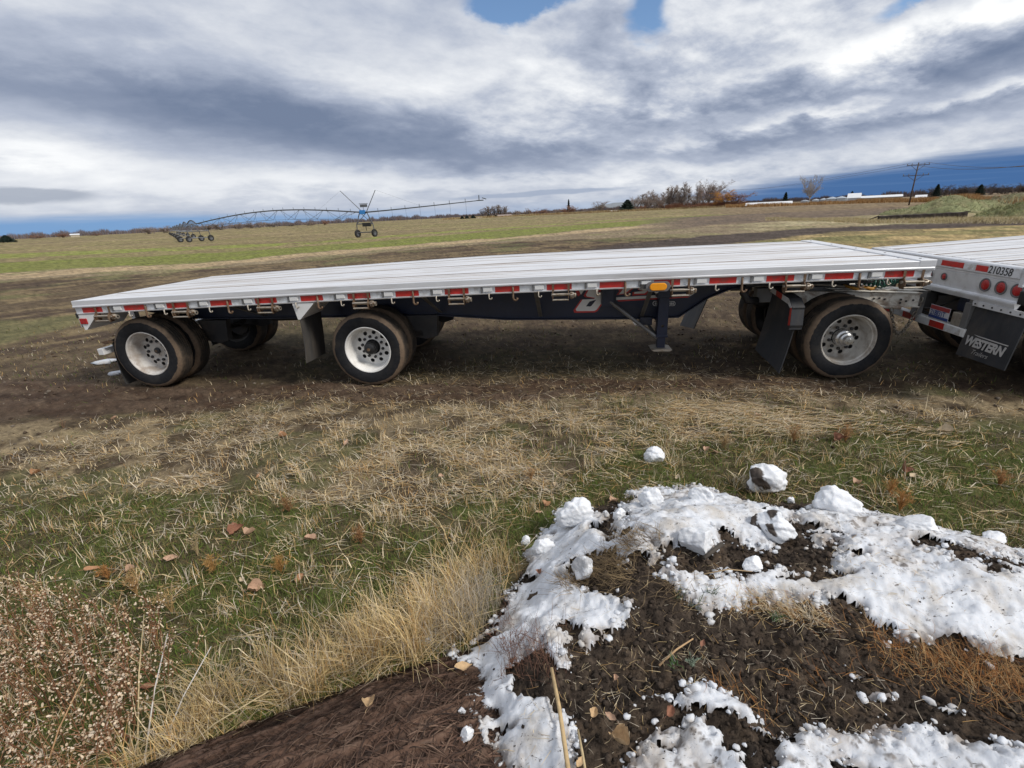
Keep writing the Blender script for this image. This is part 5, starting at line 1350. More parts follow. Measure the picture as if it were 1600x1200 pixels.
shed('farm_house', 778, 799, 338.5, 335.5, 360, 9, 'shed_white', 'twig_grey', 'low white house row with small windows right of the poplar grove', win=5, doors=1)
shed('white_shed', 949, 966, 330.5, 329, 360, 8, 'shed_white', 'shed_white', 'tiny white house left of the broad dark conifer', win=2)
shed('long_white_shed', 1166, 1238, 320, 316.0, 230, 10, 'shed_white', 'shed_white', 'long low building with white roof left of the grain bins')
shed('long_tan_shed', 1343, 1410, 308.5, 305.5, 240, 12, 'shed_tan', 'shed_white', 'long tan metal shed left of the utility pole', doors=1)
shed('white_shed', 1432, 1448, 310, 305.0, 230, 7, 'shed_white', 'shed_white', 'small white covered pile right of the utility pole foot')
shed('small_shed', 110, 124, 367, 365.5, 480, 7, 'shed_tan', 'shed_white', 'tiny pale house low on the left skyline')
def dome(px, D, w_px, py_top, label):
    p = far_pt(px, D); R_ = w_px * D / 745 / 2; H = top_z(px, py_top, D); o = empty('domed_building', tuple(p)); b = MB()
    prof = [(math.cos(a) * R_, math.sin(a) * H) for a in [math.pi * k / 12 for k in range(13)]]
    b.prism(prof, lambda q_, z, k: (q_, 14 * k, z), 1); b.build('shell', M['shed_white'], o); b = MB(); b.box((-R_ * .3, -.1, 0), (R_ * .3, -.02, H * .6)); b.build('door', M['shed_tan'], o); tag(o, label, 'building')
dome(747, 330, 11, 340.0, 'white domed building right of the three small conifers'); dome(761, 345, 8, 340.0, 'smaller white domed building in front of the poplar grove')
for i, (px, tp, w, D) in enumerate(((1258, 312, 10, 260), (1275, 310.6, 9, 260), (1287, 309.5, 9, 260), (1300, 307.5, 14, 250), (1314.5, 306.5, 14, 250))):
    p = far_pt(px, D); R_ = w * D / 760 / 2; H = top_z(px, tp, D); o = empty('grain_bin', tuple(p)); b = MB(); n_ = 14; pr = [(R_, 0)]
    for k in range(n_): z = H * .72 * k / n_; pr += [(R_, z + .01), (R_ * 1.015, z + H * .72 / n_ * .5)]
    pr += [(R_, H * .72)]; b.lathe(pr, 28, 0, (0, 0, 0), 'z'); b.build('bin_wall', M['bin_steel'], o, smooth=True)
    b = MB(); b.lathe([(R_ * 1.06, H * .70), (R_ * .12, H * .98), (R_ * .12, H), (0, H)], 28, 0, (0, 0, 0), 'z'); b.build('bin_roof', M['bin_steel'], o)
    tag(o, ['leftmost and smallest grain bin, left of the tall pale tree', 'grain bin just right of the tall pale bare tree', 'third grain bin from the left, between its neighbours', 'wide grain bin fourth from the left', 'wide grain bin touching the pale gabled bin'][i], 'grain bin', 'galvanised grain bins')
shed('gabled_bin', 1325, 1344, 309, 302.5, 235, 6, 'bin_steel', 'shed_white', 'pale gabled metal bin right of the round grain bins')

# ------------------------------------------------------------------ mounds, timber, brush
M['moundgrass'] = colmat('mound_grass', .95, .3, 1.2, .1, .6, 2.0, .15)
def spoil(px, pyb, w_px, py_top, label, green, seed, D=None, dep=.55):
    P = G(px, pyb) if D is None else far_pt(px, D); D = float(np.hypot(P[0], P[1])); R_ = w_px * D / 800 / 2; H = top_z(px, py_top, D + R_ * dep * .5)
    n = 90; u_ = np.linspace(-1.15, 1.15, n); X, Y = np.meshgrid(u_, u_)
    rr = np.hypot(X, Y) + (fbm(X * 2 + seed, Y * 2, 4, seed) - .5) * .5
    z = H * np.clip(1 - rr, 0, 1) ** .8 * (.75 + .5 * fbm(X * 3.3, Y * 3.3 + seed, 4, seed + 3)) + (fbm(X * 12, Y * 12, 3, seed + 5) - .5) * .22
    z = np.where(rr > .98, -.3, z - .02)
    q_ = fbm(X * 5, Y * 5, 4, seed + 9); w = sstep(.4, .6, q_)[..., None]
    c = np.array(green) * (1 - w) + np.array([.235, .22, .12]) * w
    v = np.stack([X * R_ * 1, Y * R_ * dep + R_ * dep * .5, z], -1).reshape(-1, 3)
    i = np.arange(n - 1)[:, None] * n + np.arange(n - 1)[None]; q2 = np.stack([i, i + 1, i + n + 1, i + n], -1).reshape(-1, 4)
    o = arr_mesh('spoil_mound', v, q2.ravel(), np.full(len(q2), 4), M['moundgrass'], c.reshape(-1, 3), smooth=True)
    o.location = tuple(P); o.rotation_euler = (0, 0, -math.atan2(P[0], P[1])); tag(o, label, 'mound')
    rg = np.random.default_rng(seed); k = 2600; a = rg.integers(5, n - 5, (k, 2)); base = np.stack([X[a[:, 0], a[:, 1]] * R_, Y[a[:, 0], a[:, 1]] * R_ * dep + R_ * dep * .5, z[a[:, 0], a[:, 1]]], 1)
    ok = rr[a[:, 0], a[:, 1]] < .93; base = base[ok]; k = len(base); h = rg.uniform(.08, .26, k); t = rg.uniform(0, 6.28, k); wd = .03
    d = np.stack([np.cos(t) * wd, np.sin(t) * wd, 0 * t], 1); tip = base + np.stack([rg.normal(0, .12, k), rg.normal(0, .12, k), h], 1)
    vv = np.stack([base - d, base + d, tip], 1).reshape(-1, 3); cc = np.repeat(np.array(green)[None] * rg.uniform(.8, 1.5, (k, 1)) * (1 - .3 * rg.random((k, 1))) + np.array([.25, .22, .12]) * .4 * rg.random((k, 1)), 3, 0)
    g = arr_mesh('grass', vv, np.arange(3 * k), np.full(k, 3), M['moundgrass'], cc, parent=o); g['kind'] = 'stuff'
    return o
spoil(1482, 333.5, 128, 307.5, 'largest green grassy earth mound behind the dark timber at right', (.24, .25, .13), 3)
spoil(1592, 338, 76, 316, 'green grassy mound cut by the right edge of the photo', (.24, .25, .125), 8)
spoil(1592, 322, 92, 302.5, 'pale grey-brown mound behind the green one at the right edge', (.21, .19, .13), 13)
spoil(1552, 322, 50, 309, 'grey brushy mound between the two green mounds', (.17, .15, .11), 19)
ta, tb = G(1373, 344.5), G(1511, 340.0); Lb = float(np.linalg.norm(tb - ta))
o = empty('dark_timber', tuple(ta), math.atan2(tb[1] - ta[1], tb[0] - ta[0])); tag(o, 'long dark timber lying in pale dry grass before the green mound', 'timber')
b = MB(); n_ = 26; vs = []
for k in range(n_ + 1):
    f = k / n_; j = lambda: random.uniform(-.035, .035); h = .34 + .08 * f
    vs += [(Lb * f, j(), -.05), (Lb * f, .5 + j(), -.05), (Lb * f, .46 + j(), h + j()), (Lb * f, .24 + j(), h + .05 + j()), (Lb * f, .03 + j(), h + j())]
fs = [(k * 5 + q_, k * 5 + (q_ + 1) % 5, (k + 1) * 5 + (q_ + 1) % 5, (k + 1) * 5 + q_) for k in range(n_) for q_ in range(5)] + [(0, 1, 2, 3, 4), tuple(n_ * 5 + q_ for q_ in range(5))]
b.add(vs, fs); b.build('beam', M['timber'], o)
b = MB(); b.tube([(0, .2, .35), (-.7, .1, .1)], [.07, .03], 5); b.tube([(Lb * .97, .2, .45), (Lb * 1.03, .1, .5)], [.06, .03], 5); b.build('splintered_end', M['timber'], o)

BR = colmat('dry_brush', .9, .2, 1.0, .1)
def brush(name, pts, k, hmin, hmax, wd, cols, seed, depth, spread=.35):
    """mass of dry stems along a strip of ground: (px, D) way points"""
    rg = np.random.default_rng(seed); W_ = np.array([far_pt(p, D) for p, D in pts]); seg = np.linalg.norm(np.diff(W_, axis=0), axis=1); cs = np.concatenate([[0], np.cumsum(seg)])
    s = rg.random(k) * cs[-1]; P = np.stack([np.interp(s, cs, W_[:, i]) for i in range(3)], 1); rad = P[:, :2] / np.linalg.norm(P[:, :2], axis=1)[:, None]
    P[:, :2] += rad * (rg.random(k)[:, None] * depth); n_ = fbm(s * .13, s * 0 + seed, 4, seed); h = (hmin + (hmax - hmin) * rg.random(k)) * (.35 + 1.3 * n_)
    t = rg.uniform(0, 6.28, k); d = np.stack([rad[:, 1] * wd, -rad[:, 0] * wd, 0 * t], 1); tip = P + np.stack([rg.normal(0, spread, k) * h, rg.normal(0, spread, k) * h, h], 1)
    v = np.stack([P - d, P + d, tip], 1).reshape(-1, 3); ci = rg.integers(0, len(cols), k); c = np.array(cols)[ci] * rg.uniform(.65, 1.3, (k, 1)); 
    o = arr_mesh(name, v, np.arange(3 * k), np.full(k, 3), BR, np.repeat(c, 3, 0)); tag(o, kind='stuff'); return o
RUST = [(.38, .20, .075), (.44, .26, .11), (.28, .15, .065), (.48, .33, .17)]
brush('rust_brush', [(1135, 250), (1190, 215), (1260, 205), (1330, 195), (1400, 180), (1470, 150), (1530, 130), (1700, 120)], 16000, .7, 1.5, .07, RUST, 5, 26)
brush('rust_brush', [(1500, 100), (1560, 90), (1680, 85)], 5000, .5, 1.2, .04, RUST, 6, 18)
brush('dry_grass', [(690, 330), (800, 330), (950, 310), (1060, 300), (1140, 280)], 9000, .5, 1.3, .09, [(.33, .24, .12), (.38, .30, .17), (.26, .16, .08)], 9, 16)
brush('dry_grass', [(1200, 62), (1290, 55), (1360, 48), (1450, 47), (1600, 44), (1700, 44)], 14000, .06, .22, .014, [(.55, .46, .30), (.46, .37, .22), (.42, .35, .17)], 10, 9, .6)
brush('red_brush', [(1040, 320), (1100, 305), (1165, 290)], 5000, 1.0, 3.2, .07, [(.20, .075, .05), (.16, .08, .05), (.24, .12, .06)], 12, 12)
brush('far_tree_line', [(-150, 800), (60, 760), (250, 720), (420, 700), (600, 700), (720, 720)], 12000, 2.5, 6.0, .35, [(.14, .13, .15), (.13, .115, .12), (.15, .11, .10)], 14, 40, .18)
brush('far_tree_line', [(700, 760), (850, 700), (1000, 640), (1150, 640), (1300, 560), (1450, 520), (1600, 500), (1750, 500)], 16000, 1.6, 4.6, .35, [(.13, .115, .13), (.13, .105, .10), (.16, .11, .09)], 15, 40, .18)
# low hills on the skyline
def hills(pts, D, label_seed):
    rg = np.random.default_rng(label_seed); a = np.linspace(0, 1, 120); xs = np.interp(a, np.linspace(0, 1, len(pts)), [p[0] for p in pts]); hs = np.interp(a, np.linspace(0, 1, len(pts)), [p[1] for p in pts])
    rows = []
    for x, h, f in zip(xs, hs, a):
        P = far_pt(x, D); hh = max(h * D / 760 * (.75 + .5 * float(fbm(np.array([f * 9.0]), np.array([1.0]), 4, label_seed)[0])), 0)
        r_ = P[:2] / D; rows.append([(P[0], P[1], -5), (P[0] + r_[0] * 500, P[1] + r_[1] * 500, hh), (P[0] + r_[0] * 1200, P[1] + r_[1] * 1200, hh * .8), (P[0] + r_[0] * 1800, P[1] + r_[1] * 1800, -5)])
    v = np.array(rows).reshape(-1, 3); i = np.arange(119)[:, None] * 4 + np.arange(3)[None]; q_ = np.stack([i, i + 4, i + 5, i + 1], -1).reshape(-1, 4)
    o = arr_mesh('hills', v, q_.ravel(), np.full(len(q_), 4), M['hill'], smooth=True); tag(o, kind='structure')
M['hill'] = mat('hill_haze_grey', (.20, .22, .24), .95, 0, .15, .002)  # blue-grey base colour carries the distance haze
hills([(915, 0), (940, 6), (965, 9), (1000, 13), (1040, 10), (1080, 12), (1130, 5), (1180, 0)], 5200, 3)

# ================================================================== NEAR: earth mound with snow, log, grass, weeds, leaves
def Gp(pts, z=0.0): return np.array([G(x, y, z)[:2] for x, y in pts])
MP = np.vstack([Gp([(742, 992), (788, 905), (820, 858), (848, 815), (900, 792), (985, 774), (1060, 764), (1150, 768), (1200, 780), (1320, 780), (1450, 822), (1600, 858), (1720, 880)], .04), [[4.9, 1.2], [4.9, .1], [-.25, .1], [-.22, 1.0], [-.30, 1.45]]])

LA = np.array([-2.21, .78]); LB_ = np.array([-.06, 1.752]); LD = (LB_ - LA) / np.linalg.norm(LB_ - LA); LNn = np.array([-LD[1], LD[0]]); LLn = float(np.linalg.norm(LB_ - LA)); LH, LWd = .26, .50
LOFF = -.40
def log_height(x, y):
    d0 = x - LA[0]; d1 = y - LA[1]; u = d0 * LD[0] + d1 * LD[1]; v = d0 * LNn[0] + d1 * LNn[1] - LOFF
    w = LWd * (1 + .06 * np.sin(u * 2.1)); h = LH * (1 + .08 * np.sin(u * 1.7 + 1)) * (1 - .75 * sstep(LLn - .75, LLn, u))
    return np.where((u > 0) & (u < LLn), h * np.sqrt(np.clip(1 - (v / w) ** 2, 0, 1)) - .03, -.05)
def log_top(p): return float(log_height(p[None, 0], p[None, 1])[0])

def bump(x, y, cx, cy, sx, sy, rot=0.0):
    c, s = math.cos(rot), math.sin(rot); u = (x - cx) * c + (y - cy) * s; v = -(x - cx) * s + (y - cy) * c
    return np.exp(-(u / sx) ** 2 - (v / sy) ** 2)

def mound_base(x, y):
    """shape of the heap without clods"""
    d = poly_sdf(x, y, MP) + (fbm(x * 4, y * 4, 3, 101) - .5) * .10
    h = .17 * sstep(-.02, .45, d) + .06 * sstep(.3, .9, d)
    h = h + .16 * bump(x, y, .72, 1.95, .42, .30, .3) + .08 * bump(x, y, 1.25, 2.35, .5, .16, .1) + .05 * bump(x, y, 2.3, 2.0, .9, .4) - .05 * bump(x, y, 1.45, 1.35, .5, .25, -.3)
    h = h + (fbm(x * 2.2, y * 2.2, 3, 103) - .5) * .14 * sstep(0, .25, d)
    h = np.maximum(h, log_height(x, y) - .004)
    return h, d

def clods(x, y):
    w1 = fbm(x * 13, y * 13, 3, 105) * .09; w2 = fbm(x * 13 + 7, y * 13 + 3, 3, 106) * .09; a = fbm(x * 7 + w1 * 9, y * 7 + w2 * 9, 7, 107, .62) - .5; b = fbm((x + w1) * 31, (y + w2) * 31, 4, 109, .65) - .5
    return a * .095 + b * .026 + np.clip(b - .06, 0, 1) * .05

def on_mound(px, py, lift=0.0):
    z = .15
    for _ in range(8):
        p = G(px, py, z); h, d = mound_base(np.array([p[0]]), np.array([p[1]])); z = float(h[0]) + lift
    return np.array([p[0], p[1], z])
def Mp(pts): return np.array([on_mound(x, y)[:2] for x, y in pts])

SNOW = [Mp([(708, 1026), (735, 1008), (772, 988), (790, 960), (800, 930), (826, 905), (838, 880), (822, 866), (840, 842), (872, 818), (872, 800), (908, 788), (942, 812), (975, 818), (985, 845), (972, 868), (925, 872), (902, 878), (872, 902), (905, 922), (978, 948), (960, 985), (918, 1000), (896, 985), (872, 1012), (872, 1050), (862, 1085), (878, 1110), (884, 1230), (820, 1230), (760, 1135), (742, 1085), (752, 1062), (728, 1046)]),
        Mp([(970, 798), (985, 772), (1030, 765), (1090, 764), (1118, 766), (1160, 788), (1215, 800), (1262, 800), (1300, 788), (1350, 800), (1440, 822), (1530, 846), (1610, 862), (1760, 900), (1760, 1060), (1610, 1032), (1540, 1010), (1450, 998), (1400, 1002), (1362, 988), (1335, 958), (1285, 940), (1225, 935), (1165, 925), (1105, 942), (1062, 905), (1012, 880), (985, 880), (960, 850), (985, 820)]),
        Mp([(985, 1230), (1010, 1180), (1035, 1135), (1012, 1105), (1040, 1092), (1075, 1095), (1100, 1080), (1142, 1098), (1160, 1122), (1135, 1140), (1190, 1152), (1232, 1168), (1285, 1160), (1332, 1172), (1400, 1158), (1450, 1150), (1560, 1172), (1620, 1200), (1700, 1300), (985, 1300)]),
        Mp([(1340, 1060), (1372, 1068), (1385, 1080), (1352, 1084)]), Mp([(1018, 1100), (1040, 1108), (1030, 1120)]), Mp([(845, 995), (852, 1010), (860, 1040), (848, 1038)]), Mp([(1480, 1118), (1505, 1135), (1498, 1142)])]
HOLES = [Mp([(1010, 838), (1040, 848), (1075, 858), (1120, 842), (1160, 838), (1196, 850), (1210, 815), (1240, 802), (1266, 822), (1268, 846), (1308, 835), (1332, 862), (1310, 888), (1268, 904), (1215, 900), (1165, 908), (1110, 905), (1060, 892), (1020, 868)]),
         Mp([(1455, 852), (1490, 848), (1530, 862), (1610, 876), (1640, 890), (1610, 896), (1540, 882), (1490, 876)]),
         Mp([(812, 1022), (840, 1000), (868, 1012), (866, 1062), (842, 1082), (818, 1060), (800, 1030)]),
         Mp([(1155, 1145), (1185, 1160), (1180, 1186), (1160, 1180)]), Mp([(1290, 1172), (1330, 1180), (1350, 1200), (1300, 1198)]), Mp([(940, 822), (965, 828), (962, 848), (944, 846)])]

def snow_sdf(x, y):
    d = np.full(x.shape, -9.0)
    for p in SNOW: d = np.maximum(d, poly_sdf(x, y, p))
    for p in HOLES: d = np.minimum(d, -poly_sdf(x, y, p))
    return d + .026 + (fbm(x * 7, y * 7, 4, 127) - .5) * .075 + (fbm(x * 30, y * 30, 3, 131) - .5) * .055 + (fbm(x * 80, y * 80, 2, 133) - .5) * .03 - .17 * sstep(.54, .72, fbm(x * 5 + y * 2, y * 11, 4, 135)) * sstep(.16, .0, d)

def grid_mesh(name, x0, x1, y0, y1, res, zf, keep, cf, m):
    nx = int((x1 - x0) / res) + 1; ny = int((y1 - y0) / res) + 1
    X, Y = np.meshgrid(np.linspace(x0, x1, nx), np.linspace(y0, y1, ny)); x = X.ravel(); y = Y.ravel()
    z = zf(x, y); k = keep(x, y, z)
    i = (np.arange(ny - 1)[:, None] * nx + np.arange(nx - 1)[None]).ravel()
    q = np.stack([i, i + 1, i + nx + 1, i + nx], 1); ok = k[q].all(1); q = q[ok]
    use = np.unique(q); mp = np.full(len(x), -1); mp[use] = np.arange(len(use))
    return arr_mesh(name, np.stack([x, y, z], 1)[use], mp[q].ravel(), np.full(len(q), 4), m, cf(x, y)[use] if cf else None, smooth=True)

M['soil'] = colmat('dark_soil', .92, .5, 70, .2, 1.0, 120, .016)
def soil_col(x, y):
    n = fbm(x * 6, y * 6, 4, 137); n2 = fbm(x * 35, y * 35, 3, 139)
    c = np.tile(np.array([.050, .037, .028]), (len(x), 1)); c = mixc(c, sstep(.45, .65, n) * .7, (.098, .069, .047)); c = mixc(c, sstep(.56, .68, n2) * .5, (.14, .106, .077))
    return c
o = grid_mesh('dirt_mound', -.45, 4.2, .42, 3.3, .0088, lambda x, y: np.where((h_ := mound_base(x, y))[1] > -.05, h_[0] - .01 + clods(x, y) * sstep(-.05, .12, h_[1]), -.06), lambda x, y, z: (z > -.055) & ((log_height(x, y) < -.0) | (mound_base(x, y)[0] > log_height(x, y) + .01)), soil_col, M['soil'])
tag(o, kind='structure')

def snow_material(stain=False):
    m = bpy.data.materials.new('snow_block' if stain else 'old_snow'); m.use_nodes = True; t = m.node_tree; N = NT(t); bs = t.nodes['Principled BSDF']
    co = N.n('ShaderNodeTexCoord').outputs['Object']
    n = N.noise(co, 5.5, 8, .62, .3); f = N.noise(co, 42, 7, .72, .4); sp = N.noise(co, 120, 4, .6)
    c = N.mix(N.rng(n, .44, .70, 0, .8, True), (.62, .64, .675), (.42, .38, .33))
    c = N.mix(N.mul(N.rng(f, .60, .72, 0, .85, True), N.rng(n, .35, .6)), c, (.12, .095, .07))
    fl = N.n('ShaderNodeMapping'); t.links.new(co, fl.inputs[0]); fl.inputs['Scale'].default_value = (1, 2.4, 1); fl.inputs['Rotation'].default_value = (0, 0, .5)
    ff = N.noise(fl.outputs[0], 26, 6, .7, .8); c = N.mix(N.mul(N.rng(ff, .60, .635, 0, .9, True), N.rng(n, .36, .52)), c, (.06, .045, .034))
    c = N.mix(N.rng(sp, .68, .74, 0, .6, True), c, (.16, .13, .10))
    if stain is True: c = N.mix(N.rng(n, .5, .8, 0, .45, True), (.72, .735, .76), (.55, .52, .48))
    if stain: c = N.mix(1.0, c, N.n('ShaderNodeAttribute', attribute_name='col').outputs['Color'], 'MULTIPLY')
    t.links.new(c, bs.inputs['Base Color']); bs.inputs['Roughness'].default_value = .55; bs.inputs['Specular IOR Level'].default_value = .3
    bs.inputs['Subsurface Weight'].default_value = .12; bs.inputs['Subsurface Radius'].default_value = (.02, .025, .03); bs.inputs['Subsurface Scale'].default_value = .4
    bn = N.n('ShaderNodeBump'); bn.inputs['Strength'].default_value = .5; bn.inputs['Distance'].default_value = .012
    t.links.new(N.add(N.mul(f, .7), N.mul(sp, .25)), bn.inputs['Height']); t.links.new(bn.outputs[0], bs.inputs['Normal'])
    return m
M['snow'] = snow_material(); M['snow_block'] = snow_material(True); M['snow_cover'] = snow_material(2)
def snow_z(x, y):
    b, d = mound_base(x, y); s = snow_sdf(x, y); ss = np.clip(s, -.03, None)
    th = .046 * np.sqrt(np.clip(sstep(-.03, .10, ss), 0, 1)) * (.6 + .8 * fbm(x * 4.5, y * 4.5, 3, 149))
    dim = (fbm(x * 8 + y * 3, y * 15, 4, 151) - .5) * .055 + (fbm(x * 3, y * 3, 3, 157) - .5) * .05 + (fbm(x * 34, y * 34, 4, 159) - .5) * .020
    return np.maximum(b, 0) - .010 + clods(x, y) * sstep(.10, .0, s) + th + dim * sstep(-.0, .12, s) - .012 * sstep(.02, -.022, s)
def snow_col(x, y):
    s = snow_sdf(x, y); n = fbm(x * 16, y * 16, 4, 221); n2 = fbm(x * 45, y * 45, 3, 223); n3 = fbm(x * 2.5 + 3, y * 2.5, 3, 227)
    c = np.ones((len(x), 3)); c = mixc(c, sstep(.075, -.01, s) * sstep(.36, .62, n) * .85, (.36, .29, .235)); c = mixc(c, sstep(.63, .70, n2) * sstep(.35, .6, n3) * .8, (.16, .125, .10))
    return mixc(c, sstep(.5, .68, n3) * sstep(.3, .6, n) * .35, (.70, .60, .50))
o = grid_mesh('snow_cover', -.45, 4.3, .34, 3.3, .0082, snow_z, lambda x, y, z: snow_sdf(x, y) > -.022, snow_col, M['snow_cover'])
tag(o, kind='structure')

# ------------------------------------------------------------------ lumps
def ico(sub=2):
    bm = bmesh.new(); bmesh.ops.create_icosphere(bm, subdivisions=sub, radius=1.0); v = np.array([p.co[:] for p in bm.verts]); f = np.array([[q.index for q in t.verts] for t in bm.faces]); bm.free(); return v, f
IV, IF = ico(5); I1V, I1F = ico(1); I2V, I2F = ico(2)

def lumps(name, P, R_, base, mats, cols=None, seed=0, v=I1V, f=I1F, squash=.7):
    rg = np.random.default_rng(seed); k = len(P); n = len(v)
    rot = rg.uniform(0, 6.28, k); c, s = np.cos(rot), np.sin(rot)
    V = np.repeat(v[None], k, 0) * (1 + rg.normal(0, .16, (k, n, 1))) * (R_[:, None, None] * rg.uniform(.7, 1.3, (k, 1, 3))); V[:, :, 2] *= squash
    x = V[:, :, 0] * c[:, None] - V[:, :, 1] * s[:, None]; y = V[:, :, 0] * s[:, None] + V[:, :, 1] * c[:, None]
    V = np.stack([x, y, V[:, :, 2]], -1) + P[:, None, :]
    F = (f[None] + (np.arange(k) * n)[:, None, None]).reshape(-1)
    cc = None if cols is None else np.repeat(cols, n, 0)
    return arr_mesh(name, V.reshape(-1, 3), F, np.full(k * len(f), 3), mats, cc, smooth=False)

rg = np.random.default_rng(21)
k = 36000; x = rg.uniform(-.2, 3.6, k); y = rg.uniform(.6, 3.05, k); b, d = mound_base(x, y); s = snow_sdf(x, y)
keep = (d > .02) & ((s < -.01) | (rg.random(k) < .018 + .10 * sstep(.05, .0, s))); x, y, b, s = x[keep], y[keep], b[keep], s[keep]
zz = np.where(s > -.02, snow_z(x, y), b - .01 + clods(x, y)); r_ = .0022 + .012 * rg.random(len(x)) ** 7 + .0035 * rg.random(len(x)) ** 2; r_ = np.where(s > -.02, r_ * rg.uniform(.25, .7, len(x)), r_)
cc = np.array([.055, .041, .031])[None] * rg.uniform(.35, 1.9, (len(x), 1))
o = lumps('soil_clods', np.stack([x, y, zz + r_ * .3], 1), r_, None, M['soil'], cc, 3); tag(o, kind='stuff')
k = 3000; x = rg.uniform(-.2, 3.4, k); y = rg.uniform(.7, 3.0, k); b, d = mound_base(x, y); s = snow_sdf(x, y); keep = (d > .0) & (s < -.01) & (s > -.06) & (rg.random(k) < .35); x, y, b = x[keep], y[keep], b[keep]
r_ = .003 + .014 * rg.random(len(x)) ** 3
o = lumps('snow_crumbs', np.stack([x, y, b + clods(x, y) + r_ * .3], 1), r_, None, M['snow'], None, 4, I2V, I2F); tag(o, kind='stuff')

def chunk(px, py, w_px, h_px, label, seed, dirty=0.0, z0=None, tilt=0.0):
    """one block of frozen snow; (px, py) its foot in the photograph"""
    p = G(px, py, 0.0) if z0 is None else on_mound(px, py, z0); dist = math.sqrt(p[0] ** 2 + p[1] ** 2 + (CAM_H - p[2]) ** 2); w = w_px * dist / 760 / 2; h = h_px * dist / 760
    rg_ = np.random.default_rng(seed); v = IV.copy()
    # broken faces: cut the ball by random planes, then roughen
    for _ in range(9):
        nrm_ = rg_.normal(0, 1, 3); nrm_ /= np.linalg.norm(nrm_); off = rg_.uniform(.52, .86); dd = v @ nrm_ - off
        v = v - np.clip(dd, 0, None)[:, None] * nrm_ * rg_.uniform(.75, 1.0)
    n1 = fbm(v[:, 0] * 2.2 + seed * 3.1 + 9, v[:, 1] * 2.2 + v[:, 2] * 2.7 + 9, 3, seed); n2_ = fbm(v[:, 0] * 6 + v[:, 2] * 3 + 20, v[:, 1] * 6 - v[:, 2] * 4 + 20, 4, seed + 2)
    v = v * (0.86 + .36 * (n1 - .5) * .8 + .10 * (n2_ - .5))[:, None]; v[:, 2] = np.where(v[:, 2] < -.4, -.4 + (v[:, 2] + .4) * .15, v[:, 2])
    v = v / np.array([np.abs(v[:, 0]).max(), np.abs(v[:, 1]).max(), 1]); zr_ = v[:, 2].max() + .4
    v = v * np.array([w, w * .75, h * .86 / zr_]); v[:, 2] += .26 * h / zr_
    c_, s_ = math.cos(tilt), math.sin(tilt); v = np.stack([v[:, 0] * c_ - v[:, 2] * s_, v[:, 1], v[:, 0] * s_ + v[:, 2] * c_], 1)
    n3_ = fbm(v[:, 0] / w * 1.6 + v[:, 2] / w + seed, v[:, 1] / w * 1.6 - v[:, 2] / w * 1.3, 4, seed + 9); side = sstep(.25, -.55, v[:, 0] / w)
    mud = np.clip(dirty, 0, 1) * sstep(.535, .565, n3_ * .85 + .16 * side) if dirty else np.zeros(len(v))
    v = v * (1 + .05 * mud * (n2_ - .3))[:, None]
    c = mixc(np.tile(np.array([1.0, 1.0, 1.0]), (len(v), 1)), mud, (.085, .064, .050))
    o = arr_mesh('snow_chunk', v, IF.ravel(), np.full(len(IF), 3), M['snow_block'], c, smooth=True); o.location = tuple(p + np.array([0, w * .4, 0])); v_ = None; o.rotation_euler = (0, 0, rg_.uniform(-.25, .25))
    tag(o, label, 'snow chunk', 'loose snow chunks')
    return o
chunk(1026, 722, 36, 28, 'small clean snow chunk alone in the grass, farthest from the heap', 2)
chunk(1198, 772, 66, 50, 'rounded snow chunk caked with dark mud on its left side', 5, 1.0)
chunk(1320, 806, 66, 42, 'wide smooth snow chunk at the far edge of the heap, right of the muddy one', 8, 0, .0)
chunk(1100, 783, 44, 26, 'flat-topped snow chunk with a dark spot on the far rim of the heap', 11, .25, .02)
chunk(1022, 790, 44, 34, 'pointed snow chunk on the far rim of the heap', 14, 0, .02)
chunk(903, 822, 62, 50, 'tall pointed snow chunk at the left end of the heap', 17, 0, .01, .2)
chunk(848, 866, 40, 30, 'snow chunk low on the left shoulder of the heap', 20, 0, .02)
chunk(822, 852, 16, 20, 'small snow lump standing free left of the heap', 23)
chunk(910, 902, 34, 48, 'upright dirty slab of snow in the straw on the left slope', 26, .4, .02, -.1)
chunk(1092, 862, 60, 42, 'snow block leaning on dark earth in the middle of the far slope', 29, .15, .02)
chunk(1450, 834, 52, 20, 'long low snow lump on the far right rim of the heap', 32, .1, .02)
chunk(1178, 890, 30, 18, 'snow lump sitting in the dark earth patch', 35, 0, .03)
chunk(1238, 786, 12, 10, 'tiny snow ball between the muddy chunk and the wide smooth one', 38)
chunk(968, 812, 22, 22, 'narrow snow lump beside the gap in the left rim', 41, 0, .02)
chunk(1560, 850, 30, 14, 'small snow lump nearest the right edge on the far rim', 44, 0, .02)
chunk(1215, 842, 60, 44, 'striped lump of snow and dark earth on the far slope', 47, 1.6, .02)

# broken crumbs of snow along every edge of the cover
rg = np.random.default_rng(97); k = 60000; x = rg.uniform(-.4, 3.6, k); y = rg.uniform(.6, 3.1, k); s = snow_sdf(x, y); keep = (s > -.03) & (s < .03) & (rg.random(k) < .30); x, y, s = x[keep], y[keep], s[keep]
r_ = .003 + .015 * rg.random(len(x)) ** 3.5; zz = np.maximum(snow_z(x, y), mound_base(x, y)[0] - .01 + clods(x, y)) + r_ * .15
o = lumps('snow_crumbs', np.stack([x, y, zz], 1), r_, None, M['snow'], None, 98, I2V, I2F, .75); tag(o, kind='stuff')

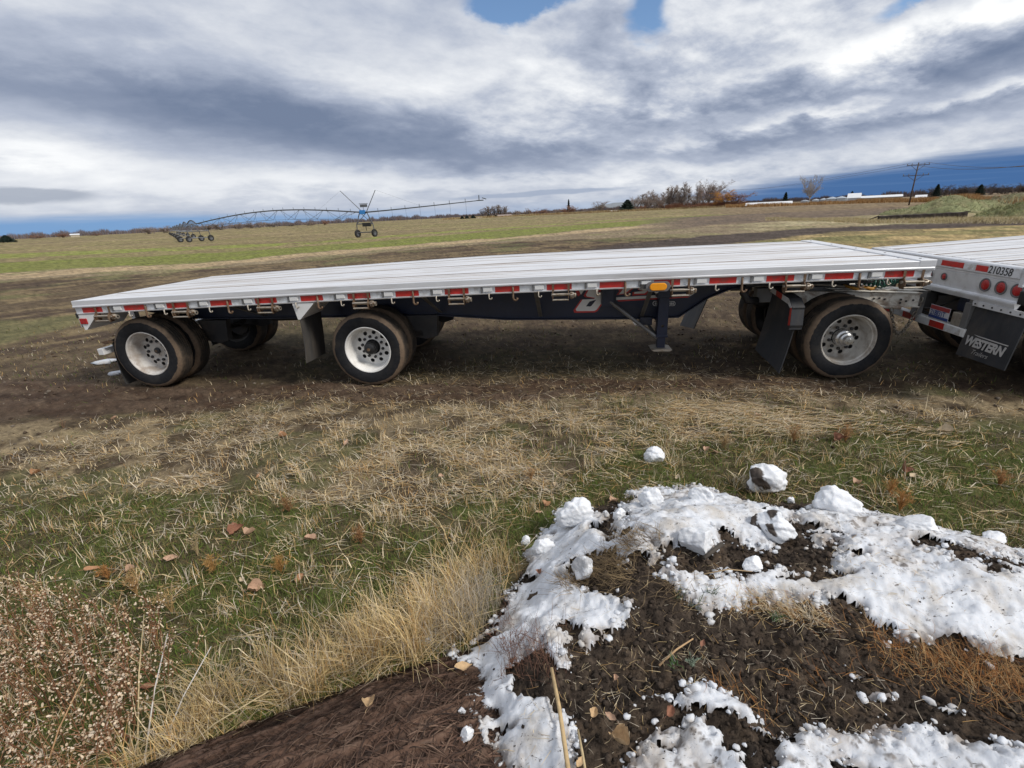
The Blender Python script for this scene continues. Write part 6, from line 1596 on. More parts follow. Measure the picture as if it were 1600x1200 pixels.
# ------------------------------------------------------------------ log with shredded bark
def log_pt(u, th):
    """u along the log, th angle from the camera side over the top"""
    c, s = np.cos(th), np.sin(th); w = LWd * (1 + .06 * np.sin(u * 2.1)); h = LH * (1 + .08 * np.sin(u * 1.7 + 1)) * (1 - .75 * sstep(LLn - .75, LLn, u))
    p = LA[None] + LD[None] * u[:, None] + LNn[None] * (LOFF - c * w)[:, None]
    return np.stack([p[:, 0], p[:, 1], h * s - .03], 1)
nu, nt_ = 260, 150; U, TH = np.meshgrid(np.linspace(0, LLn, nu), np.linspace(.05, math.pi - .02, nt_)); u = U.ravel(); th = TH.ravel()
p = log_pt(u, th); wv = th + .10 * np.sin(u * 3 + th * 2) + .07 * fbm(u * 3, th * 3, 3, 163)
g1 = fbm(u * 3.0, wv * 26, 4, 167); g2 = fbm(u * 9, wv * 70, 3, 173)
nrm = np.stack([-(np.cos(th))[:, None] * LNn[0], -(np.cos(th))[:, None] * LNn[1], np.sin(th)[:, None]], -1).reshape(-1, 3)
p = p + nrm * ((g1 - .5) * .05 + (g2 - .5) * .018)[:, None]
c = np.tile(np.array([.075, .043, .030]), (len(u), 1)); c = mixc(c, sstep(.42, .6, g1) * .8, (.115, .066, .044)); c = mixc(c, sstep(.5, .34, g1), (.032, .020, .015)); c = mixc(c, sstep(.55, .7, g2) * .5, (.16, .105, .075))
i = (np.arange(nt_ - 1)[:, None] * nu + np.arange(nu - 1)[None]).ravel(); q = np.stack([i, i + 1, i + nu + 1, i + nu], 1)
M['bark'] = colmat('shredded_bark', .85, .35, 60, .25, .6, 120, .008)
log_o = empty('fallen_log', (0, 0, 0)); tag(log_o, 'broad reddish-brown log with shredded bark lying at the bottom left of the snow heap', 'log')
arr_mesh('log_body', p, q.ravel(), np.full(len(q), 4), M['bark'], c, smooth=True, parent=log_o)
k = 9000; rg = np.random.default_rng(31); u = rg.uniform(0, LLn - .1, k); th = rg.uniform(.25, 2.95, k); L = rg.uniform(.025, .13, k); dth = rg.normal(0, .10, k)
a = log_pt(u, th); b = log_pt(u + L * .5, th + dth); e = log_pt(u + L, th + dth * 2.2); wd = rg.uniform(.0012, .004, k)
nA = np.stack([-np.cos(th) * LNn[0], -np.cos(th) * LNn[1], np.sin(th)], 1); sdv = np.cross(np.tile(np.array([LD[0], LD[1], 0]), (k, 1)), nA) * wd[:, None]
lf = rg.uniform(.002, .014, k)[:, None]; a = a + nA * .004; b = b + nA * (.006 + lf); e = e + nA * (.002 + lf * rg.uniform(0, 1.6, (k, 1)))
V = np.stack([a - sdv, a + sdv, b + sdv, b - sdv, e], 1).reshape(-1, 3); j = np.arange(k)[:, None] * 5
F = np.concatenate([j + np.array([[0, 1, 2, 3]]), j + np.array([[3, 2, 4]])], 1).ravel(); S = np.tile([4, 3], k)
cc = np.array([[.10, .058, .040], [.065, .038, .027], [.155, .10, .07], [.04, .026, .02]])[rg.integers(0, 4, k)] * rg.uniform(.7, 1.35, (k, 1))
fo = arr_mesh('bark_fibres', V, F, S, M['bark'], np.repeat(cc, 5, 0), parent=log_o); fo['kind'] = 'stuff'

def log_sd(x, y):
    d = np.stack([x - LA[0], y - LA[1]], 1); u = d @ LD; v = d @ LNn - LOFF
    return LWd * .93 - np.abs(v), u

# ------------------------------------------------------------------ grass and litter
GM = colmat('blade', .8, .12, 30, .25, translucent=.25)
def blades(name, P, L, azv, lean, W_, col, bend=.6, seed=0, stuff=True):
    """blades as two-segment ribbons: lean 0 upright, 1 lying"""
    k = len(P); rg = np.random.default_rng(seed); e1 = np.pi / 2 * (1 - lean); e2 = np.clip(e1 - bend * rg.random(k), -.25, None)
    dirh = np.stack([np.cos(azv), np.sin(azv)], 1); t2 = azv + rg.normal(0, .35, k); dir2 = np.stack([np.cos(t2), np.sin(t2)], 1)
    s = np.stack([-dirh[:, 1], dirh[:, 0], 0 * azv], 1) * (W_ * .5)[:, None]
    mid = P + np.concatenate([dirh * (np.cos(e1) * L * .5)[:, None], (np.sin(e1) * L * .5)[:, None]], 1)
    tip = mid + np.concatenate([dir2 * (np.cos(e2) * L * .5)[:, None], (np.sin(e2) * L * .5)[:, None]], 1); tip[:, 2] = np.maximum(tip[:, 2], P[:, 2] + .002)
    V = np.stack([P - s, P + s, mid + s * .8, mid - s * .8, tip], 1).reshape(-1, 3); j = np.arange(k)[:, None] * 5
    F = np.concatenate([j + np.array([[0, 1, 2, 3]]), j + np.array([[3, 2, 4]])], 1).ravel()
    o = arr_mesh(name, V, F, np.tile([4, 3], k), GM, np.repeat(col, 5, 0))
    if stuff: tag(o, kind='stuff')
    return o
def scatter(k, rmin, rmax, amax, seed):
    k = int(k * 1.2); amax = min(amax * 1.2, 67); rg = np.random.default_rng(seed); r = np.sqrt(rg.uniform(rmin ** 1.1, rmax ** 1.1, k) ** (2 / 1.1)); a = np.radians(rg.uniform(-amax, amax, k))
    return np.sin(a) * r, np.cos(a) * r, r, rg
def off_heap(x, y, pad=.0):
    d = poly_sdf(x, y, MP); l, u = log_sd(x, y)
    return (d < pad) & ~((l > .02) & (u > -.2) & (u < LLn))
def gz(x, y): return ground_h(x, y)
STRAW = np.array([[.64, .50, .29], [.55, .41, .20], [.74, .62, .42], [.38, .28, .16], [.64, .56, .43], [.46, .28, .11], [.55, .48, .38]])
GREEN = np.array([[.11, .165, .028], [.085, .125, .026], [.145, .185, .036], [.14, .145, .05], [.17, .155, .06], [.20, .14, .06]])
def pick(pal, k, rg, lo=.65, hi=1.25): return pal[rg.integers(0, len(pal), k)] * rg.uniform(lo, hi, (k, 1))
# lying straw thatch
x, y, r, rg = scatter(150000, 1.0, 6.4, 55, 41); z_ = zones(x, y); pat = fbm(x * 1.1, y * 1.1, 4, 181); pat2 = fbm(x * 3.5, y * 3.5, 3, 183)
pat3 = fbm(x * 9, y * 9, 3, 185)
pr = .13 * z_['near'] * sstep(.4, .6, pat3) + .85 * z_['straw'] * sstep(.46, .58, pat * .3 + pat2 * .4 + pat3 * .3) + .05 * z_['lane'] + .13 * (1 - z_['near'] - z_['straw'] - z_['lane']).clip(0, 1)
ok = (rg.random(len(x)) < pr) & off_heap(x, y, .02); x, y, r = x[ok], y[ok], r[ok]; k = len(x)
blades('straw_litter', np.stack([x, y, gz(x, y) + .004 + .012 * rg.random(k)], 1), rg.uniform(.06, .20, k), rg.normal(2.9, .8, k) + np.pi * rg.integers(0, 2, k), rg.uniform(.78, 1.02, k), rg.uniform(.0018, .0042, k) * (1 + .18 * np.minimum(r, 4)) * np.where(r > 5, .7, 1), pick(STRAW, k, rg, .5, 1.3), .3, 1)
# short upright dead stubble, mostly in the straw belt
x, y, r, rg = scatter(70000, 1.4, 7.0, 55, 42); z_ = zones(x, y); pat = fbm(x * .9 + 4, y * .9, 4, 187); pat2 = fbm(x * 4, y * 4, 3, 189)
pat3 = fbm(x * 11, y * 11, 3, 190)
pr = sstep(.46, .60, pat * .3 + pat2 * .35 + pat3 * .35) * (.50 * z_['straw'] + .20 * z_['near']) + .04 * (1 - z_['near'] - z_['straw']).clip(0, 1)
ok = (rg.random(len(x)) < pr) & off_heap(x, y, .0); x, y, r = x[ok], y[ok], r[ok]; k = len(x)
blades('dry_grass', np.stack([x, y, gz(x, y)], 1), rg.uniform(.03, .11, k) * (.8 + .9 * rg.random(k) ** 4), rg.uniform(0, 6.28, k), rg.uniform(.1, .9, k), rg.uniform(.002, .004, k) * (1 + .15 * r), pick(STRAW, k, rg, .6, 1.35), .9, 2)
# green grass
x, y, r, rg = scatter(190000, 1.2, 5.6, 55, 43); z_ = zones(x, y); pat = fbm(x * 1.3 + 9, y * 1.3, 4, 191); pat2 = fbm(x * 5, y * 5, 3, 193)
rightg = bump(x, y, 1.7, 3.7, 1.5, .75) + .8 * bump(x, y, 3.3, 3.3, 1.2, .9)
pr = z_['near'] * (.25 + .75 * sstep(.36, .58, pat * .6 + pat2 * .4)) + .7 * rightg * sstep(.3, .5, pat2) + .10 * z_['straw'] * sstep(.45, .6, pat)
ok = (rg.random(len(x)) < pr) & off_heap(x, y, .0); x, y, r = x[ok], y[ok], r[ok]; k = len(x)
blades('green_grass', np.stack([x, y, gz(x, y) - .003], 1), rg.uniform(.02, .075, k), rg.uniform(0, 6.28, k), rg.uniform(.05, .75, k), rg.uniform(.0018, .004, k) * (1 + .1 * r), pick(GREEN, k, rg, .5, 1.35), .9, 3)
# sparse tufts around and behind the trailer
x, y, r, rg = scatter(60000, 5.4, 16, 54, 44); z_ = zones(x, y); pat = fbm(x * .6, y * .6, 4, 197); pat2 = fbm(x * 2.4, y * 2.4, 3, 199)
ok = (rg.random(len(x)) < (.08 + .9 * sstep(.46, .64, pat * .5 + pat2 * .5)) * .55 * (1 - .8 * z_['lane'])); x, y, r = x[ok], y[ok], r[ok]; k = len(x)
PAL = np.vstack([STRAW * .75, GREEN * 1.1, [[.15, .12, .08]]])
blades('thin_grass', np.stack([x, y, gz(x, y)], 1), rg.uniform(.03, .10, k), rg.uniform(0, 6.28, k), rg.uniform(.1, .95, k), .004 + .0005 * r, pick(PAL, k, rg, .6, 1.1), .7, 4)

rg = np.random.default_rng(45); x, y, r, rg = scatter(15000, 4.3, 13, 54, 45); z_ = zones(x, y); ok = rg.random(len(x)) < (.25 + .6 * sstep(.45, .6, fbm(x * 1.5, y * 1.5, 3, 203))) * (.35 + .65 * z_['lane'] + .3 * (r > 5.5)); x, y, r = x[ok], y[ok], r[ok]; k = len(x)
r_ = (.004 + .016 * rg.random(k) ** 4) * (1 + .04 * r)
o = lumps('dry_clods', np.stack([x, y, gz(x, y) + r_ * .25], 1), r_, None, M['soil'], np.array([[.085, .058, .039], [.06, .04, .028], [.13, .095, .066], [.17, .14, .11]])[rg.integers(0, 4, k)] * rg.uniform(.7, 1.2, (k, 1)), 46); tag(o, kind='stuff')

# tall pale grass along the log and the left edge of the heap
def clumps(name, spots, seed, per, Lr, W_, pal, lean=(.02, .32), spread=.05, bend=.7):
    rg = np.random.default_rng(seed); P = []; 
    for cx, cy, sc in spots:
        n = int(per * sc); P.append(np.stack([rg.normal(cx, spread, n), rg.normal(cy, spread, n), np.full(n, sc)], 1))
    P = np.vstack(P); ok = off_heap(P[:, 0], P[:, 1], .05); P = P[ok]; k = len(P)
    return blades(name, np.stack([P[:, 0], P[:, 1], gz(P[:, 0], P[:, 1])], 1), rg.uniform(Lr[0], Lr[1], k) * (.7 + .3 * P[:, 2]), rg.uniform(0, 6.28, k), rg.uniform(lean[0], lean[1], k), rg.uniform(W_[0], W_[1], k), pick(pal, k, rg, .7, 1.25), bend, seed)
rg = np.random.default_rng(51)
sp = []
for px, py, sc in [(770, 930, 1.0), (745, 955, 1.2), (720, 965, 1.2), (695, 985, 1.3), (670, 995, 1.3), (645, 1005, 1.2), (620, 1010, 1.2), (700, 930, 1.1), (660, 940, 1.1), (740, 900, .9), (600, 1030, 1.2), (575, 1045, 1.1), (545, 1060, 1.1), (515, 1072, 1.1), (485, 1085, 1.1), (455, 1100, 1.1), (425, 1115, 1.1), (395, 1130, 1.1), (365, 1145, 1.0), (335, 1160, 1.0), (300, 1175, 1.0), (270, 1190, 1.0), (560, 990, .8), (620, 960, .8), (500, 1010, .7), (440, 1060, .8), (380, 1090, .8), (330, 1110, .8), (790, 890, .7), (690, 880, .6), (585, 960, .6)]:
    g = G(px, py); sp.append((g[0], g[1], sc))
TALL = np.array([[.62, .48, .25], [.54, .39, .18], [.70, .57, .36], [.58, .45, .22], [.50, .42, .31], [.48, .30, .12]])
sp_f = []
for a_, b_, c_ in sp:                       # break the row into uneven bunches
    for q_ in range(5): sp_f.append((a_ + rg.normal(0, .075), b_ + rg.normal(0, .06), c_ * rg.uniform(.35, 1.25)))
for q_, (a_, b_, c_) in enumerate(sp_f):
    if q_ % 12 == 0: acc = []
    acc.append((a_, b_, c_))
    if len(acc) == 12 and rg.random() < .85: clumps('tall_dry_grass', acc, 400 + q_, 40, (.06 + .10 * rg.random(), .24 + (.24 if a_ > -.75 else .14) * rg.random()), (.0020, .0042), TALL * rg.uniform(.7, 1.2), (.0, rg.uniform(.35, .95)), .022, rg.uniform(.6, 1.6))
clumps('tall_dry_grass', [(a_ - .03, b_ + .02, c_) for a_, b_, c_ in sp[1::2]], 59, 46, (.14, .36), (.002, .004), TALL * 1.1, (.45, .98), .08, .5)
sp2 = [(G(px, py)[0], G(px, py)[1], sc) for px, py, sc in [(740, 975, 1.2), (715, 985, 1.2), (765, 950, 1), (690, 1000, .9), (750, 930, .8)]]
clumps('grey_dead_grass', sp2, 62, 150, (.14, .32), (.0015, .003), np.array([[.44, .39, .31], [.38, .32, .24], [.52, .47, .39]]), (.0, .3), .06)
sp3 = [(G(px, py)[0], G(px, py)[1], sc) for px, py, sc in [(560, 1060, 1), (520, 1080, 1), (480, 1095, 1), (440, 1110, 1), (400, 1130, 1), (360, 1150, 1), (610, 1030, .9), (650, 1012, .8)]]
clumps('green_grass', sp3, 63, 260, (.05, .13), (.0018, .003), GREEN * 1.1, (.05, .6), .06)
# scattered thin tufts of pale stalks in the green
x, y, r, rg = scatter(380, 1.7, 4.9, 52, 64); z_ = zones(x, y); ok = off_heap(x, y, -.02) & ((z_['near'] + z_['straw']) > .5); sp4 = [(a, b, .4 + .6 * rg.random()) for a, b in zip(x[ok], y[ok])]
clumps('pale_stalk_tufts', sp4, 65, 30, (.05, .18), (.002, .004), STRAW * 1.15, (.0, .55), .035)
# flattened pale straw swathe at the right
x, y, r, rg = scatter(26000, 3.4, 5.4, 55, 66); w = bump(x, y, 3.9, 4.05, 1.6, .45, -.15) + .5 * bump(x, y, 1.6, 4.3, 1.0, .25); ok = rg.random(len(x)) < w * sstep(.35, .55, fbm(x * 2, y * 4, 3, 211)); x, y = x[ok], y[ok]; k = len(x)
blades('flattened_straw', np.stack([x, y, gz(x, y) + .01 + .02 * rg.random(k)], 1), rg.uniform(.12, .32, k), rg.normal(3.3, .35, k), rg.uniform(.8, 1.0, k), rg.uniform(.003, .006, k), pick(STRAW * 1.15, k, rg, .7, 1.2), .35, 7)
# dry grass roots and rusty stems on the heap
def heap_blades(name, pts, seed, per, Lr, pal, azm, azs, lean, spread, W_=(.0015, .003), bend=.5):
    rg = np.random.default_rng(seed); P = []
    for px, py, sc in pts:
        c_ = on_mound(px, py); n = int(per * sc); P.append(np.stack([rg.normal(c_[0], spread, n), rg.normal(c_[1], spread * .6, n)], 1))
    P = np.vstack(P); k = len(P); b, d = mound_base(P[:, 0], P[:, 1]); z = np.maximum(b + clods(P[:, 0], P[:, 1]), snow_z(P[:, 0], P[:, 1]) * (snow_sdf(P[:, 0], P[:, 1]) > 0))
    return blades(name, np.stack([P[:, 0], P[:, 1], z], 1), rg.uniform(Lr[0], Lr[1], k), rg.normal(azm, azs, k), rg.uniform(lean[0], lean[1], k), rg.uniform(W_[0], W_[1], k), pick(pal, k, rg, .65, 1.25), bend, seed)
RUSTY = np.array([[.36, .16, .05], [.42, .21, .075], [.28, .115, .04], [.45, .28, .12]])
heap_blades('rusty_stems', [(1150, 940, 1), (1190, 945, 1.2), (1230, 950, 1.2), (1260, 965, 1), (1290, 975, .6)], 71, 150, (.04, .12), np.vstack([RUSTY, STRAW, STRAW]), 2.7, 1.0, (.5, 1.0), .055, (.001, .0022), .9)
heap_blades('rusty_stems', [(1470, 1030, 1.2), (1510, 1040, 1.4), (1550, 1050, 1.5), (1590, 1065, 1.5), (1620, 1075, 1.5), (1400, 1015, .6), (1430, 1050, .8), (1370, 1010, .5), (1540, 1080, .8)], 72, 130, (.03, .14), np.vstack([RUSTY, [[.20, .12, .06], [.45, .33, .18]]]), 2.6, 1.5, (.3, 1.0), .07, (.001, .0024), 1.0)
heap_blades('rusty_stems', [(1150, 1080, .5), (1180, 1100, .6), (1205, 1130, .5), (1240, 1060, .4), (1275, 1050, .4), (1320, 1040, .4), (1120, 1075, .4)], 73, 26, (.04, .14), RUSTY, 2.2, 1.0, (.4, 1.0), .035, (.001, .0022), .9)
heap_blades('root_tangle', [(950, 880, 1), (985, 860, 1), (930, 895, .8), (1010, 845, .6), (970, 905, .8), (1060, 925, .5), (900, 915, .6)], 74, 170, (.05, .17), np.array([[.16, .115, .07], [.25, .18, .10], [.10, .07, .045], [.36, .26, .14]]), 3.0, .9, (.6, 1.0), .05)
heap_blades('dry_sprigs', [(850, 1030, 1), (830, 1010, 1), (800, 1020, .9), (815, 1050, .8), (790, 985, .7), (860, 1060, .6), (880, 985, .3)], 75, 60, (.05, .17), np.array([[.15, .075, .05], [.20, .11, .07], [.11, .06, .045]]), 2.0, 1.3, (.1, .9), .04, (.001, .002))
heap_blades('green_sprigs', [(1110, 935, .5), (1060, 930, .6), (1085, 945, .4), (1050, 1045, .5), (1215, 965, .8)], 76, 40, (.02, .06), np.array([[.12, .15, .10], [.16, .19, .14], [.06, .12, .03]]), 0, 3, (.2, .8), .012, (.003, .005))
heap_blades('straw_bits', [(1000, 980, 2), (1100, 1000, 2), (1200, 1040, 2), (960, 1060, 2), (1300, 1100, 2), (900, 1120, 2), (1400, 930, 1.5), (1350, 880, 1.5), (1080, 880, 1.5)], 77, 45, (.02, .09), STRAW, 2, 2, (.85, 1.0), .16, (.001, .002))

# ------------------------------------------------------------------ papery seed-headed weed at lower left
def ribbons(name, polys, W_, cols, m=GM):
    V = []; F = []; CC = []
    for pts, w, c in zip(polys, W_, cols):
        n = len(pts); k0 = len(V)
        for i, p_ in enumerate(pts):
            p_ = np.asarray(p_); f = 1 - .6 * i / (n - 1); s = np.array([w * f * .5, 0, 0]); s2 = np.array([0, w * f * .5, 0])
            V += [p_ - s, p_ + s * .5 + s2 * .87, p_ + s * .5 - s2 * .87]; CC += [c, c, c]
        for i in range(n - 1):
            for k in range(3): F.append((k0 + i * 3 + k, k0 + i * 3 + (k + 1) % 3, k0 + (i + 1) * 3 + (k + 1) % 3, k0 + (i + 1) * 3 + k))
    F = np.array(F); o = arr_mesh(name, np.array(V), F.ravel(), np.full(len(F), 4), m, np.array(CC)); return o
rnd = random.Random(5); rg = np.random.default_rng(81)
stems = []; sw = []; sc_ = []; seeds = []
cent = [G(px, py)[:2] for px, py in [(20, 1010), (70, 1000), (120, 1010), (170, 1000), (30, 1060), (80, 1050), (140, 1060), (200, 1040), (240, 1010), (10, 1110), (60, 1110), (110, 1120), (165, 1110), (215, 1090), (20, 1170), (80, 1180), (140, 1180), (190, 1160), (240, 1130), (40, 1230), (110, 1240), (170, 1230), (-40, 1080), (-40, 1160), (-60, 1010), (255, 1070), (90, 965), (30, 970)]]
for cx, cy in cent:
    for q_ in range(7):
        x0 = cx + rnd.gauss(0, .05); y0 = cy + rnd.gauss(0, .04); h = rnd.uniform(.14, .36); a = rnd.uniform(0, 6.28); ln = rnd.uniform(.02, .10)
        p0 = np.array([x0, y0, 0]); p1 = p0 + np.array([math.cos(a) * ln * .5, math.sin(a) * ln * .5, h * .55]); p2 = p0 + np.array([math.cos(a) * ln, math.sin(a) * ln, h])
        stems.append([p0, p1, p2]); sw.append(.005); sc_.append(np.array([.30, .15, .08]) * rnd.uniform(.7, 1.4))
        for b_ in range(7):
            f = rnd.uniform(.35, 1); bp = p0 + (p2 - p0) * f; a2 = rnd.uniform(0, 6.28); l2 = rnd.uniform(.03, .09)
            e_ = bp + np.array([math.cos(a2) * l2 * .8, math.sin(a2) * l2 * .8, l2 * rnd.uniform(.2, .9)]); stems.append([bp, (bp + e_) / 2 + np.array([0, 0, .006]), e_]); sw.append(.003); sc_.append(np.array([.30, .14, .075]) * rnd.uniform(.7, 1.4))
            for s_ in range(rnd.choice((2, 3, 4, 5))): seeds.append(bp + (e_ - bp) * rnd.uniform(.3, 1.05) + np.array([rnd.gauss(0, .009), rnd.gauss(0, .009), rnd.gauss(.004, .008)]))
o = ribbons('seed_weed_stems', stems, sw, sc_); tag(o, kind='stuff')
S_ = np.array(seeds); k = len(S_); r_ = rg.uniform(.0034, .0060, k); a = rg.uniform(0, 6.28, k); tl = rg.normal(0, .9, (k, 2)); n_ = 7; t = np.arange(n_) * 2 * np.pi / n_
el_ = rg.uniform(.5, .85, k)
ex = np.stack([np.cos(a), np.sin(a), tl[:, 0] * .6], 1) * r_[:, None]; ey = np.stack([-np.sin(a), np.cos(a), tl[:, 1] * .6], 1) * (r_ * el_)[:, None]
V = S_[:, None] + ex[:, None] * np.cos(t)[None, :, None] + ey[:, None] * np.sin(t)[None, :, None]
SEED = np.array([[.60, .46, .31], [.68, .55, .39], [.46, .31, .19], [.74, .62, .48]])
o = arr_mesh('papery_seeds', V.reshape(-1, 3), np.arange(k * n_), np.full(k, n_), GM, np.repeat(pick(SEED, k, rg, .75, 1.2), n_, 0)); tag(o, kind='stuff')

# ------------------------------------------------------------------ single dry weeds, stalks and twigs
def weed(px, py, h, wid, col, label, seed, name='dry_weed', dens=40, tipcol=None, cat='weed', group=None, base=None, upright=.9):
    rr_ = random.Random(seed); g = G(px, py) if base is None else base; P0 = np.array([0, 0, 0.0]); st = []; w = []; cl = []; cp = []
    for q_ in range(dens):
        a = rr_.uniform(0, 6.28); s = rr_.uniform(.05, 1); L = h * 1.25 * rr_.uniform(.6, 1.05); p1 = np.array([math.cos(a) * s * wid * .45, math.sin(a) * s * wid * .45, L * .55]); p2 = np.array([math.cos(a) * s * wid, math.sin(a) * s * wid, L * upright * (1 - .35 * s)])
        st.append([P0, p1 * .5 + np.array([0, 0, L * .05]), p1, p2]); w.append(.0035); c_ = np.array(col) * rr_.uniform(.9, 1.6); cl.append(c_)
        for b_ in range(8):
            f = rr_.uniform(.3, 1); bp = p1 + (p2 - p1) * f if f > .5 else p1 * f * 2; a2 = rr_.uniform(0, 6.28); l2 = h * rr_.uniform(.06, .2); e_ = bp + np.array([math.cos(a2) * l2, math.sin(a2) * l2, l2 * rr_.uniform(.1, .9)])
            cp.append(([bp, (bp + e_) / 2, e_], .0028, np.array(tipcol or col) * rr_.uniform(.9, 1.7)))
    o = empty(name, tuple(g), 0); a_ = ribbons('stem', st, w, cl); a_.parent = o; b_ = ribbons('sprig', [c_[0] for c_ in cp], [c_[1] for c_ in cp], [c_[2] for c_ in cp]); b_.parent = o; b_['kind'] = 'stuff'
    tag(o, label, cat, group); return o
OR_ = (.36, .18, .06); TN_ = (.42, .32, .18); GY_ = (.36, .33, .29)
WG = 'small dry weeds in the grass'
weed(335, 895, .13, .07, (.42, .25, .09), 'bushy orange weed in the green grass left of centre', 1, group=WG)
weed(452, 800, .12, .10, (.26, .14, .06), 'brown weed above the tall pale grass, mid left', 2, group=WG)
weed(310, 870, .20, .10, TN_, 'tall branching pale weed beside the bushy orange one', 3, dens=9, group=WG)
weed(565, 850, .14, .08, (.30, .16, .07), 'rusty weed behind the tall grass clump at centre left', 4, group=WG)
weed(440, 895, .12, .06, (.38, .21, .07), 'orange weed between two fallen leaves, left of the tall grass', 5, group=WG)
weed(1405, 800, .17, .08, OR_, 'upright rusty weed beyond the wide smooth snow chunk', 6, group=WG)
weed(1390, 775, .13, .07, OR_, 'short rusty weed behind the upright rusty one', 7, group=WG)
weed(1240, 690, .15, .10, (.34, .20, .09), 'rusty weed above the mud-caked snow chunk', 8, group=WG)
weed(1320, 690, .16, .12, (.36, .20, .09), 'wide rusty weed in the green grass at the right', 9, group=WG)
weed(1560, 760, .14, .09, (.33, .17, .07), 'rusty weed near the right edge of the grass', 10, group=WG)
weed(1130, 700, .14, .10, (.40, .28, .14), 'tan weed above the small clean snow chunk', 11, group=WG)
weed(830, 750, .11, .08, (.36, .22, .10), 'small tan-orange weed left of the small clean snow chunk', 12, group=WG)
weed(55, 965, .22, .12, (.48, .36, .18), 'pale yellow branching weed sticking out above the papery weeds', 13, dens=9, group=WG)
weed(215, 930, .17, .06, (.42, .27, .12), 'orange-tan weed at the upper right of the papery weeds', 14, group=WG)
weed(270, 960, .20, .08, (.46, .32, .15), 'spiky yellow weed right of the papery weeds', 15, dens=14, group=WG)
weed(170, 905, .10, .06, (.40, .20, .07), 'small orange weed above the papery weeds', 16, group=WG)
weed(60, 740, .12, .14, (.34, .27, .17), 'pale weed tuft at the left edge in the straw', 17, group=WG)
weed(1510, 640, .14, .16, (.38, .31, .20), 'pale seeded weed at the right before the dolly wheel', 18, group=WG)
weed(880, 640, .13, .08, (.30, .24, .15), 'thin pale weed on the bare ground under the trailer middle', 19, dens=10, group=WG)
weed(100, 670, .12, .09, (.24, .15, .09), 'brown twiggy weed on the dark track at the left', 20, dens=12, group=WG)
weed(800, 1002, .16, .13, (.17, .085, .055), 'red-brown twiggy weed lying over the left snow', 21, dens=14, base=on_mound(800, 1040), group='twiggy weeds on the snow')
weed(1290, 965, .07, .05, (.22, .27, .20), 'grey-green seedling sprouting from the dark heap', 22, dens=9, base=on_mound(1080, 1045), cat='plant', name='seedling')

def stick(name, pts, r, col, label, cat='stalk', group=None):
    m = mat(name + '_skin', col, .8, 0, .25, 40, .2, 90); b = MB(); o_ = np.asarray(pts[0]); b.tube([tuple(np.asarray(p) - o_) for p in pts], r, 7); o = b.build(name, m, smooth=True); o.location = tuple(o_); tag(o, label, cat, group); return o
a = on_mound(862, 1052, .03); b_ = on_mound(892, 1235, .03); stick('dry_stalk', [a + [0, 0, .03], (a * .6 + b_ * .4) + [.004, 0, .035], b_ + [0, 0, .02]], [.007, .008, .009], (.46, .33, .17), 'thick pale stalk lying up the heap at bottom centre')
a = on_mound(903, 1140, .02); b_ = on_mound(918, 1225, .03); stick('dry_stalk', [a, (a + b_) / 2 + [0, 0, .01], b_], [.004, .005, .005], (.44, .34, .19), 'shorter pale stalk right of the thick one at bottom centre')
a = on_mound(1030, 1040, .02); b_ = on_mound(1083, 998, .03); stick('twig', [a, (a + b_) / 2 + [0, .002, .012], b_], [.0045, .004, .003], (.42, .27, .14), 'single tan twig on the bare dark earth')
a = on_mound(1100, 897, .04); b_ = on_mound(1175, 893, .05); stick('twig', [a, (a + b_) / 2 + [0, .002, .02], b_], [.003, .003, .002], (.34, .24, .13), 'thin bent straw over the snow below the dark earth patch', 'twig')
a = on_mound(870, 918, .04); b_ = on_mound(1003, 862, .05); stick('twig', [on_mound(1100, 872, .05), on_mound(1128, 850, .06)], [.010, .012], (.05, .04, .03), 'dark stub of root beside the leaning snow block', 'root')
def long_stem(p0, p1, h, r, col, label):
    a = G(*p0); b_ = G(*p1); stick('weed_stem', [a, a * .5 + b_ * .5 + np.array([0, 0, h * .6]), b_ + np.array([0, 0, h])], [r, r * .8, r * .4], col, label, 'stem', 'long bare stems in the tall grass')
for i, (x0, y0, x1, y1, c_, lb) in enumerate([(225, 1195, 262, 990, (.52, .49, .45), 'white bare stem rising right of the papery weeds'), (245, 1190, 330, 1010, (.50, .47, .43), 'second white bare stem leaning right of the papery weeds'), (215, 1180, 225, 960, (.46, .36, .2), 'tall straight tan stem at the edge of the papery weeds'), (60, 1240, 130, 1060, (.40, .24, .12), 'thick orange-brown stem across the papery weeds'), (260, 1195, 420, 1080, (.44, .35, .2), 'long tan stem bent over the log end'), (500, 1075, 420, 1000, (.46, .36, .2), 'stout yellow stem arching in the tall grass')]):
    a = G(x0, y0); hh = .26; b_ = G(x1, y1, .28); stick('weed_stem', [a, (a + b_) / 2 + np.array([0, 0, .03]), b_], [.0035, .003, .0018], c_, lb, 'stem', 'long bare stems in the tall grass')

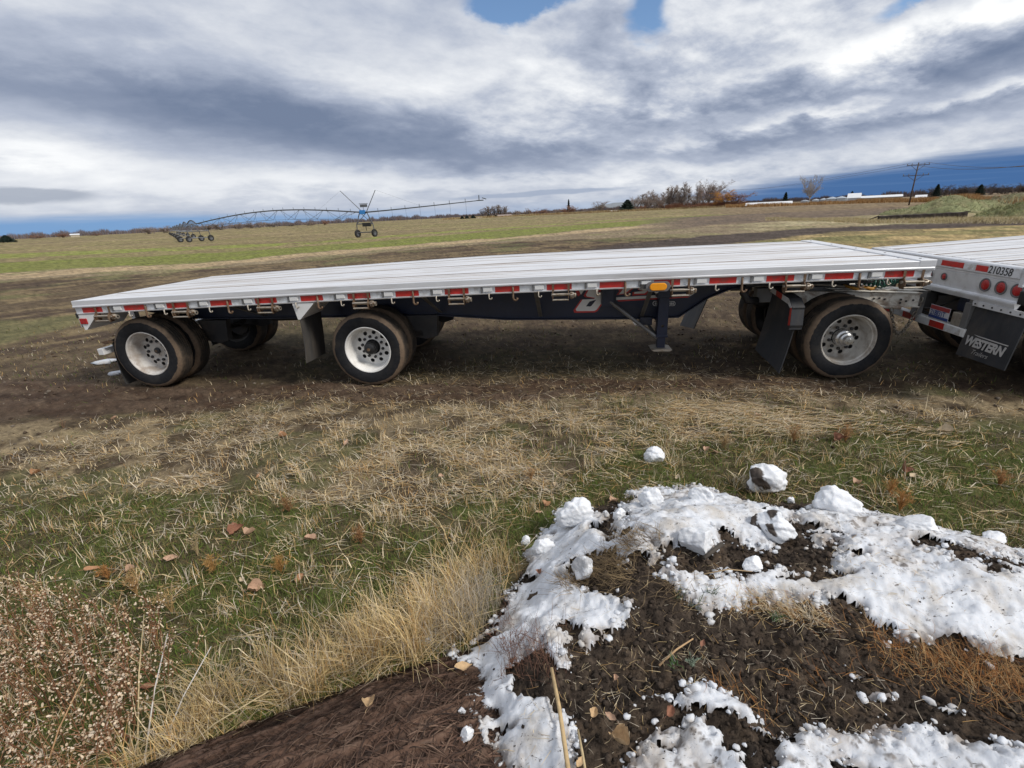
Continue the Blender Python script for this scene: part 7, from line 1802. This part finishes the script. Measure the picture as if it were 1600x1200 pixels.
# fallen cottonwood leaves, each its own
def leaf_mesh(seed, rounder):
    rg_ = np.random.default_rng(seed); n = 9; rows = []; cols = 7
    for i in range(n):
        f = i / (n - 1); w = (math.sin(math.pi * min(1, f * .94 + .06)) ** (.62 if rounder else .9)) * (.40 if rounder else .27) * (1.12 - .35 * f)
        for j in range(cols):
            g = j / (cols - 1) * 2 - 1; x_ = f - .5; y_ = g * w * (1 + .13 * rg_.normal()); z_ = (.55 + .5 * (seed % 3)) * g * g * w * rg_.uniform(.85, 1.15) + .5 * (f - .5) ** 2 + .30 * math.sin(f * 4 + seed) * g * w; rows.append((x_, y_, z_))
    F = [(i * cols + j, i * cols + j + 1, (i + 1) * cols + j + 1, (i + 1) * cols + j) for i in range(n - 1) for j in range(cols - 1)]
    b = MB(); b.add(rows, F); b.tube([(-.5, 0, .04), (-.72, .05, .03), (-.86, .03, .0)], .014, 5); return b
LEAFM = [mat('leaf_' + nm, c_, .75, 0, .22, 9, .2, 40, dirt=d_, dirt_amt=.35, dscale=5) for nm, c_, d_ in (('orange', (.36, .19, .095), (.20, .10, .055)), ('tan', (.48, .33, .18), (.30, .19, .10)), ('pink', (.42, .27, .18), (.26, .155, .10)), ('rust', (.24, .105, .06), (.13, .06, .04)), ('pale', (.50, .40, .27), (.36, .26, .15)))]
LB = []
for i in range(10):
    o = leaf_mesh(i, i % 3 != 0).build('leaf_shape', LEAFM[0], smooth=True); LB.append(o.data); bpy.data.objects.remove(o)
def leaf(px, py, w_px, ci, label, where='g', seed=0, rot=None, up=.012, tilt=.45):
    if where == 'g': p = G(px, py, .012); p[2] = float(ground_h(np.array([p[0]]), np.array([p[1]]))[0]) + up
    elif where == 'm': p = on_mound(px, py, .02); p[2] = p[2] + up
    else:
        z = .25
        for _ in range(10):
            p = G(px, py, z); l, u_ = log_sd(p[None, 0], p[None, 1]); v = (LWd * .93 - l[0]) / LWd; z = log_top(p)
        p[2] = z + up + .012
    D = math.sqrt(p[0] ** 2 + p[1] ** 2 + (CAM_H - p[2]) ** 2); s = w_px * D / 740 * .66
    me = LB[seed % 10].copy(); me.materials[0] = LEAFM[ci]; o = link_mesh('fallen_leaf', me); o.location = tuple(p + np.array([0, 0, .012 * s * 10])); rr_ = random.Random(seed * 7 + 1)
    o.scale = (s, s, s); o.rotation_euler = (rr_.uniform(-tilt, tilt) + .12, rr_.uniform(-tilt, tilt), rot if rot is not None else rr_.uniform(0, 6.28)); tag(o, label, 'leaf', 'fallen leaves'); return o
LV = [(725, 1052, 40, 1, 'large tan leaf at the edge of the left snow, half on the log', 'l', .4), (580, 1108, 32, 1, 'square tan leaf with a stalk in the middle of the log', 'l', 1.6), (395, 1133, 40, 2, 'long curled brown leaf at the top edge of the log, bottom left', 'l', .5),
 (541, 1060, 24, 2, 'round tan leaf where the tall grass meets the log', 'g', .4), (628, 1038, 24, 0, 'orange-brown leaf on the log under the tall grass', 'l', .3), (970, 1165, 46, 1, 'longest yellow-tan leaf at the bottom of the dark heap', 'm', 2.2), (954, 1125, 26, 2, 'pinkish leaf touching the top of the longest yellow leaf', 'm', 2.3), (928, 1118, 20, 1, 'small tan leaf left of the pinkish one on the heap', 'm', 1.0),
 (844, 898, 16, 3, 'rust leaf standing in the left snow', 'm', 1.4), (146, 890, 26, 0, 'orange leaf in the dark grass above the papery weeds', 'g', .3), (268, 875, 26, 2, 'thin pink leaf lying flat left of the bushy orange weed', 'g', .2), (372, 830, 30, 3, 'curled brown leaf on edge, above the bushy orange weed', 'g', .4), (392, 835, 22, 2, 'pink leaf right of the curled brown leaf', 'g', 1.0),
 (378, 907, 20, 4, 'small pale yellow leaf in the green, left of the orange leaf', 'g', 2.4), (470, 905, 22, 0, 'orange leaf standing in the grass left of the tall clump', 'g', 1.4), (400, 923, 30, 2, 'grey-pink leaf below the pale yellow one', 'g', .5), (232, 1074, 26, 3, 'red-brown leaf caught in the papery weeds', 'g', .6), (205, 890, 18, 2, 'small pink leaf right of the orange leaf above the papery weeds', 'g', .2),
 (443, 684, 18, 0, 'orange leaf in the straw before the second trailer wheel', 'g', .4), (541, 693, 20, 2, 'upright pinkish leaf in the straw right of the orange one', 'g', 1.5), (404, 742, 12, 0, 'tiny orange leaf in the straw at left centre', 'g', 1.3), (690, 745, 14, 2, 'small pink leaf in the straw at centre', 'g', .3), (58, 742, 14, 0, 'small orange leaf by the pale tuft at the left edge', 'g', 1.3), (528, 790, 20, 4, 'pale leaf among weeds above the tall grass', 'g', .7), (486, 845, 26, 2, 'pale pink leaf on the dark grass in the middle left', 'g', .2),
 (856, 790, 22, 0, 'bright orange-pink leaf pair member nearest the heap', 'g', 1.0), (842, 800, 18, 2, 'paler leaf of the pair left of the heap', 'g', .4), (960, 782, 24, 2, 'brown folded leaf on the far left rim of the heap', 'g', .5), (868, 757, 14, 4, 'small pale leaf alone beyond the left end of the heap', 'g', 1.2), (1058, 745, 16, 4, 'small pale leaf below the small clean snow chunk', 'g', .9), (1118, 707, 22, 2, 'pink leaf upright in the straw above the muddy snow chunk', 'g', 1.4), (1105, 702, 16, 2, 'smaller pink leaf left of the upright one', 'g', .6),
 (1310, 686, 24, 3, 'dark rust leaf in the grass right of the rusty weed', 'g', .4), (1438, 673, 16, 4, 'pale leaf in the flattened straw', 'g', 1.4), (1476, 676, 22, 4, 'bright pale leaf right of the flattened straw', 'g', 2.6), (1410, 738, 26, 3, 'dark red-brown leaf in the grass at the right', 'g', 1.0), (1426, 744, 18, 4, 'pale leaf touching the dark red-brown leaf', 'g', .4), (1185, 650, 16, 2, 'small pink leaf below the dolly mud flap', 'g', .5), (1340, 756, 16, 2, 'pink-brown leaf beyond the wide smooth snow chunk', 'g', .2), (1380, 644, 14, 4, 'small pale leaf in front of the dolly wheel', 'g', 2.0),
 (1098, 1010, 18, 3, 'small brown leaf beside the single twig on the earth', 'm', .9), (1045, 1115, 22, 3, 'rust leaf at the top of the lower snow patch', 'm', .8), (960, 1062, 12, 2, 'tiny pink leaf on the dark earth right of the thick stalk', 'm', 1.2), (905, 1195, 22, 1, 'torn tan leaf at the bottom edge by the stalks', 'm', .9), (180, 655, 10, 2, 'tiny pale leaf on the dark track at the left', 'g', .9)]
for i, (px, py, w, ci, lb, wh, ro) in enumerate(LV): leaf(px, py, w, ci, lb, wh, i, ro)

# little snow left beside the log, on the log and behind the last wheel
chunk(664, 1010, 28, 16, 'small snow lump at the foot of the tall grass by the log', 61)
def on_log(px, py):
    z = .25
    for _ in range(10):
        p = G(px, py, z); l, u_ = log_sd(p[None, 0], p[None, 1]); v = (LWd * .93 - l[0]) / LWd; z = log_top(p)
    return np.array([p[0], p[1], z])
for (px, py, w, h, lb, sd_) in ((729, 1153, 20, 22, 'oval snow lump on the log below the large tan leaf', 64), (721, 1112, 12, 9, 'smallest snow bit on the log, above the oval lump', 67)):
    o = chunk(px, py, w, h, lb, sd_); p = on_log(px, py); o.location = tuple(p)
for (px, py, w, lb, sd_) in ((165, 566, 34, 'thin white snow patch behind the rearmost wheel', 71), (182, 584, 20, 'smaller snow patch nearer the rearmost wheel', 74)):
    p = G(px, py); s = w * 8.6 / 760 / 2; v = I2V.copy() * (1 + .25 * np.random.default_rng(sd_).normal(0, 1, (len(I2V), 1)) * .6) * np.array([s, s * .8, .03])
    o = arr_mesh('snow_patch', v, I2F.ravel(), np.full(len(I2F), 3), M['snow'], smooth=True); o.location = tuple(p + np.array([0, 0, .012])); tag(o, lb, 'snow patch')
